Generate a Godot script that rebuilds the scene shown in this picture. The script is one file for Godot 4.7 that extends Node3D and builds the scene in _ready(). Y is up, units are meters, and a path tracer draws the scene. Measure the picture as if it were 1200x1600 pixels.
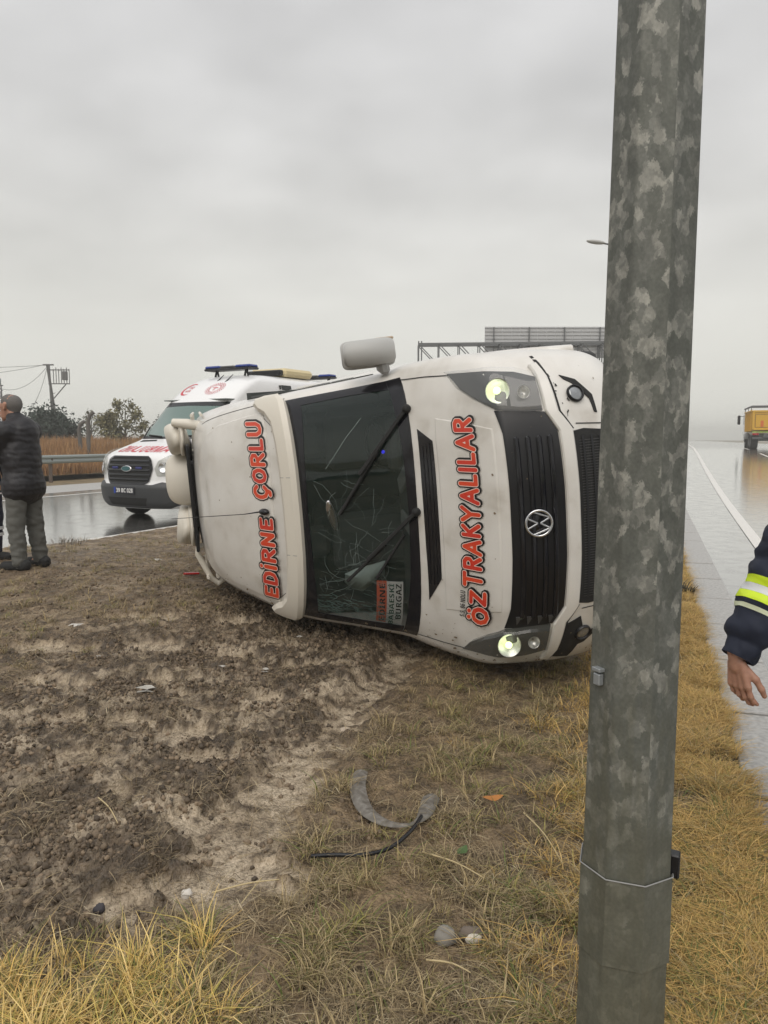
extends Node3D

# ---------------------------------------------------------------- mesh builder
class MB:
	var v := PackedVector3Array()
	var n := PackedVector3Array()
	var uv := PackedVector2Array()
	var c := PackedColorArray()
	var i := PackedInt32Array()
	var col := Color(1, 1, 1)
	var use_c := false

	func put(p: Vector3, nn: Vector3, t := Vector2.ZERO) -> int:
		v.append(p)
		n.append(nn)
		uv.append(t)
		c.append(col)
		return v.size() - 1

	func tri(a: Vector3, b: Vector3, d: Vector3) -> void:
		var nn := (b - a).cross(d - a)
		if nn.length() < 1e-12:
			return
		nn = nn.normalized()
		var k := put(a, nn)
		put(b, nn)
		put(d, nn)
		i.append_array([k, k + 1, k + 2])

	func quad(a: Vector3, b: Vector3, d: Vector3, e: Vector3, ua := Vector2.ZERO, ub := Vector2.RIGHT, ud := Vector2.ONE, ue := Vector2.DOWN) -> void:
		var nn := (d - a).cross(e - b)
		if nn.length() < 1e-12:
			return
		nn = nn.normalized()
		var k := put(a, nn, ua)
		put(b, nn, ub)
		put(d, nn, ud)
		put(e, nn, ue)
		i.append_array([k, k + 1, k + 2, k, k + 2, k + 3])

	# a box with chamfered edges
	func box(at: Vector3, size: Vector3, basis := Basis.IDENTITY, bev := 0.0) -> void:
		var h := size / 2.0
		bev = minf(bev, minf(h.x, minf(h.y, h.z)) * 0.9)
		for ax in 3:
			for s in [-1.0, 1.0]:
				var u := (ax + 1) % 3
				var w := (ax + 2) % 3
				var ps: Array[Vector3] = []
				for q in [[-1, -1], [1, -1], [1, 1], [-1, 1]]:
					var p := Vector3.ZERO
					p[ax] = s * h[ax]
					p[u] = q[0] * (h[u] - bev)
					p[w] = q[1] * (h[w] - bev)
					ps.append(at + basis * p)
				if s < 0:
					ps.reverse()
				quad(ps[0], ps[1], ps[2], ps[3])
		if bev <= 0.0:
			return
		for ax in 3:
			var u := (ax + 1) % 3
			var w := (ax + 2) % 3
			for su in [-1.0, 1.0]:
				for sw in [-1.0, 1.0]:
					var a := Vector3.ZERO
					var b := Vector3.ZERO
					a[u] = su * h[u]
					a[w] = sw * (h[w] - bev)
					b[u] = su * (h[u] - bev)
					b[w] = sw * h[w]
					var lo := Vector3.ZERO
					lo[ax] = -(h[ax] - bev)
					var p0 := at + basis * (a + lo)
					var p1 := at + basis * (b + lo)
					var p2 := at + basis * (b - lo)
					var p3 := at + basis * (a - lo)
					var out := basis * (a + b)
					if (p2 - p0).cross(p3 - p1).dot(out) < 0:
						quad(p0, p3, p2, p1)
					else:
						quad(p0, p1, p2, p3)
		for sx in [-1.0, 1.0]:
			for sy in [-1.0, 1.0]:
				for sz in [-1.0, 1.0]:
					var a := at + basis * Vector3(sx * h.x, sy * (h.y - bev), sz * (h.z - bev))
					var b := at + basis * Vector3(sx * (h.x - bev), sy * h.y, sz * (h.z - bev))
					var d := at + basis * Vector3(sx * (h.x - bev), sy * (h.y - bev), sz * h.z)
					if sx * sy * sz > 0:
						tri(a, b, d)
					else:
						tri(a, d, b)

	# a bar between two points
	func bar(a: Vector3, b: Vector3, w: float, t: float, up := Vector3.UP, bev := 0.0) -> void:
		var z := (b - a).normalized()
		if absf(z.dot(up)) > 0.98:
			up = Vector3.RIGHT
		var x := up.cross(z).normalized()
		box((a + b) / 2.0, Vector3(w, t, a.distance_to(b)), Basis(x, z.cross(x), z), bev)

	func tube(pts: Array, radii, sides := 8, caps := true, closed := false) -> void:
		var m := pts.size()
		var base := v.size()
		var up := Vector3.UP
		var prev := Vector3.ZERO
		for k in m:
			var a: Vector3 = pts[k - 1] if k > 0 else (pts[m - 1] if closed else pts[0])
			var b: Vector3 = pts[k + 1] if k < m - 1 else (pts[0] if closed else pts[m - 1])
			var t := (b - a).normalized()
			if k == 0:
				if absf(t.y) > 0.9:
					up = Vector3.RIGHT
				prev = up.cross(t).normalized()
			else:
				prev = (prev - t * prev.dot(t)).normalized()
			var bi := t.cross(prev)
			var r: float = radii[k] if radii is Array else radii
			for s in sides + 1:
				var ang := TAU * s / sides
				var nn := prev * cos(ang) + bi * sin(ang)
				put(pts[k] + nn * r, nn, Vector2(float(s) / sides, float(k) / maxf(m - 1, 1)))
		var segs := m if closed else m - 1
		for k in segs:
			var k2 := (k + 1) % m
			for s in sides:
				var a := base + k * (sides + 1) + s
				var b := base + k2 * (sides + 1) + s
				i.append_array([a, b, b + 1, a, b + 1, a + 1])
		if caps and not closed:
			for e in [0, m - 1]:
				var t: Vector3 = (pts[0] - pts[1]).normalized() if e == 0 else (pts[m - 1] - pts[m - 2]).normalized()
				var k0 := put(pts[e], t)
				var first := v.size()
				for s in sides + 1:
					put(v[base + e * (sides + 1) + s], t)
				for s in sides:
					i.append_array([k0, first + s, first + s + 1])

	# profile [radius, height] spun round the y axis of a basis
	func lathe(at: Vector3, basis: Basis, prof: Array, sides := 20) -> void:
		var base := v.size()
		var m := prof.size()
		for k in m:
			var a: Vector2 = prof[maxi(k - 1, 0)]
			var b: Vector2 = prof[mini(k + 1, m - 1)]
			var tg := (b - a).normalized()
			var rn := Vector2(tg.y, -tg.x)
			for s in sides + 1:
				var ang := TAU * s / sides
				var dir := Vector3(cos(ang), 0, sin(ang))
				put(at + basis * (dir * prof[k].x + Vector3(0, prof[k].y, 0)), basis * (dir * rn.x + Vector3(0, rn.y, 0)).normalized(), Vector2(float(s) / sides, float(k) / (m - 1)))
		for k in m - 1:
			for s in sides:
				var a := base + k * (sides + 1) + s
				i.append_array([a, a + sides + 1, a + sides + 2, a, a + sides + 2, a + 1])

	# a lumpy ball
	func ball(at: Vector3, r: Vector3, basis := Basis.IDENTITY, nu := 10, nv := 6, noise: FastNoiseLite = null, amp := 0.0) -> void:
		var base := v.size()
		for a in nv + 1:
			var th := PI * a / nv
			for b in nu + 1:
				var ph := TAU * (b % nu) / nu
				var d := Vector3(sin(th) * cos(ph), cos(th), sin(th) * sin(ph))
				var k := 1.0
				if noise:
					k += amp * noise.get_noise_3dv(d * 1.0 + at * 7.0)
				put(at + basis * (d * r * k), (basis * (d / r)).normalized(), Vector2(float(b) / nu, float(a) / nv))
		for a in nv:
			for b in nu:
				var q := base + a * (nu + 1) + b
				i.append_array([q, q + nu + 1, q + nu + 2, q, q + nu + 2, q + 1])

	# a box with evenly rounded faces
	func puffy(at: Vector3, r: Vector3, basis := Basis.IDENTITY, e := 0.35, nu := 28, nv := 16) -> void:
		var base := v.size()
		for a in nv + 1:
			var th := PI * a / nv - PI / 2
			for b in nu + 1:
				var ph := TAU * (b % nu) / nu
				var ct := signf(cos(th)) * pow(absf(cos(th)), e)
				var d := Vector3(ct * signf(cos(ph)) * pow(absf(cos(ph)), e), signf(sin(th)) * pow(absf(sin(th)), e), ct * signf(sin(ph)) * pow(absf(sin(ph)), e))
				if a == 0 or a == nv:
					d = Vector3(0, -1.0 if a == 0 else 1.0, 0)
				put(at + basis * (d * r), (basis * (d / r)).normalized())
		for a in nv:
			for b in nu:
				var q := base + a * (nu + 1) + b
				i.append_array([q, q + nu + 1, q + nu + 2, q, q + nu + 2, q + 1])

	func smooth() -> void:  # area-weighted normals; vertices that share a place share a normal
		var ids := {}
		var sum := PackedVector3Array()
		var of := PackedInt32Array()
		of.resize(v.size())
		for k in v.size():
			var key := Vector3i((v[k] * 20000.0).round())
			if not ids.has(key):
				ids[key] = sum.size()
				sum.append(Vector3.ZERO)
			of[k] = ids[key]
		for t in range(0, i.size(), 3):
			var nn := (v[i[t + 1]] - v[i[t]]).cross(v[i[t + 2]] - v[i[t]])
			for e in 3:
				sum[of[i[t + e]]] += nn
		for k in v.size():
			n[k] = sum[of[k]].normalized()

	func mesh(mat: Material) -> ArrayMesh:
		var m := ArrayMesh.new()
		add_to(m, mat)
		return m

	func add_to(m: ArrayMesh, mat: Material) -> void:
		if i.is_empty():
			return
		# Godot's front faces run clockwise: turn each triangle so that it agrees with its normals
		for t in range(0, i.size(), 3):
			var a := i[t]
			var b := i[t + 1]
			var d := i[t + 2]
			var g := (v[d] - v[a]).cross(v[b] - v[a])
			if g.dot(n[a] + n[b] + n[d]) < 0.0:
				i[t + 1] = d
				i[t + 2] = b
		var arr := []
		arr.resize(Mesh.ARRAY_MAX)
		arr[Mesh.ARRAY_VERTEX] = v
		arr[Mesh.ARRAY_NORMAL] = n
		arr[Mesh.ARRAY_TEX_UV] = uv
		if use_c:
			arr[Mesh.ARRAY_COLOR] = c
		arr[Mesh.ARRAY_INDEX] = i
		m.add_surface_from_arrays(Mesh.PRIMITIVE_TRIANGLES, arr)
		m.surface_set_material(m.get_surface_count() - 1, mat)

# ---------------------------------------------------------------- a vehicle's skin, given by its stations
# station: height, how far back the middle of the front is, half width, depth of the rounded corner
class CarShape:
	var t: Array
	var m: Array = []
	var back := 6.4
	var e := 2.6

	func _init(table: Array, length: float, expo := 2.6) -> void:
		t = table
		back = length
		e = expo
		var cnt := t.size()
		for k in [1, 2, 3]:
			var d := []
			for q in cnt - 1:
				d.append((t[q + 1][k] - t[q][k]) / (t[q + 1][0] - t[q][0]))
			var s := []
			for q in cnt:
				if q == 0:
					s.append(d[0])
				elif q == cnt - 1:
					s.append(d[q - 1])
				elif d[q - 1] * d[q] <= 0.0:
					s.append(0.0)
				else:
					s.append(2.0 * d[q - 1] * d[q] / (d[q - 1] + d[q]))
			m.append(s)

	func st(h: float) -> Vector3:
		h = clampf(h, t[0][0], t[t.size() - 1][0])
		var q := 0
		while q < t.size() - 2 and h > t[q + 1][0]:
			q += 1
		var L: float = t[q + 1][0] - t[q][0]
		var x: float = (h - t[q][0]) / L
		var x2 := x * x
		var x3 := x2 * x
		var o := Vector3.ZERO
		for k in 3:
			o[k] = (2 * x3 - 3 * x2 + 1) * t[q][k + 1] + (x3 - 2 * x2 + x) * L * m[k][q] + (3 * x2 - 2 * x3) * t[q + 1][k + 1] + (x3 - x2) * L * m[k][q + 1]
		return o

	func pos(l: float, h: float) -> Vector3:
		var s := st(h)
		var u := minf(absf(l) / s.y, 1.0)
		return Vector3(clampf(l, -s.y, s.y), h, -(s.x + s.z * (1.0 - pow(1.0 - pow(u, e), 1.0 / e))))

	func nrm(l: float, h: float) -> Vector3:
		var d := 0.006
		var a := pos(l + d, h) - pos(l - d, h)
		var b := pos(l, h + d) - pos(l, h - d)
		return a.cross(b).normalized()

	func at(l: float, h: float, off: float) -> Vector3:
		return pos(l, h) + nrm(l, h) * off

# ---------------------------------------------------------------- helpers
var rng := RandomNumberGenerator.new()
var mats := {}
var used_names := {}
var noise_a := FastNoiseLite.new()
var noise_b := FastNoiseLite.new()
var noise_c := FastNoiseLite.new()
var noise_r := FastNoiseLite.new()

func P(x: float, y: float, d: float) -> Vector3:
	return Vector3(x, y, -d)

func lin(r: float, g: float, b: float) -> Color:
	return Color(r, g, b).linear_to_srgb()

func mat(key: String, col: Color, rough := 0.6, metal := 0.0) -> StandardMaterial3D:
	if mats.has(key):
		return mats[key]
	var m := StandardMaterial3D.new()
	m.resource_name = key
	m.albedo_color = col
	m.roughness = rough
	m.metallic = metal
	mats[key] = m
	return m

func numbered(called: String) -> String:
	var k: int = used_names.get(called, 0)
	used_names[called] = k + 1
	return called if k == 0 else "%s_%03d" % [called, k]

func tag(o: Node, label: String, category: String, group := "", kind := "") -> Node:
	if label:
		o.set_meta("label", label)
	if category:
		o.set_meta("category", category)
	if group:
		o.set_meta("group", group)
	if kind:
		o.set_meta("kind", kind)
	return o

func thing(called: String, label: String, category: String, group := "") -> Node3D:
	var o := Node3D.new()
	o.name = numbered(called)
	add_child(o)
	tag(o, label, category, group)
	return o

func part_name(called: String, parent: Node) -> String:
	var nm := called
	var k := 0
	while parent.has_node(nm):
		k += 1
		nm = "%s_%03d" % [called, k]
	return nm

func obj(called: String, mesh: Mesh, parent: Node = null) -> MeshInstance3D:
	var o := MeshInstance3D.new()
	o.mesh = mesh
	if parent == null:
		o.name = numbered(called)
		add_child(o)
	else:
		o.name = part_name(called, parent)
		parent.add_child(o, true)
	return o

func noise(seed_: int, freq: float, oct := 4, type := FastNoiseLite.TYPE_SIMPLEX_SMOOTH) -> FastNoiseLite:
	var f := FastNoiseLite.new()
	f.seed = seed_
	f.frequency = freq
	f.noise_type = type
	f.fractal_type = FastNoiseLite.FRACTAL_FBM if oct > 1 else FastNoiseLite.FRACTAL_NONE
	f.fractal_octaves = oct
	return f

func noise_tex(f: FastNoiseLite, size: int, stops: Array = [], normal := 0.0) -> NoiseTexture2D:
	var t := NoiseTexture2D.new()
	t.width = size
	t.height = size
	t.seamless = true
	t.noise = f
	if stops:
		var g := Gradient.new()
		var offs := PackedFloat32Array()
		var cols := PackedColorArray()
		for s in stops:
			offs.append(s[0])
			cols.append(s[1])
		g.offsets = offs
		g.colors = cols
		t.color_ramp = g
	if normal > 0.0:
		t.as_normal_map = true
		t.bump_strength = normal
	return t

func triplanar(m: StandardMaterial3D, scale: float, world := false) -> void:
	m.uv1_triplanar = true
	m.uv1_world_triplanar = world
	m.uv1_scale = Vector3.ONE * scale

# a panel that follows a vehicle's skin: outline in (sideways, height), so far off the skin, so thick, with a rounded edge
func patch(mb: MB, s: CarShape, poly: PackedVector2Array, off: float, thick := 0.0, bev := 0.0, cell := 0.05) -> void:
	if Geometry2D.is_polygon_clockwise(poly):
		poly.reverse()
	var fine := PackedVector2Array()
	for k in poly.size():
		var a := poly[k]
		var b := poly[(k + 1) % poly.size()]
		var m := maxi(1, int(ceil(a.distance_to(b) / cell)))
		for q in m:
			fine.append(a.lerp(b, float(q) / m))
	var inner := fine
	if bev > 0.0:
		inner = PackedVector2Array()
		var cnt := fine.size()
		for k in cnt:
			var d1 := (fine[k] - fine[(k + cnt - 1) % cnt]).normalized()
			var d2 := (fine[(k + 1) % cnt] - fine[k]).normalized()
			var nn := (Vector2(-d1.y, d1.x) + Vector2(-d2.y, d2.x))
			nn = nn.normalized() / maxf(0.4, nn.length() / 2.0)
			inner.append(fine[k] + nn * bev)
	var lo := inner[0]
	var hi := inner[0]
	for p in inner:
		lo = lo.min(p)
		hi = hi.max(p)
	var nx := maxi(1, int(ceil((hi.x - lo.x) / cell)))
	var ny := maxi(1, int(ceil((hi.y - lo.y) / cell)))
	var step := Vector2((hi.x - lo.x) / nx, (hi.y - lo.y) / ny)
	for a in nx:
		for b in ny:
			var q := lo + Vector2(a, b) * step
			var rect := PackedVector2Array([q, q + Vector2(step.x, 0), q + step, q + Vector2(0, step.y)])
			for piece in Geometry2D.intersect_polygons(inner, rect):
				if piece.size() < 3:
					continue
				var ix := Geometry2D.triangulate_polygon(piece)
				var base := mb.v.size()
				for p in piece:
					var nn := s.nrm(p.x, p.y)
					mb.put(s.pos(p.x, p.y) + nn * off, nn, Vector2((p.x - lo.x) / (hi.x - lo.x), 1.0 - (p.y - lo.y) / (hi.y - lo.y)))
				for k in ix:
					mb.i.append(base + k)
	if thick > 0.0:
		var cnt := fine.size()
		for k in cnt:
			var k2 := (k + 1) % cnt
			var low := off - thick
			var mid := off - bev
			var p0 := s.at(inner[k].x, inner[k].y, off)
			var p1 := s.at(inner[k2].x, inner[k2].y, off)
			var q0 := s.at(fine[k].x, fine[k].y, mid)
			var q1 := s.at(fine[k2].x, fine[k2].y, mid)
			if bev > 0.0:
				mb.quad(p0, q0, q1, p1)
			if mid > low + 1e-5:
				mb.quad(q0, s.at(fine[k].x, fine[k].y, low), s.at(fine[k2].x, fine[k2].y, low), q1)

func pv(list: Array) -> PackedVector2Array:
	var o := PackedVector2Array()
	for q in list:
		o.append(Vector2(q[0], q[1]))
	return o

func flip(poly: PackedVector2Array) -> PackedVector2Array:
	var o := PackedVector2Array()
	for q in poly:
		o.append(Vector2(-q.x, q.y))
	return o

# flat lettering laid on a skin between two sideways places and two heights
func text_mesh(words: String, bold := true) -> Array:
	var f := SystemFont.new()
	f.font_names = PackedStringArray(["Droid Sans"])
	f.font_weight = 700 if bold else 400
	var t := TextMesh.new()
	t.text = words
	t.font = f
	t.font_size = 64
	t.depth = 0.0
	t.curve_step = 1.0
	return t.get_mesh_arrays() if t.get_surface_count() > 0 else []

func text_on(words: String, s: CarShape, l0: float, l1: float, h0: float, h1: float, off: float, material: Material, bold := true) -> ArrayMesh:
	var arr := text_mesh(words, bold)
	var mb := MB.new()
	var vs: PackedVector3Array = arr[Mesh.ARRAY_VERTEX]
	var lo := vs[0]
	var hi := vs[0]
	for p in vs:
		lo = lo.min(p)
		hi = hi.max(p)
	for p in vs:
		var l := lerpf(l0, l1, (p.x - lo.x) / (hi.x - lo.x))
		var h := lerpf(h0, h1, (p.y - lo.y) / (hi.y - lo.y))
		var nn := s.nrm(l, h)
		mb.put(s.pos(l, h) + nn * off, nn)
	mb.i = arr[Mesh.ARRAY_INDEX]
	return mb.mesh(material)

# flat lettering on a plane: corner, the way it reads, the way up, width and height
func text_plane(words: String, o: Vector3, right: Vector3, up: Vector3, w: float, h: float, material: Material, bold := true) -> ArrayMesh:
	var arr := text_mesh(words, bold)
	var mb := MB.new()
	var vs: PackedVector3Array = arr[Mesh.ARRAY_VERTEX]
	var lo := vs[0]
	var hi := vs[0]
	for p in vs:
		lo = lo.min(p)
		hi = hi.max(p)
	var nn := right.cross(up).normalized()
	for p in vs:
		mb.put(o + right * (w * (p.x - lo.x) / (hi.x - lo.x)) + up * (h * (p.y - lo.y) / (hi.y - lo.y)), nn)
	mb.i = arr[Mesh.ARRAY_INDEX]
	return mb.mesh(material)

# ---------------------------------------------------------------- outlined display lettering (flat print), drawn from strokes
const GLYPH := {
	"T": [0.72, [[0, 1, 0.72, 1], [0.36, 1, 0.36, 0]]],
	"R": [0.66, [[0.06, 0, 0.06, 1], [0.06, 1, 0.42, 1, 0.6, 0.88, 0.6, 0.66, 0.42, 0.52, 0.06, 0.5], [0.3, 0.5, 0.66, 0]]],
	"A": [0.76, [[0, 0, 0.38, 1, 0.76, 0], [0.16, 0.34, 0.6, 0.34]]],
	"K": [0.66, [[0.06, 0, 0.06, 1], [0.6, 1, 0.1, 0.46], [0.24, 0.56, 0.66, 0]]],
	"Y": [0.72, [[0, 1, 0.36, 0.48, 0.72, 1], [0.36, 0.48, 0.36, 0]]],
	"L": [0.54, [[0.06, 1, 0.06, 0.02, 0.54, 0.02]]],
	"I": [0.12, [[0.06, 0, 0.06, 1]]],
	"İ": [0.12, [[0.06, 0, 0.06, 0.86], [0.06, 1.2, 0.06, 1.21]]],
	"O": [0.76, [[0.38, 1, 0.14, 0.9, 0.02, 0.62, 0.02, 0.38, 0.14, 0.1, 0.38, 0, 0.62, 0.1, 0.74, 0.38, 0.74, 0.62, 0.62, 0.9, 0.38, 1]]],
	"Ö": [0.76, [[0.38, 0.92, 0.14, 0.82, 0.02, 0.58, 0.02, 0.36, 0.14, 0.1, 0.38, 0, 0.62, 0.1, 0.74, 0.36, 0.74, 0.58, 0.62, 0.82, 0.38, 0.92], [0.2, 1.2, 0.2, 1.21], [0.56, 1.2, 0.56, 1.21]]],
	"Z": [0.64, [[0.02, 1, 0.62, 1, 0.02, 0, 0.64, 0]]],
	"Ç": [0.68, [[0.66, 0.8, 0.5, 0.97, 0.3, 0.99, 0.1, 0.84, 0.02, 0.6, 0.02, 0.38, 0.12, 0.12, 0.32, 0, 0.52, 0.03, 0.66, 0.2], [0.34, 0, 0.42, -0.14, 0.34, -0.26, 0.2, -0.26]]],
	"U": [0.7, [[0.04, 1, 0.04, 0.3, 0.16, 0.06, 0.35, 0, 0.54, 0.06, 0.66, 0.3, 0.66, 1]]],
	"E": [0.56, [[0.56, 1, 0.06, 1, 0.06, 0, 0.56, 0], [0.06, 0.5, 0.46, 0.5]]],
	"D": [0.68, [[0.06, 0, 0.06, 1, 0.34, 1, 0.58, 0.84, 0.66, 0.5, 0.58, 0.16, 0.34, 0, 0.06, 0]]],
	"N": [0.7, [[0.06, 0, 0.06, 1, 0.64, 0, 0.64, 1]]],
	" ": [0.3, []],
}

# letters: [glyph, scale, baseline shift]; returns a picture with clear surroundings
func stroke_picture(letters: Array, px_h: int, aspect: float) -> ImageTexture:
	var segs := []
	var x := 0.0
	for l in letters:
		var g: Array = GLYPH[l[0]]
		for line in g[1]:
			for k in range(0, line.size() - 2, 2):
				segs.append([Vector2(x + line[k] * l[1], line[k + 1] * l[1] + l[2]), Vector2(x + line[k + 2] * l[1], line[k + 3] * l[1] + l[2])])
		x += (g[0] + 0.31) * l[1]
	var w := x - 0.31
	var pad := 0.3
	var y0 := 1e9
	var y1 := -1e9
	for s in segs:
		y0 = minf(y0, minf(s[0].y, s[1].y))
		y1 = maxf(y1, maxf(s[0].y, s[1].y))
	var px_w := int(px_h * aspect)
	var im := Image.create(px_w, px_h, false, Image.FORMAT_RGBA8)
	var scale := Vector2((w + 2 * pad) / px_w, (y1 - y0 + 2 * pad) / px_h)
	var red := PackedFloat32Array()
	red.resize(px_w * px_h)
	red.fill(9.0)
	var shade := PackedFloat32Array()
	shade.resize(px_w * px_h)
	shade.fill(9.0)
	var drop := Vector2(0.07, -0.07)
	for s in segs:
		for pass_ in 2:
			var a: Vector2 = s[0] + (drop if pass_ == 1 else Vector2.ZERO)
			var b: Vector2 = s[1] + (drop if pass_ == 1 else Vector2.ZERO)
			var lo := a.min(b) - Vector2(0.32, 0.32)
			var hi := a.max(b) + Vector2(0.32, 0.32)
			var ab := b - a
			var l2 := maxf(ab.length_squared(), 1e-6)
			for py in range(maxi(0, int((y1 + pad - hi.y) / scale.y)), mini(px_h, int((y1 + pad - lo.y) / scale.y) + 1)):
				for px in range(maxi(0, int((lo.x + pad) / scale.x)), mini(px_w, int((hi.x + pad) / scale.x) + 1)):
					var p := Vector2((px + 0.5) * scale.x - pad, y1 + pad - (py + 0.5) * scale.y)
					var d := p.distance_to(a + ab * clampf((p - a).dot(ab) / l2, 0.0, 1.0))
					var at := py * px_w + px
					if pass_ == 0:
						red[at] = minf(red[at], d)
					else:
						shade[at] = minf(shade[at], d)
	for py in px_h:
		for px in px_w:
			var d := red[py * px_w + px]
			var black := minf(d, shade[py * px_w + px] + 0.02)
			var c := Color(0.02, 0.02, 0.03, 1.0)
			c.a = 1.0 - smoothstep(0.225, 0.25, black)
			var tone := 0.5 + 0.5 * sin(px * 0.05)
			c = c.lerp(Color(0.93, 0.84, 0.8, 1.0), 1.0 - smoothstep(0.155, 0.18, d))
			c = c.lerp(Color(0.80 + 0.05 * tone, 0.22 + 0.07 * tone, 0.16, 1.0), 1.0 - smoothstep(0.11, 0.135, d))
			im.set_pixel(px, py, c)
	return ImageTexture.create_from_image(im)

func lettering(called: String, words: Array, s: CarShape, l0: float, l1: float, h0: float, h1: float, aspect: float, parent: Node, off := 0.010) -> void:
	var m := StandardMaterial3D.new()
	m.resource_name = "vinyl_" + called
	m.albedo_texture = stroke_picture(words, 128, aspect)
	m.transparency = BaseMaterial3D.TRANSPARENCY_ALPHA
	m.roughness = 0.4
	var mb := MB.new()
	patch(mb, s, pv([[l0, h0], [l1, h0], [l1, h1], [l0, h1]]), off, 0.0, 0.0, 0.03)
	obj("lettering", mb.mesh(m), parent)

func rounded(at: Vector2, rx: float, ry: float, cnt := 24) -> PackedVector2Array:
	var o := PackedVector2Array()
	for k in cnt:
		var a := TAU * k / cnt
		o.append(at + Vector2(cos(a) * rx, sin(a) * ry))
	return o

# ---------------------------------------------------------------- the place
func _ready() -> void:
	rng.seed = 7
	noise_a = noise(11, 1.0, 4)
	noise_b = noise(12, 1.0, 3)
	noise_c = noise(13, 1.0, 2)
	noise_r = noise(14, 1.0, 4)
	noise_r.fractal_type = FastNoiseLite.FRACTAL_RIDGED
	# camera
	var cam := Camera3D.new()
	cam.name = "camera"
	cam.fov = 67.29
	cam.near = 0.05
	cam.far = 3000.0
	add_child(cam)
	cam.position = Vector3(0, 1.5, 0)
	cam.rotation_degrees = Vector3(-5.46, 0, 0)
	cam.current = true
	# overcast sky
	var world := WorldEnvironment.new()
	world.name = "world"
	var env := Environment.new()
	env.background_mode = Environment.BG_SKY
	var sky := Sky.new()
	var sm := PanoramaSkyMaterial.new()
	sm.panorama = sky_picture()
	sm.energy_multiplier = 1.0
	sky.sky_material = sm
	env.sky = sky
	env.tonemap_mode = Environment.TONE_MAPPER_LINEAR
	env.tonemap_exposure = 1.22
	env.fog_enabled = true
	env.fog_density = 0.002
	env.fog_light_color = Color(0.93, 0.93, 0.91)
	env.sdfgi_enabled = true
	env.ssao_enabled = true
	env.ssil_enabled = true
	world.environment = env
	add_child(world)
	# daylight through the cloud, from behind the camera
	var sun := DirectionalLight3D.new()
	sun.name = "sun"
	sun.light_energy = 0.38
	sun.light_color = Color(1.0, 0.97, 0.93)
	sun.light_angular_distance = 50.0
	sun.shadow_enabled = true
	add_child(sun)
	sun.look_at_from_position(Vector3.ZERO, Vector3(0.25, -1.0, -0.95))
	make_materials()
	make_ground()
	make_roads()
	make_distance()
	make_gantry()
	make_lamp_post()
	make_pole()
	make_van()
	make_ambulance()
	make_truck()
	make_people()
	make_debris()
	make_grass()

func sky_picture() -> ImageTexture:
	var w := 1024
	var h := 512
	var im := Image.create(w, h, false, Image.FORMAT_RGBF)
	var n1 := noise(3, 0.9, 5)
	var n2 := noise(5, 2.2, 4)
	for y in h:
		var el := PI / 2.0 - PI * (y + 0.5) / h
		for x in w:
			var az := TAU * (x + 0.5) / w
			var d := Vector3(cos(el) * cos(az), sin(el), cos(el) * sin(az))
			var k := 0.0
			if el > 0.0:
				var p := d / (d.y + 0.22)
				k = n1.get_noise_3d(p.x, 0.0, p.z) * 0.75 + n2.get_noise_3d(p.x * 1.3, 3.0, p.z) * 0.32
			var up := clampf(el / (PI / 2), 0.0, 1.0)
			var v := 0.585 * (1.0 + 0.38 * k * smoothstep(0.0, 0.25, up))
			v *= 1.0 + 0.09 * exp(-pow((el - 0.05) / 0.16, 2.0)) + 0.8 * smoothstep(0.3, 1.0, up)
			var warm := exp(-pow(maxf(el, 0.0) / 0.3, 2.0))
			im.set_pixel(x, y, Color(v * lerpf(0.995, 1.0, warm), v * lerpf(0.995, 0.99, warm), v * lerpf(1.005, 0.915, warm)))
	return ImageTexture.create_from_image(im)

var M := {}

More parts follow.
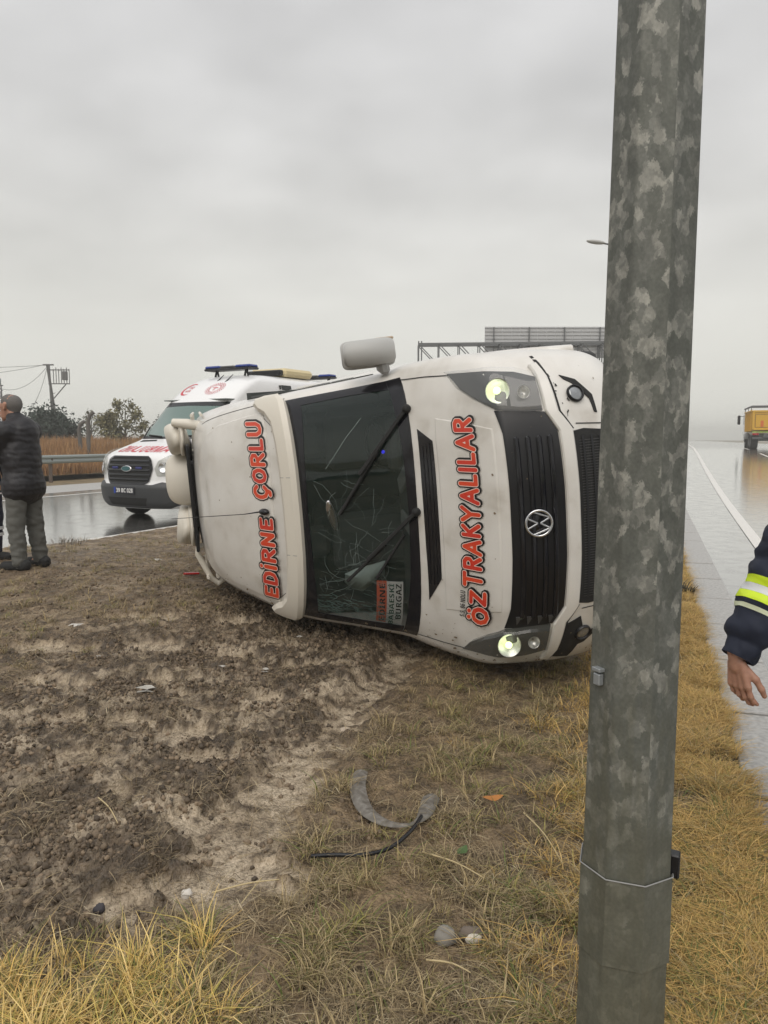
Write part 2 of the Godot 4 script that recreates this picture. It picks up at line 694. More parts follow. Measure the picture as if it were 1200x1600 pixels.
func make_materials() -> void:
	# car paint, slightly dirty
	var white := mat("white_paint", Color(1, 1, 1), 0.42)
	white.albedo_texture = noise_tex(noise(21, 0.006, 5), 512, [[0.0, lin(0.50, 0.465, 0.41)], [0.32, lin(0.66, 0.635, 0.59)], [0.6, lin(0.715, 0.695, 0.655)], [1.0, lin(0.74, 0.72, 0.68)]])
	triplanar(white, 0.9)
	white.clearcoat_enabled = true
	white.clearcoat = 0.6
	white.clearcoat_roughness = 0.12
	M.white = white
	var clean := mat("clean_white_paint", lin(0.80, 0.80, 0.80), 0.35)
	clean.clearcoat_enabled = true
	clean.clearcoat = 0.7
	clean.clearcoat_roughness = 0.08
	M.clean = clean
	M.black = mat("black_plastic", lin(0.006, 0.006, 0.008), 0.36)
	M.gloss_black = mat("gloss_black", lin(0.008, 0.008, 0.011), 0.15)
	M.matt_black = mat("matt_black", lin(0.015, 0.015, 0.015), 0.8)
	M.interior = mat("cab_lining", lin(0.05, 0.055, 0.053), 0.85)
	M.interior_grey = mat("cab_grey", lin(0.17, 0.19, 0.18), 0.75)
	M.rubber = mat("rubber", lin(0.02, 0.02, 0.02), 0.75)
	M.chrome = mat("chrome", lin(0.62, 0.62, 0.63), 0.18, 1.0)
	M.steel = mat("galvanised_steel", lin(0.34, 0.36, 0.37), 0.5, 0.6)
	M.dark_steel = mat("dark_steel", lin(0.10, 0.10, 0.105), 0.6, 0.3)
	M.grey_plastic = mat("grey_plastic", lin(0.28, 0.28, 0.275), 0.5)
	M.off_white = mat("off_white_plastic", lin(0.66, 0.62, 0.54), 0.45)
	M.lamp_grey = mat("lamp_housing", lin(0.06, 0.06, 0.06), 0.35)
	M.red = mat("red_print", lin(0.55, 0.03, 0.05), 0.45)
	M.print_black = mat("black_print", lin(0.01, 0.01, 0.012), 0.5)
	M.print_white = mat("white_print", lin(0.78, 0.78, 0.76), 0.5)
	M.blue_lens = mat("blue_lens", lin(0.01, 0.035, 0.22), 0.12)
	M.amber = mat("amber_lens", lin(0.6, 0.22, 0.02), 0.15)
	M.red_lens = mat("red_lens", lin(0.35, 0.01, 0.01), 0.15)
	var glass := mat("glass", Color(0.8, 0.85, 0.82, 0.03), 0.03)
	glass.transparency = BaseMaterial3D.TRANSPARENCY_ALPHA
	M.glass = glass
	var tint := mat("tinted_glass", Color(0.15, 0.21, 0.19, 0.38), 0.04)
	tint.transparency = BaseMaterial3D.TRANSPARENCY_ALPHA
	M.tint = tint
	M.dark_glass = mat("dark_glass", lin(0.01, 0.013, 0.013), 0.06)
	var bulb := mat("lit_bulb", Color(1, 1, 1), 0.4)
	bulb.emission_enabled = true
	bulb.emission = Color(0.93, 1.0, 0.66)
	bulb.emission_energy_multiplier = 1.5
	M.bulb = bulb
	# mud and dead grass: colours per vertex, fine grain from textures
	var ground := mat("mud", Color(1, 1, 1), 1.0)
	ground.vertex_color_use_as_albedo = true
	ground.albedo_texture = noise_tex(noise(31, 0.03, 5), 1024, [[0.0, lin(0.25, 0.23, 0.21)], [0.35, lin(0.7, 0.69, 0.67)], [0.6, lin(1, 1, 1)], [1.0, lin(1, 1, 1)]])
	ground.roughness_texture = noise_tex(noise(32, 0.012, 5), 512, [[0.0, Color(0.28, 0.28, 0.28)], [0.4, Color(0.42, 0.42, 0.42)], [0.65, Color(0.65, 0.65, 0.65)], [1.0, Color(0.95, 0.95, 0.95)]])
	ground.heightmap_enabled = true
	ground.heightmap_texture = noise_tex(noise(33, 0.045, 5), 1024)
	ground.heightmap_scale = 1.5
	triplanar(ground, 1.3, true)
	M.ground = ground
	var field := mat("far_field", Color(1, 1, 1), 0.95)
	field.albedo_texture = noise_tex(noise(34, 0.02, 5), 512, [[0.0, lin(0.10, 0.08, 0.045)], [0.5, lin(0.17, 0.125, 0.065)], [1.0, lin(0.22, 0.16, 0.085)]])
	triplanar(field, 0.12, true)
	M.field = field
	var asphalt := mat("wet_asphalt", Color(1, 1, 1), 1.0)
	asphalt.albedo_texture = noise_tex(noise(35, 0.35, 3), 1024, [[0.0, lin(0.06, 0.058, 0.055)], [0.42, lin(0.115, 0.112, 0.105)], [0.66, lin(0.17, 0.165, 0.155)], [1.0, lin(0.36, 0.35, 0.33)]])
	asphalt.roughness_texture = noise_tex(noise(36, 0.01, 4), 512, [[0.0, Color(0.08, 0.08, 0.08)], [0.42, Color(0.13, 0.13, 0.13)], [0.62, Color(0.22, 0.22, 0.22)], [1.0, Color(0.32, 0.32, 0.32)]])
	asphalt.heightmap_enabled = true
	asphalt.heightmap_texture = noise_tex(noise(37, 0.3, 3), 1024)
	asphalt.heightmap_scale = 0.015
	asphalt.clearcoat_enabled = true
	asphalt.clearcoat = 1.0
	asphalt.clearcoat_roughness = 0.1
	asphalt.metallic_specular = 0.7
	triplanar(asphalt, 0.5, true)
	M.asphalt = asphalt
	var wet := asphalt.duplicate() as StandardMaterial3D
	wet.resource_name = "standing_water_asphalt"
	wet.roughness_texture = noise_tex(noise(38, 0.008, 4), 512, [[0.0, Color(0.07, 0.07, 0.07)], [0.5, Color(0.12, 0.12, 0.12)], [0.7, Color(0.2, 0.2, 0.2)], [1.0, Color(0.28, 0.28, 0.28)]])
	wet.heightmap_scale = 0.03
	wet.clearcoat_roughness = 0.12
	M.wet = wet
	var concrete := mat("wet_concrete", Color(1, 1, 1), 0.45)
	concrete.albedo_texture = noise_tex(noise(39, 0.06, 5), 512, [[0.0, lin(0.24, 0.235, 0.225)], [0.5, lin(0.36, 0.352, 0.335)], [1.0, lin(0.46, 0.45, 0.43)]])
	triplanar(concrete, 0.8, true)
	M.concrete = concrete
	var line := mat("road_paint", Color(1, 1, 1), 0.35)
	line.albedo_texture = noise_tex(noise(40, 0.05, 4), 512, [[0.0, lin(0.3, 0.29, 0.27)], [0.3, lin(0.66, 0.64, 0.6)], [1.0, lin(0.8, 0.78, 0.74)]])
	triplanar(line, 0.8, true)
	M.line = line

# ---------------------------------------------------------------- ground
func left_edge(d: float) -> float:
	return -9.58 + 0.46 * d

func right_edge(d: float) -> float:
	return 0.47 + 0.345 * d

func road_rise(d: float) -> float:
	return 0.8 * smoothstep(14.0, 62.0, d)

var track: Array[Vector2] = [Vector2(-0.74, 1.95), Vector2(-0.57, 2.59), Vector2(-0.46, 3.1), Vector2(-0.27, 3.95), Vector2(0.0, 4.7), Vector2(0.23, 5.46), Vector2(0.5, 6.4)]
var pools: Array = [[-1.05, 3.75, 0.26, 0.13], [-0.86, 3.5, 0.2, 0.08], [-1.45, 3.5, 0.22, 0.12], [-0.72, 4.3, 0.2, 0.1], [-0.57, 2.85, 0.26, 0.26], [-0.5, 2.5, 0.24, 0.2], [-1.3, 4.7, 0.3, 0.12], [-0.42, 3.35, 0.14, 0.16], [-1.1, 3.15, 0.16, 0.08], [-1.35, 3.95, 0.24, 0.09], [-1.7, 4.0, 0.22, 0.1], [-0.95, 4.1, 0.16, 0.06], [-2.0, 4.6, 0.3, 0.1], [-1.15, 4.4, 0.2, 0.07], [-2.3, 5.3, 0.4, 0.12], [-1.0, 5.2, 0.2, 0.07], [-1.9, 6.1, 0.35, 0.12], [-1.2, 6.0, 0.25, 0.1], [-1.6, 5.4, 0.3, 0.15], [-0.55, 5.0, 0.16, 0.1], [-0.83, 2.35, 0.2, 0.1]]

func near_track(x: float, d: float) -> float:
	var best := 9.0
	var p := Vector2(x, d)
	for k in track.size() - 1:
		best = minf(best, p.distance_to(Geometry2D.get_closest_point_to_segment(p, track[k], track[k + 1])))
	return best

func in_pool(x: float, d: float) -> float:
	var best := 0.0
	for q in pools:
		var e := Vector2((x - q[0]) / q[2], (d - q[1]) / q[3]).length()
		if e < 1.8:
			best = maxf(best, 1.0 - smoothstep(0.85, 1.0, e + 0.7 * noise_b.get_noise_2d(x * 5.0, d * 5.0)))
	return best

func track_x(d: float) -> float:
	return -0.27 + (d - 3.95) * 0.3

# how much churned mud there is: 1 bare mud, 0 dead grass
func churn(x: float, d: float) -> float:
	var s := track_x(d) + 0.12 - x
	var m := smoothstep(-0.35, 0.25, s + 0.35 * noise_a.get_noise_2d(x * 0.8, d * 0.8))
	m *= smoothstep(2.0, 2.45, d + 0.35 * noise_a.get_noise_2d(x * 1.3 + 9.0, d * 1.3) - 0.15 * x - 0.1)
	var far := smoothstep(5.1, 6.3, d - 0.35 * (x + 1.6) + 0.9 * noise_a.get_noise_2d(x * 0.6 - 4.0, d * 0.6))
	var left := smoothstep(-1.7, -2.7, x + 0.5 * noise_a.get_noise_2d(x + 3.0, d * 0.8))
	m *= 1.0 - 0.62 * maxf(far * smoothstep(-0.9, -1.9, x), left * smoothstep(3.6, 4.6, d))
	return clampf(m, 0.0, 1.0)

func ground_base(x: float, d: float) -> float:
	var h := 0.17 * exp(-(pow(x + 3.9, 2.0) / 5.0 + pow(d - 8.1, 2.0) / 5.0)) + 0.07 * exp(-(pow(x + 0.9, 2.0) + pow(d - 7.2, 2.0)) / 2.5)
	h += 0.03 * noise_a.get_noise_2d(x * 0.35, d * 0.35)
	return h

func ground_h(x: float, d: float) -> float:
	var h := ground_base(x, d)
	var t := near_track(x, d)
	var m := churn(x, d)
	var smooth_ := maxf((1.0 - smoothstep(0.07, 0.17, t * lerpf(1.0, 0.72, smoothstep(3.9, 3.2, d)) + 0.12 * noise_b.get_noise_2d(x * 5, d * 5))) * smoothstep(1.9, 2.5, d), in_pool(x, d))
	h -= 0.035 * smooth_
	h += 0.03 * exp(-pow((t - 0.28) / 0.08, 2.0)) * (0.6 + 0.8 * noise_b.get_noise_2d(x * 4, d * 4))
	h += 0.034 * m * noise_a.get_noise_2d(x * 3.0, d * 3.0) * (1.0 - smooth_)
	h += (0.012 + 0.038 * m * (1.0 - 0.85 * smooth_)) * (noise_r.get_noise_2d(x * 7.0, d * 7.0) * 0.6)
	h += (0.007 + 0.017 * m) * (1.0 - 0.8 * smooth_) * noise_b.get_noise_2d(x * 26.0, d * 26.0)
	h += 0.014 * smooth_ * noise_a.get_noise_2d(x * 4.0 + 30.0, d * 3.0)
	var er := right_edge(d) - x
	var el := x - left_edge(d)
	var edge := minf(er, el)
	return lerpf(-0.16, h, smoothstep(-0.12, 0.08, edge))

func ground_color(x: float, d: float) -> Color:
	var m := churn(x, d)
	var t := near_track(x, d)
	var wet := maxf((1.0 - smoothstep(0.06, 0.10, t * lerpf(1.0, 0.72, smoothstep(3.9, 3.2, d)) + 0.14 * noise_b.get_noise_2d(x * 5, d * 5))) * smoothstep(1.9, 2.5, d), in_pool(x, d))
	var a := noise_a.get_noise_2d(x * 2.2 + 17.0, d * 2.2)
	var b := noise_b.get_noise_2d(x * 9.0, d * 9.0 + 5.0)
	var c := noise_c.get_noise_2d(x * 40.0, d * 40.0)
	var dark := Color(0.07, 0.05, 0.031).lerp(Color(0.215, 0.16, 0.103), clampf(0.45 + 0.9 * b + 0.5 * a + 0.4 * c, 0.0, 1.0))
	var tan := Color(0.33, 0.255, 0.17).lerp(Color(0.58, 0.48, 0.35), clampf(0.5 + 0.9 * a + 0.5 * b, 0.0, 1.0))
	var straw := Color(0.085, 0.058, 0.030).lerp(Color(0.29, 0.205, 0.115), clampf(0.5 + 0.8 * b + 0.5 * a + 0.3 * c, 0.0, 1.0))
	# lighter smears between the clods
	var smear := smoothstep(0.0, 0.22, a * 0.7 + 0.6 * b + 0.15 * c) * 0.85
	dark = dark.lerp(tan, smear * (0.4 + 0.6 * smoothstep(-0.2, 0.6, noise_a.get_noise_2d(x * 0.9, d * 0.9 + 40.0))))
	var far := smoothstep(4.8, 7.5, d)
	straw = straw.lerp(Color(0.20, 0.135, 0.078).lerp(Color(0.39, 0.285, 0.18), clampf(0.5 + b + a, 0.0, 1.0)), far * 0.7)
	var o := straw.lerp(dark, m)
	o = o.lerp(tan, wet * clampf(0.80 + 1.1 * b + 0.5 * c + 0.5 * noise_r.get_noise_2d(x * 5.0 + 9.0, d * 5.0), 0.08, 1.0))
	return o

func spaced(a: float, b: float, stops: Array) -> PackedFloat32Array:
	# stops: [[until, step], ...]
	var o := PackedFloat32Array([a])
	var x := a
	for s in stops:
		while x < s[0] - 1e-4:
			x += s[1]
			o.append(x)
	return o

func make_ground() -> void:
	var xs := spaced(-9.0, 6.2, [[-4.0, 0.06], [-2.2, 0.03], [-1.6, 0.018], [1.7, 0.0125], [2.6, 0.02], [6.2, 0.06]])
	var ds := spaced(-4.0, 18.0, [[0.6, 0.2], [1.6, 0.04], [4.2, 0.0125], [6.5, 0.022], [9.0, 0.035], [18.0, 0.08]])
	var nx := xs.size()
	var nd := ds.size()
	var vs := PackedVector3Array()
	vs.resize(nx * nd)
	var cs := PackedColorArray()
	cs.resize(nx * nd)
	var k := 0
	for b in nd:
		for a in nx:
			var x := xs[a]
			var d := ds[b]
			vs[k] = Vector3(x, ground_h(x, d), -d)
			cs[k] = ground_color(x, d)
			k += 1
	var ns := PackedVector3Array()
	ns.resize(nx * nd)
	for b in nd:
		for a in nx:
			var l := vs[b * nx + maxi(a - 1, 0)]
			var r := vs[b * nx + mini(a + 1, nx - 1)]
			var q := vs[maxi(b - 1, 0) * nx + a]
			var w := vs[mini(b + 1, nd - 1) * nx + a]
			ns[b * nx + a] = (r - l).cross(w - q).normalized()
	var ix := PackedInt32Array()
	ix.resize((nx - 1) * (nd - 1) * 6)
	k = 0
	for b in nd - 1:
		for a in nx - 1:
			var p := b * nx + a
			for q in [p, p + nx, p + nx + 1, p, p + nx + 1, p + 1]:
				ix[k] = q
				k += 1
	var arr := []
	arr.resize(Mesh.ARRAY_MAX)
	arr[Mesh.ARRAY_VERTEX] = vs
	arr[Mesh.ARRAY_NORMAL] = ns
	arr[Mesh.ARRAY_COLOR] = cs
	arr[Mesh.ARRAY_INDEX] = ix
	var m := ArrayMesh.new()
	m.add_surface_from_arrays(Mesh.PRIMITIVE_TRIANGLES, arr)
	m.surface_set_material(0, M.ground)
	tag(obj("muddy_verge", m), "churned muddy verge with dead grass between the two roads", "verge", "", "structure")
	# the plain that everything stands on
	var mb := MB.new()
	var lo := -0.3
	for a in 16:
		for b in 16:
			var x0 := -640.0 + 80.0 * a
			var d0 := -200.0 + 60.0 * b
			mb.quad(P(x0, lo, d0), P(x0 + 80, lo, d0), P(x0 + 80, lo, d0 + 60), P(x0, lo, d0 + 60))
	tag(obj("ground", mb.mesh(M.field)), "flat dead-grass plain running out into the haze", "ground", "", "structure")
	# the median beyond the near verge
	var far := MB.new()
	var prev := 17.9
	while prev < 90.0:
		var nxt := prev + 3.0
		var cnt := 6
		for s in cnt:
			var ps := []
			for q in [[prev, s], [prev, s + 1], [nxt, s + 1], [nxt, s]]:
				var l: float = left_edge(q[0]) + 0.3 if q[0] < 34 else left_edge(34.0) + 0.3 + (q[0] - 34.0) * 0.375
				var f: float = float(q[1]) / cnt
				var x := lerpf(l, right_edge(q[0]) + 0.05, f)
				ps.append(P(x, lerpf(0.0, road_rise(q[0]), smoothstep(0.3, 1.0, f)) - 0.02 + 0.05 * noise_a.get_noise_2d(x, q[0]), q[0]))
			far.quad(ps[0], ps[1], ps[2], ps[3])
		prev = nxt
	far.smooth()
	tag(obj("median", far.mesh(M.field)), "grassy median tapering away behind the overturned minibus", "median", "", "structure")

# ---------------------------------------------------------------- roads
func strip(a: Callable, b: Callable, d0: float, d1: float, step: float, y: Callable, mb: MB, lift := 0.0, across := 1) -> void:
	var d := d0
	while d < d1 - 0.01:
		var e := minf(d + step, d1)
		for k in across:
			var f0 := float(k) / across
			var f1 := float(k + 1) / across
			var xa: float = lerpf(a.call(d), b.call(d), f0)
			var xb: float = lerpf(a.call(d), b.call(d), f1)
			var xc: float = lerpf(a.call(e), b.call(e), f1)
			var xd: float = lerpf(a.call(e), b.call(e), f0)
			mb.quad(P(xa, y.call(d) + lift, d), P(xb, y.call(d) + lift, d), P(xc, y.call(e) + lift, e), P(xd, y.call(e) + lift, e))
		d = e

func make_roads() -> void:
	var rise := func(d: float) -> float: return road_rise(d)
	var flat := func(_d: float) -> float: return 0.0
	# right carriageway: concrete edge strip, shoulder, lanes
	var mb := MB.new()
	strip(func(d): return right_edge(d) + 0.3, func(d): return right_edge(d) + 15.0, -8.0, 260.0, 4.0, rise, mb, -0.01, 3)
	mb.smooth()
	tag(obj("road", mb.mesh(M.asphalt)), "wet grey carriageway on the right leading to the yellow lorry", "road", "", "structure")
	var kerb := Node3D.new()
	kerb.name = "road_edge"
	add_child(kerb)
	tag(kerb, "pale concrete edge strip along the right carriageway", "kerb", "", "structure")
	var d := -3.0
	while d < 40.0:
		var slab := MB.new()
		var len := 0.98
		var a := P(right_edge(d), -0.045, d)
		var b := P(right_edge(d + len), -0.045 + road_rise(d), d + len)
		var side := (b - a).cross(Vector3.UP).normalized() * 0.155
		slab.bar(a + side + Vector3(0, rng.randf_range(-0.003, 0.003), 0), b + side + Vector3(0, rng.randf_range(-0.003, 0.003), 0), 0.33, 0.1, Vector3.UP, 0.006)
		obj("slab", slab.mesh(M.concrete), kerb)
		d += 1.02
	var line := MB.new()
	strip(func(x): return 1.12 + 0.38 * x, func(x): return 1.30 + 0.38 * x, -6.0, 200.0, 2.0, rise, line, 0.0)
	line.smooth()
	var side_line := obj("road_marking", line.mesh(M.line))
	tag(side_line, "white edge line curving away along the right carriageway", "road marking", "", "structure")
	for k in 14:
		var mk := MB.new()
		var s := 6.0 + k * 12.0
		strip(func(x): return 4.92 + 0.38 * x, func(x): return 5.07 + 0.38 * x, s, s + 4.5, 1.5, rise, mk, 0.0)
		tag(obj("lane_dash", mk.mesh(M.line)), "white dash of the lane line on the right carriageway", "road marking", "lane dashes on the right carriageway", "structure")
	# left carriageway, flooded and shining
	var lb := MB.new()
	strip(func(x): return left_edge(x) - 9.6, func(x): return left_edge(x) + 0.02, -8.0, 120.0, 3.0, flat, lb, -0.02, 3)
	lb.smooth()
	tag(obj("road", lb.mesh(M.wet)), "flooded shining carriageway on the left under the ambulance", "road", "", "structure")
	var e1 := MB.new()
	strip(func(x): return left_edge(x) - 0.22, func(x): return left_edge(x) - 0.06, -6.0, 90.0, 2.0, flat, e1, -0.015)
	tag(obj("road_marking", e1.mesh(M.line)), "white edge line along the near side of the left carriageway", "road marking", "", "structure")
	var e2 := MB.new()
	strip(func(x): return left_edge(x) - 8.5, func(x): return left_edge(x) - 8.32, -6.0, 100.0, 2.0, flat, e2, -0.015)
	tag(obj("road_marking", e2.mesh(M.line)), "white edge line along the far side of the left carriageway, before the guardrail", "road marking", "", "structure")
	var e3 := MB.new()
	strip(func(x): return left_edge(x) - 4.4, func(x): return left_edge(x) - 4.28, 9.0, 14.0, 2.0, flat, e3, -0.015)
	strip(func(x): return left_edge(x) - 4.4, func(x): return left_edge(x) - 4.28, 21.0, 26.0, 2.0, flat, e3, -0.015)
	tag(obj("lane_marking", e3.mesh(M.line)), "broken white lane line in the middle of the left carriageway", "road marking", "", "structure")
	var sh := MB.new()
	strip(func(x): return left_edge(x) - 13.0, func(x): return left_edge(x) - 9.6, 4.0, 110.0, 3.0, func(_x): return -0.05, sh, 0.0)
	tag(obj("gravel_shoulder", sh.mesh(M.concrete)), "pale wet gravel shoulder under the guardrail on the left", "shoulder", "", "structure")

# ---------------------------------------------------------------- the near lamp pole
# zinc spangle that sharpens with height; below chest height it is washed over with splashed mud
func zinc_picture(cell: FastNoiseLite, ramp: Gradient) -> ImageTexture:
	var w := 512
	var h := 1600
	var im := Image.create(w, h, false, Image.FORMAT_RGBA8)
	var wash := noise(52, 0.012, 4)
	var fine := noise(54, 0.09, 4)
	var drip := noise(55, 0.03, 3)
	for y in h:
		var up := 3.2 * (1.0 - float(y) / h)
		for x in w:
			var mm := Vector2(x * 0.72 / w, up) * 1000.0
			var c := ramp.sample(clampf(0.5 + 0.5 * cell.get_noise_2d(mm.x, mm.y * 0.8), 0.0, 1.0))
			var n := wash.get_noise_2d(mm.x, mm.y * 0.6)
			var f := fine.get_noise_2d(mm.x, mm.y)
			c = c * (1.0 + 0.10 * n + 0.10 * f)
			var mud := smoothstep(1.2, 0.45, up + 0.35 * n + 0.25 * drip.get_noise_2d(mm.x * 1.5, mm.y * 0.12))
			var k := 1.0 + 0.18 * n + 0.14 * f + 0.10 * drip.get_noise_2d(mm.x * 2.0, mm.y * 0.15)
			c = c.lerp(lin(0.125 * k, 0.125 * k, 0.095 * k), 0.78 * mud)
			c.a = 1.0
			im.set_pixel(x, y, c)
	return ImageTexture.create_from_image(im)

func make_pole() -> void:
	var root := thing("lamp_pole", "tall mottled galvanised octagonal lamp pole right in front of the camera", "lamp pole")
	var x0 := 0.556
	var d0 := 1.70
	root.position = P(x0, -0.05, d0)
	root.rotation.z = -0.0094
	var m := mat("mottled_zinc", Color(1, 1, 1), 1.0, 0.25)
	var cell := FastNoiseLite.new()  # zinc spangle
	cell.seed = 4
	cell.noise_type = FastNoiseLite.TYPE_CELLULAR
	cell.frequency = 0.038
	cell.cellular_return_type = FastNoiseLite.RETURN_CELL_VALUE
	cell.cellular_jitter = 1.0
	cell.fractal_type = FastNoiseLite.FRACTAL_FBM
	cell.fractal_octaves = 2
	cell.fractal_gain = 0.5
	cell.domain_warp_enabled = true
	cell.domain_warp_amplitude = 30.0
	cell.domain_warp_frequency = 0.03
	var ramp := Gradient.new()
	var ro := PackedFloat32Array()
	var rc := PackedColorArray()
	for q in [[0.0, lin(0.095, 0.10, 0.088)], [0.3, lin(0.112, 0.117, 0.102)], [0.5, lin(0.13, 0.134, 0.118)], [0.64, lin(0.16, 0.163, 0.146)], [0.74, lin(0.215, 0.214, 0.19)], [0.88, lin(0.285, 0.282, 0.25)], [1.0, lin(0.31, 0.305, 0.27)]]:
		ro.append(q[0])
		rc.append(q[1])
	ramp.offsets = ro
	ramp.colors = rc
	m.albedo_texture = zinc_picture(cell, ramp)
	m.roughness_texture = noise_tex(noise(51, 0.02, 4), 512, [[0.0, Color(0.4, 0.4, 0.4)], [1.0, Color(0.7, 0.7, 0.7)]])
	var r_at := func(y: float) -> float: return (0.0905 + (1.5 - y) * 0.0050) / cos(PI / 8)
	var turn := atan2(-x0, d0) + PI / 8
	var shaft := MB.new()
	var ys := [-0.4, 0.6, 1.2, 1.8, 2.4, 4.0, 6.0, 9.0]
	for k in 8:
		var a0 := TAU * k / 8 + turn
		var a1 := TAU * (k + 1) / 8 + turn
		# a flat with small rounded edges
		for q in ys.size() - 1:
			var r0: float = r_at.call(ys[q])
			var r1: float = r_at.call(ys[q + 1])
			var u0 := k / 8.0 * 0.95 + 0.0
			var fr := 0.07
			var c00 := Vector3(sin(a0), 0, cos(a0))
			var c01 := Vector3(sin(a1), 0, cos(a1))
			var nf := (c00 + c01).normalized()
			var rows := [[c00.lerp(c01, 0.0), (c00).normalized()], [c00.lerp(c01, fr), nf], [c00.lerp(c01, 1.0 - fr), nf], [c01, c01.normalized()]]
			for e in 3:
				var p: Array = rows[e]
				var s: Array = rows[e + 1]
				var pull := 0.997
				var k0 := shaft.v.size()
				var ua: float = u0 + 0.119 * [0.0, fr, 1.0 - fr, 1.0][e]
				var ub: float = u0 + 0.119 * [0.0, fr, 1.0 - fr, 1.0][e + 1]
				var pa: Vector3 = p[0] * (pull if e == 0 else 1.0)
				var pb: Vector3 = s[0] * (pull if e == 2 else 1.0)
				shaft.put(pa * r0 + Vector3(0, ys[q], 0), p[1], Vector2(ua, 1.0 - ys[q] / 3.2))
				shaft.put(pb * r0 + Vector3(0, ys[q], 0), s[1], Vector2(ub, 1.0 - ys[q] / 3.2))
				shaft.put(pb * r1 + Vector3(0, ys[q + 1], 0), s[1], Vector2(ub, 1.0 - ys[q + 1] / 3.2))
				shaft.put(pa * r1 + Vector3(0, ys[q + 1], 0), p[1], Vector2(ua, 1.0 - ys[q + 1] / 3.2))
				shaft.i.append_array([k0, k0 + 1, k0 + 2, k0, k0 + 2, k0 + 3])
	obj("shaft", shaft.mesh(m), root)
	# thin cover sleeve near the foot, held by a wire band
	var sm := m.duplicate() as StandardMaterial3D
	sm.resource_name = "sleeve_zinc"
	var sleeve := MB.new()
	var lo := 0.375
	var hi := 0.575
	for k in 8:
		if k in [3, 4]:
			continue
		var a0 := TAU * k / 8 + turn
		var a1 := TAU * (k + 1) / 8 + turn
		var c0 := Vector3(sin(a0), 0, cos(a0))
		var c1 := Vector3(sin(a1), 0, cos(a1))
		var rl: float = r_at.call(lo) + 0.005
		var rh: float = r_at.call(hi) + 0.005
		var bl := c0 * rl + Vector3(0, lo, 0)
		var br := c1 * rl + Vector3(0, lo, 0)
		var tl := c0 * rh + Vector3(0, hi, 0)
		var tr := c1 * rh + Vector3(0, hi, 0)
		sleeve.quad(bl, br, tr, tl, Vector2(k / 9.0, 1.0 - lo / 3.2), Vector2(k / 9.0 + 0.11, 1.0 - lo / 3.2), Vector2(k / 9.0 + 0.11, 1.0 - hi / 3.2), Vector2(k / 9.0, 1.0 - hi / 3.2))
		var inn := 0.965
		sleeve.quad(tl, tr, c1 * rh * inn + Vector3(0, hi, 0), c0 * rh * inn + Vector3(0, hi, 0))
		sleeve.quad(bl, br, c1 * rl * inn + Vector3(0, lo, 0), c0 * rl * inn + Vector3(0, lo, 0))
	obj("cover_sleeve", sleeve.mesh(sm), root)
	for y in [hi + 0.002]:
		var ring := []
		for k in 8:
			var a := TAU * k / 8 + turn
			ring.append(Vector3(sin(a), 0, cos(a)) * (r_at.call(y) + 0.006) + Vector3(0, y, 0))
		var wire := MB.new()
		wire.tube(ring, 0.0017, 6, false, true)
		obj("wire_band", wire.mesh(M.grey_plastic), root)
	var latch := MB.new()
	var la := turn + TAU * 1.35 / 8
	latch.box(Vector3(sin(la), 0, cos(la)) * 0.104 + Vector3(0, hi + 0.018, 0), Vector3(0.03, 0.055, 0.025), Basis(Vector3.UP, la), 0.003)
	obj("latch", latch.mesh(M.black), root)
	var clip := MB.new()
	var ca := turn - TAU * 1.55 / 8
	clip.box(Vector3(sin(ca), 0, cos(ca)) * 0.101 + Vector3(0, 1.02, 0), Vector3(0.02, 0.026, 0.014), Basis(Vector3.UP, ca), 0.002)
	clip.box(Vector3(sin(ca), 0, cos(ca)) * 0.102 + Vector3(0, 1.042, 0), Vector3(0.026, 0.008, 0.016), Basis(Vector3.UP, ca), 0.001)
	obj("clip", clip.mesh(M.steel), root)
	# the arm and lantern far above the frame
	var arm := MB.new()
	arm.tube([Vector3(0, 8.9, 0), Vector3(0.1, 9.3, -0.1), Vector3(0.6, 9.6, -0.4), Vector3(1.4, 9.75, -0.9)], 0.035, 8)
	obj("arm", arm.mesh(M.steel), root)
	var head := MB.new()
	head.ball(Vector3(1.7, 9.8, -1.1), Vector3(0.36, 0.08, 0.15), Basis(Vector3.UP, 0.58), 14, 8)
	obj("lantern", head.mesh(M.grey_plastic), root)

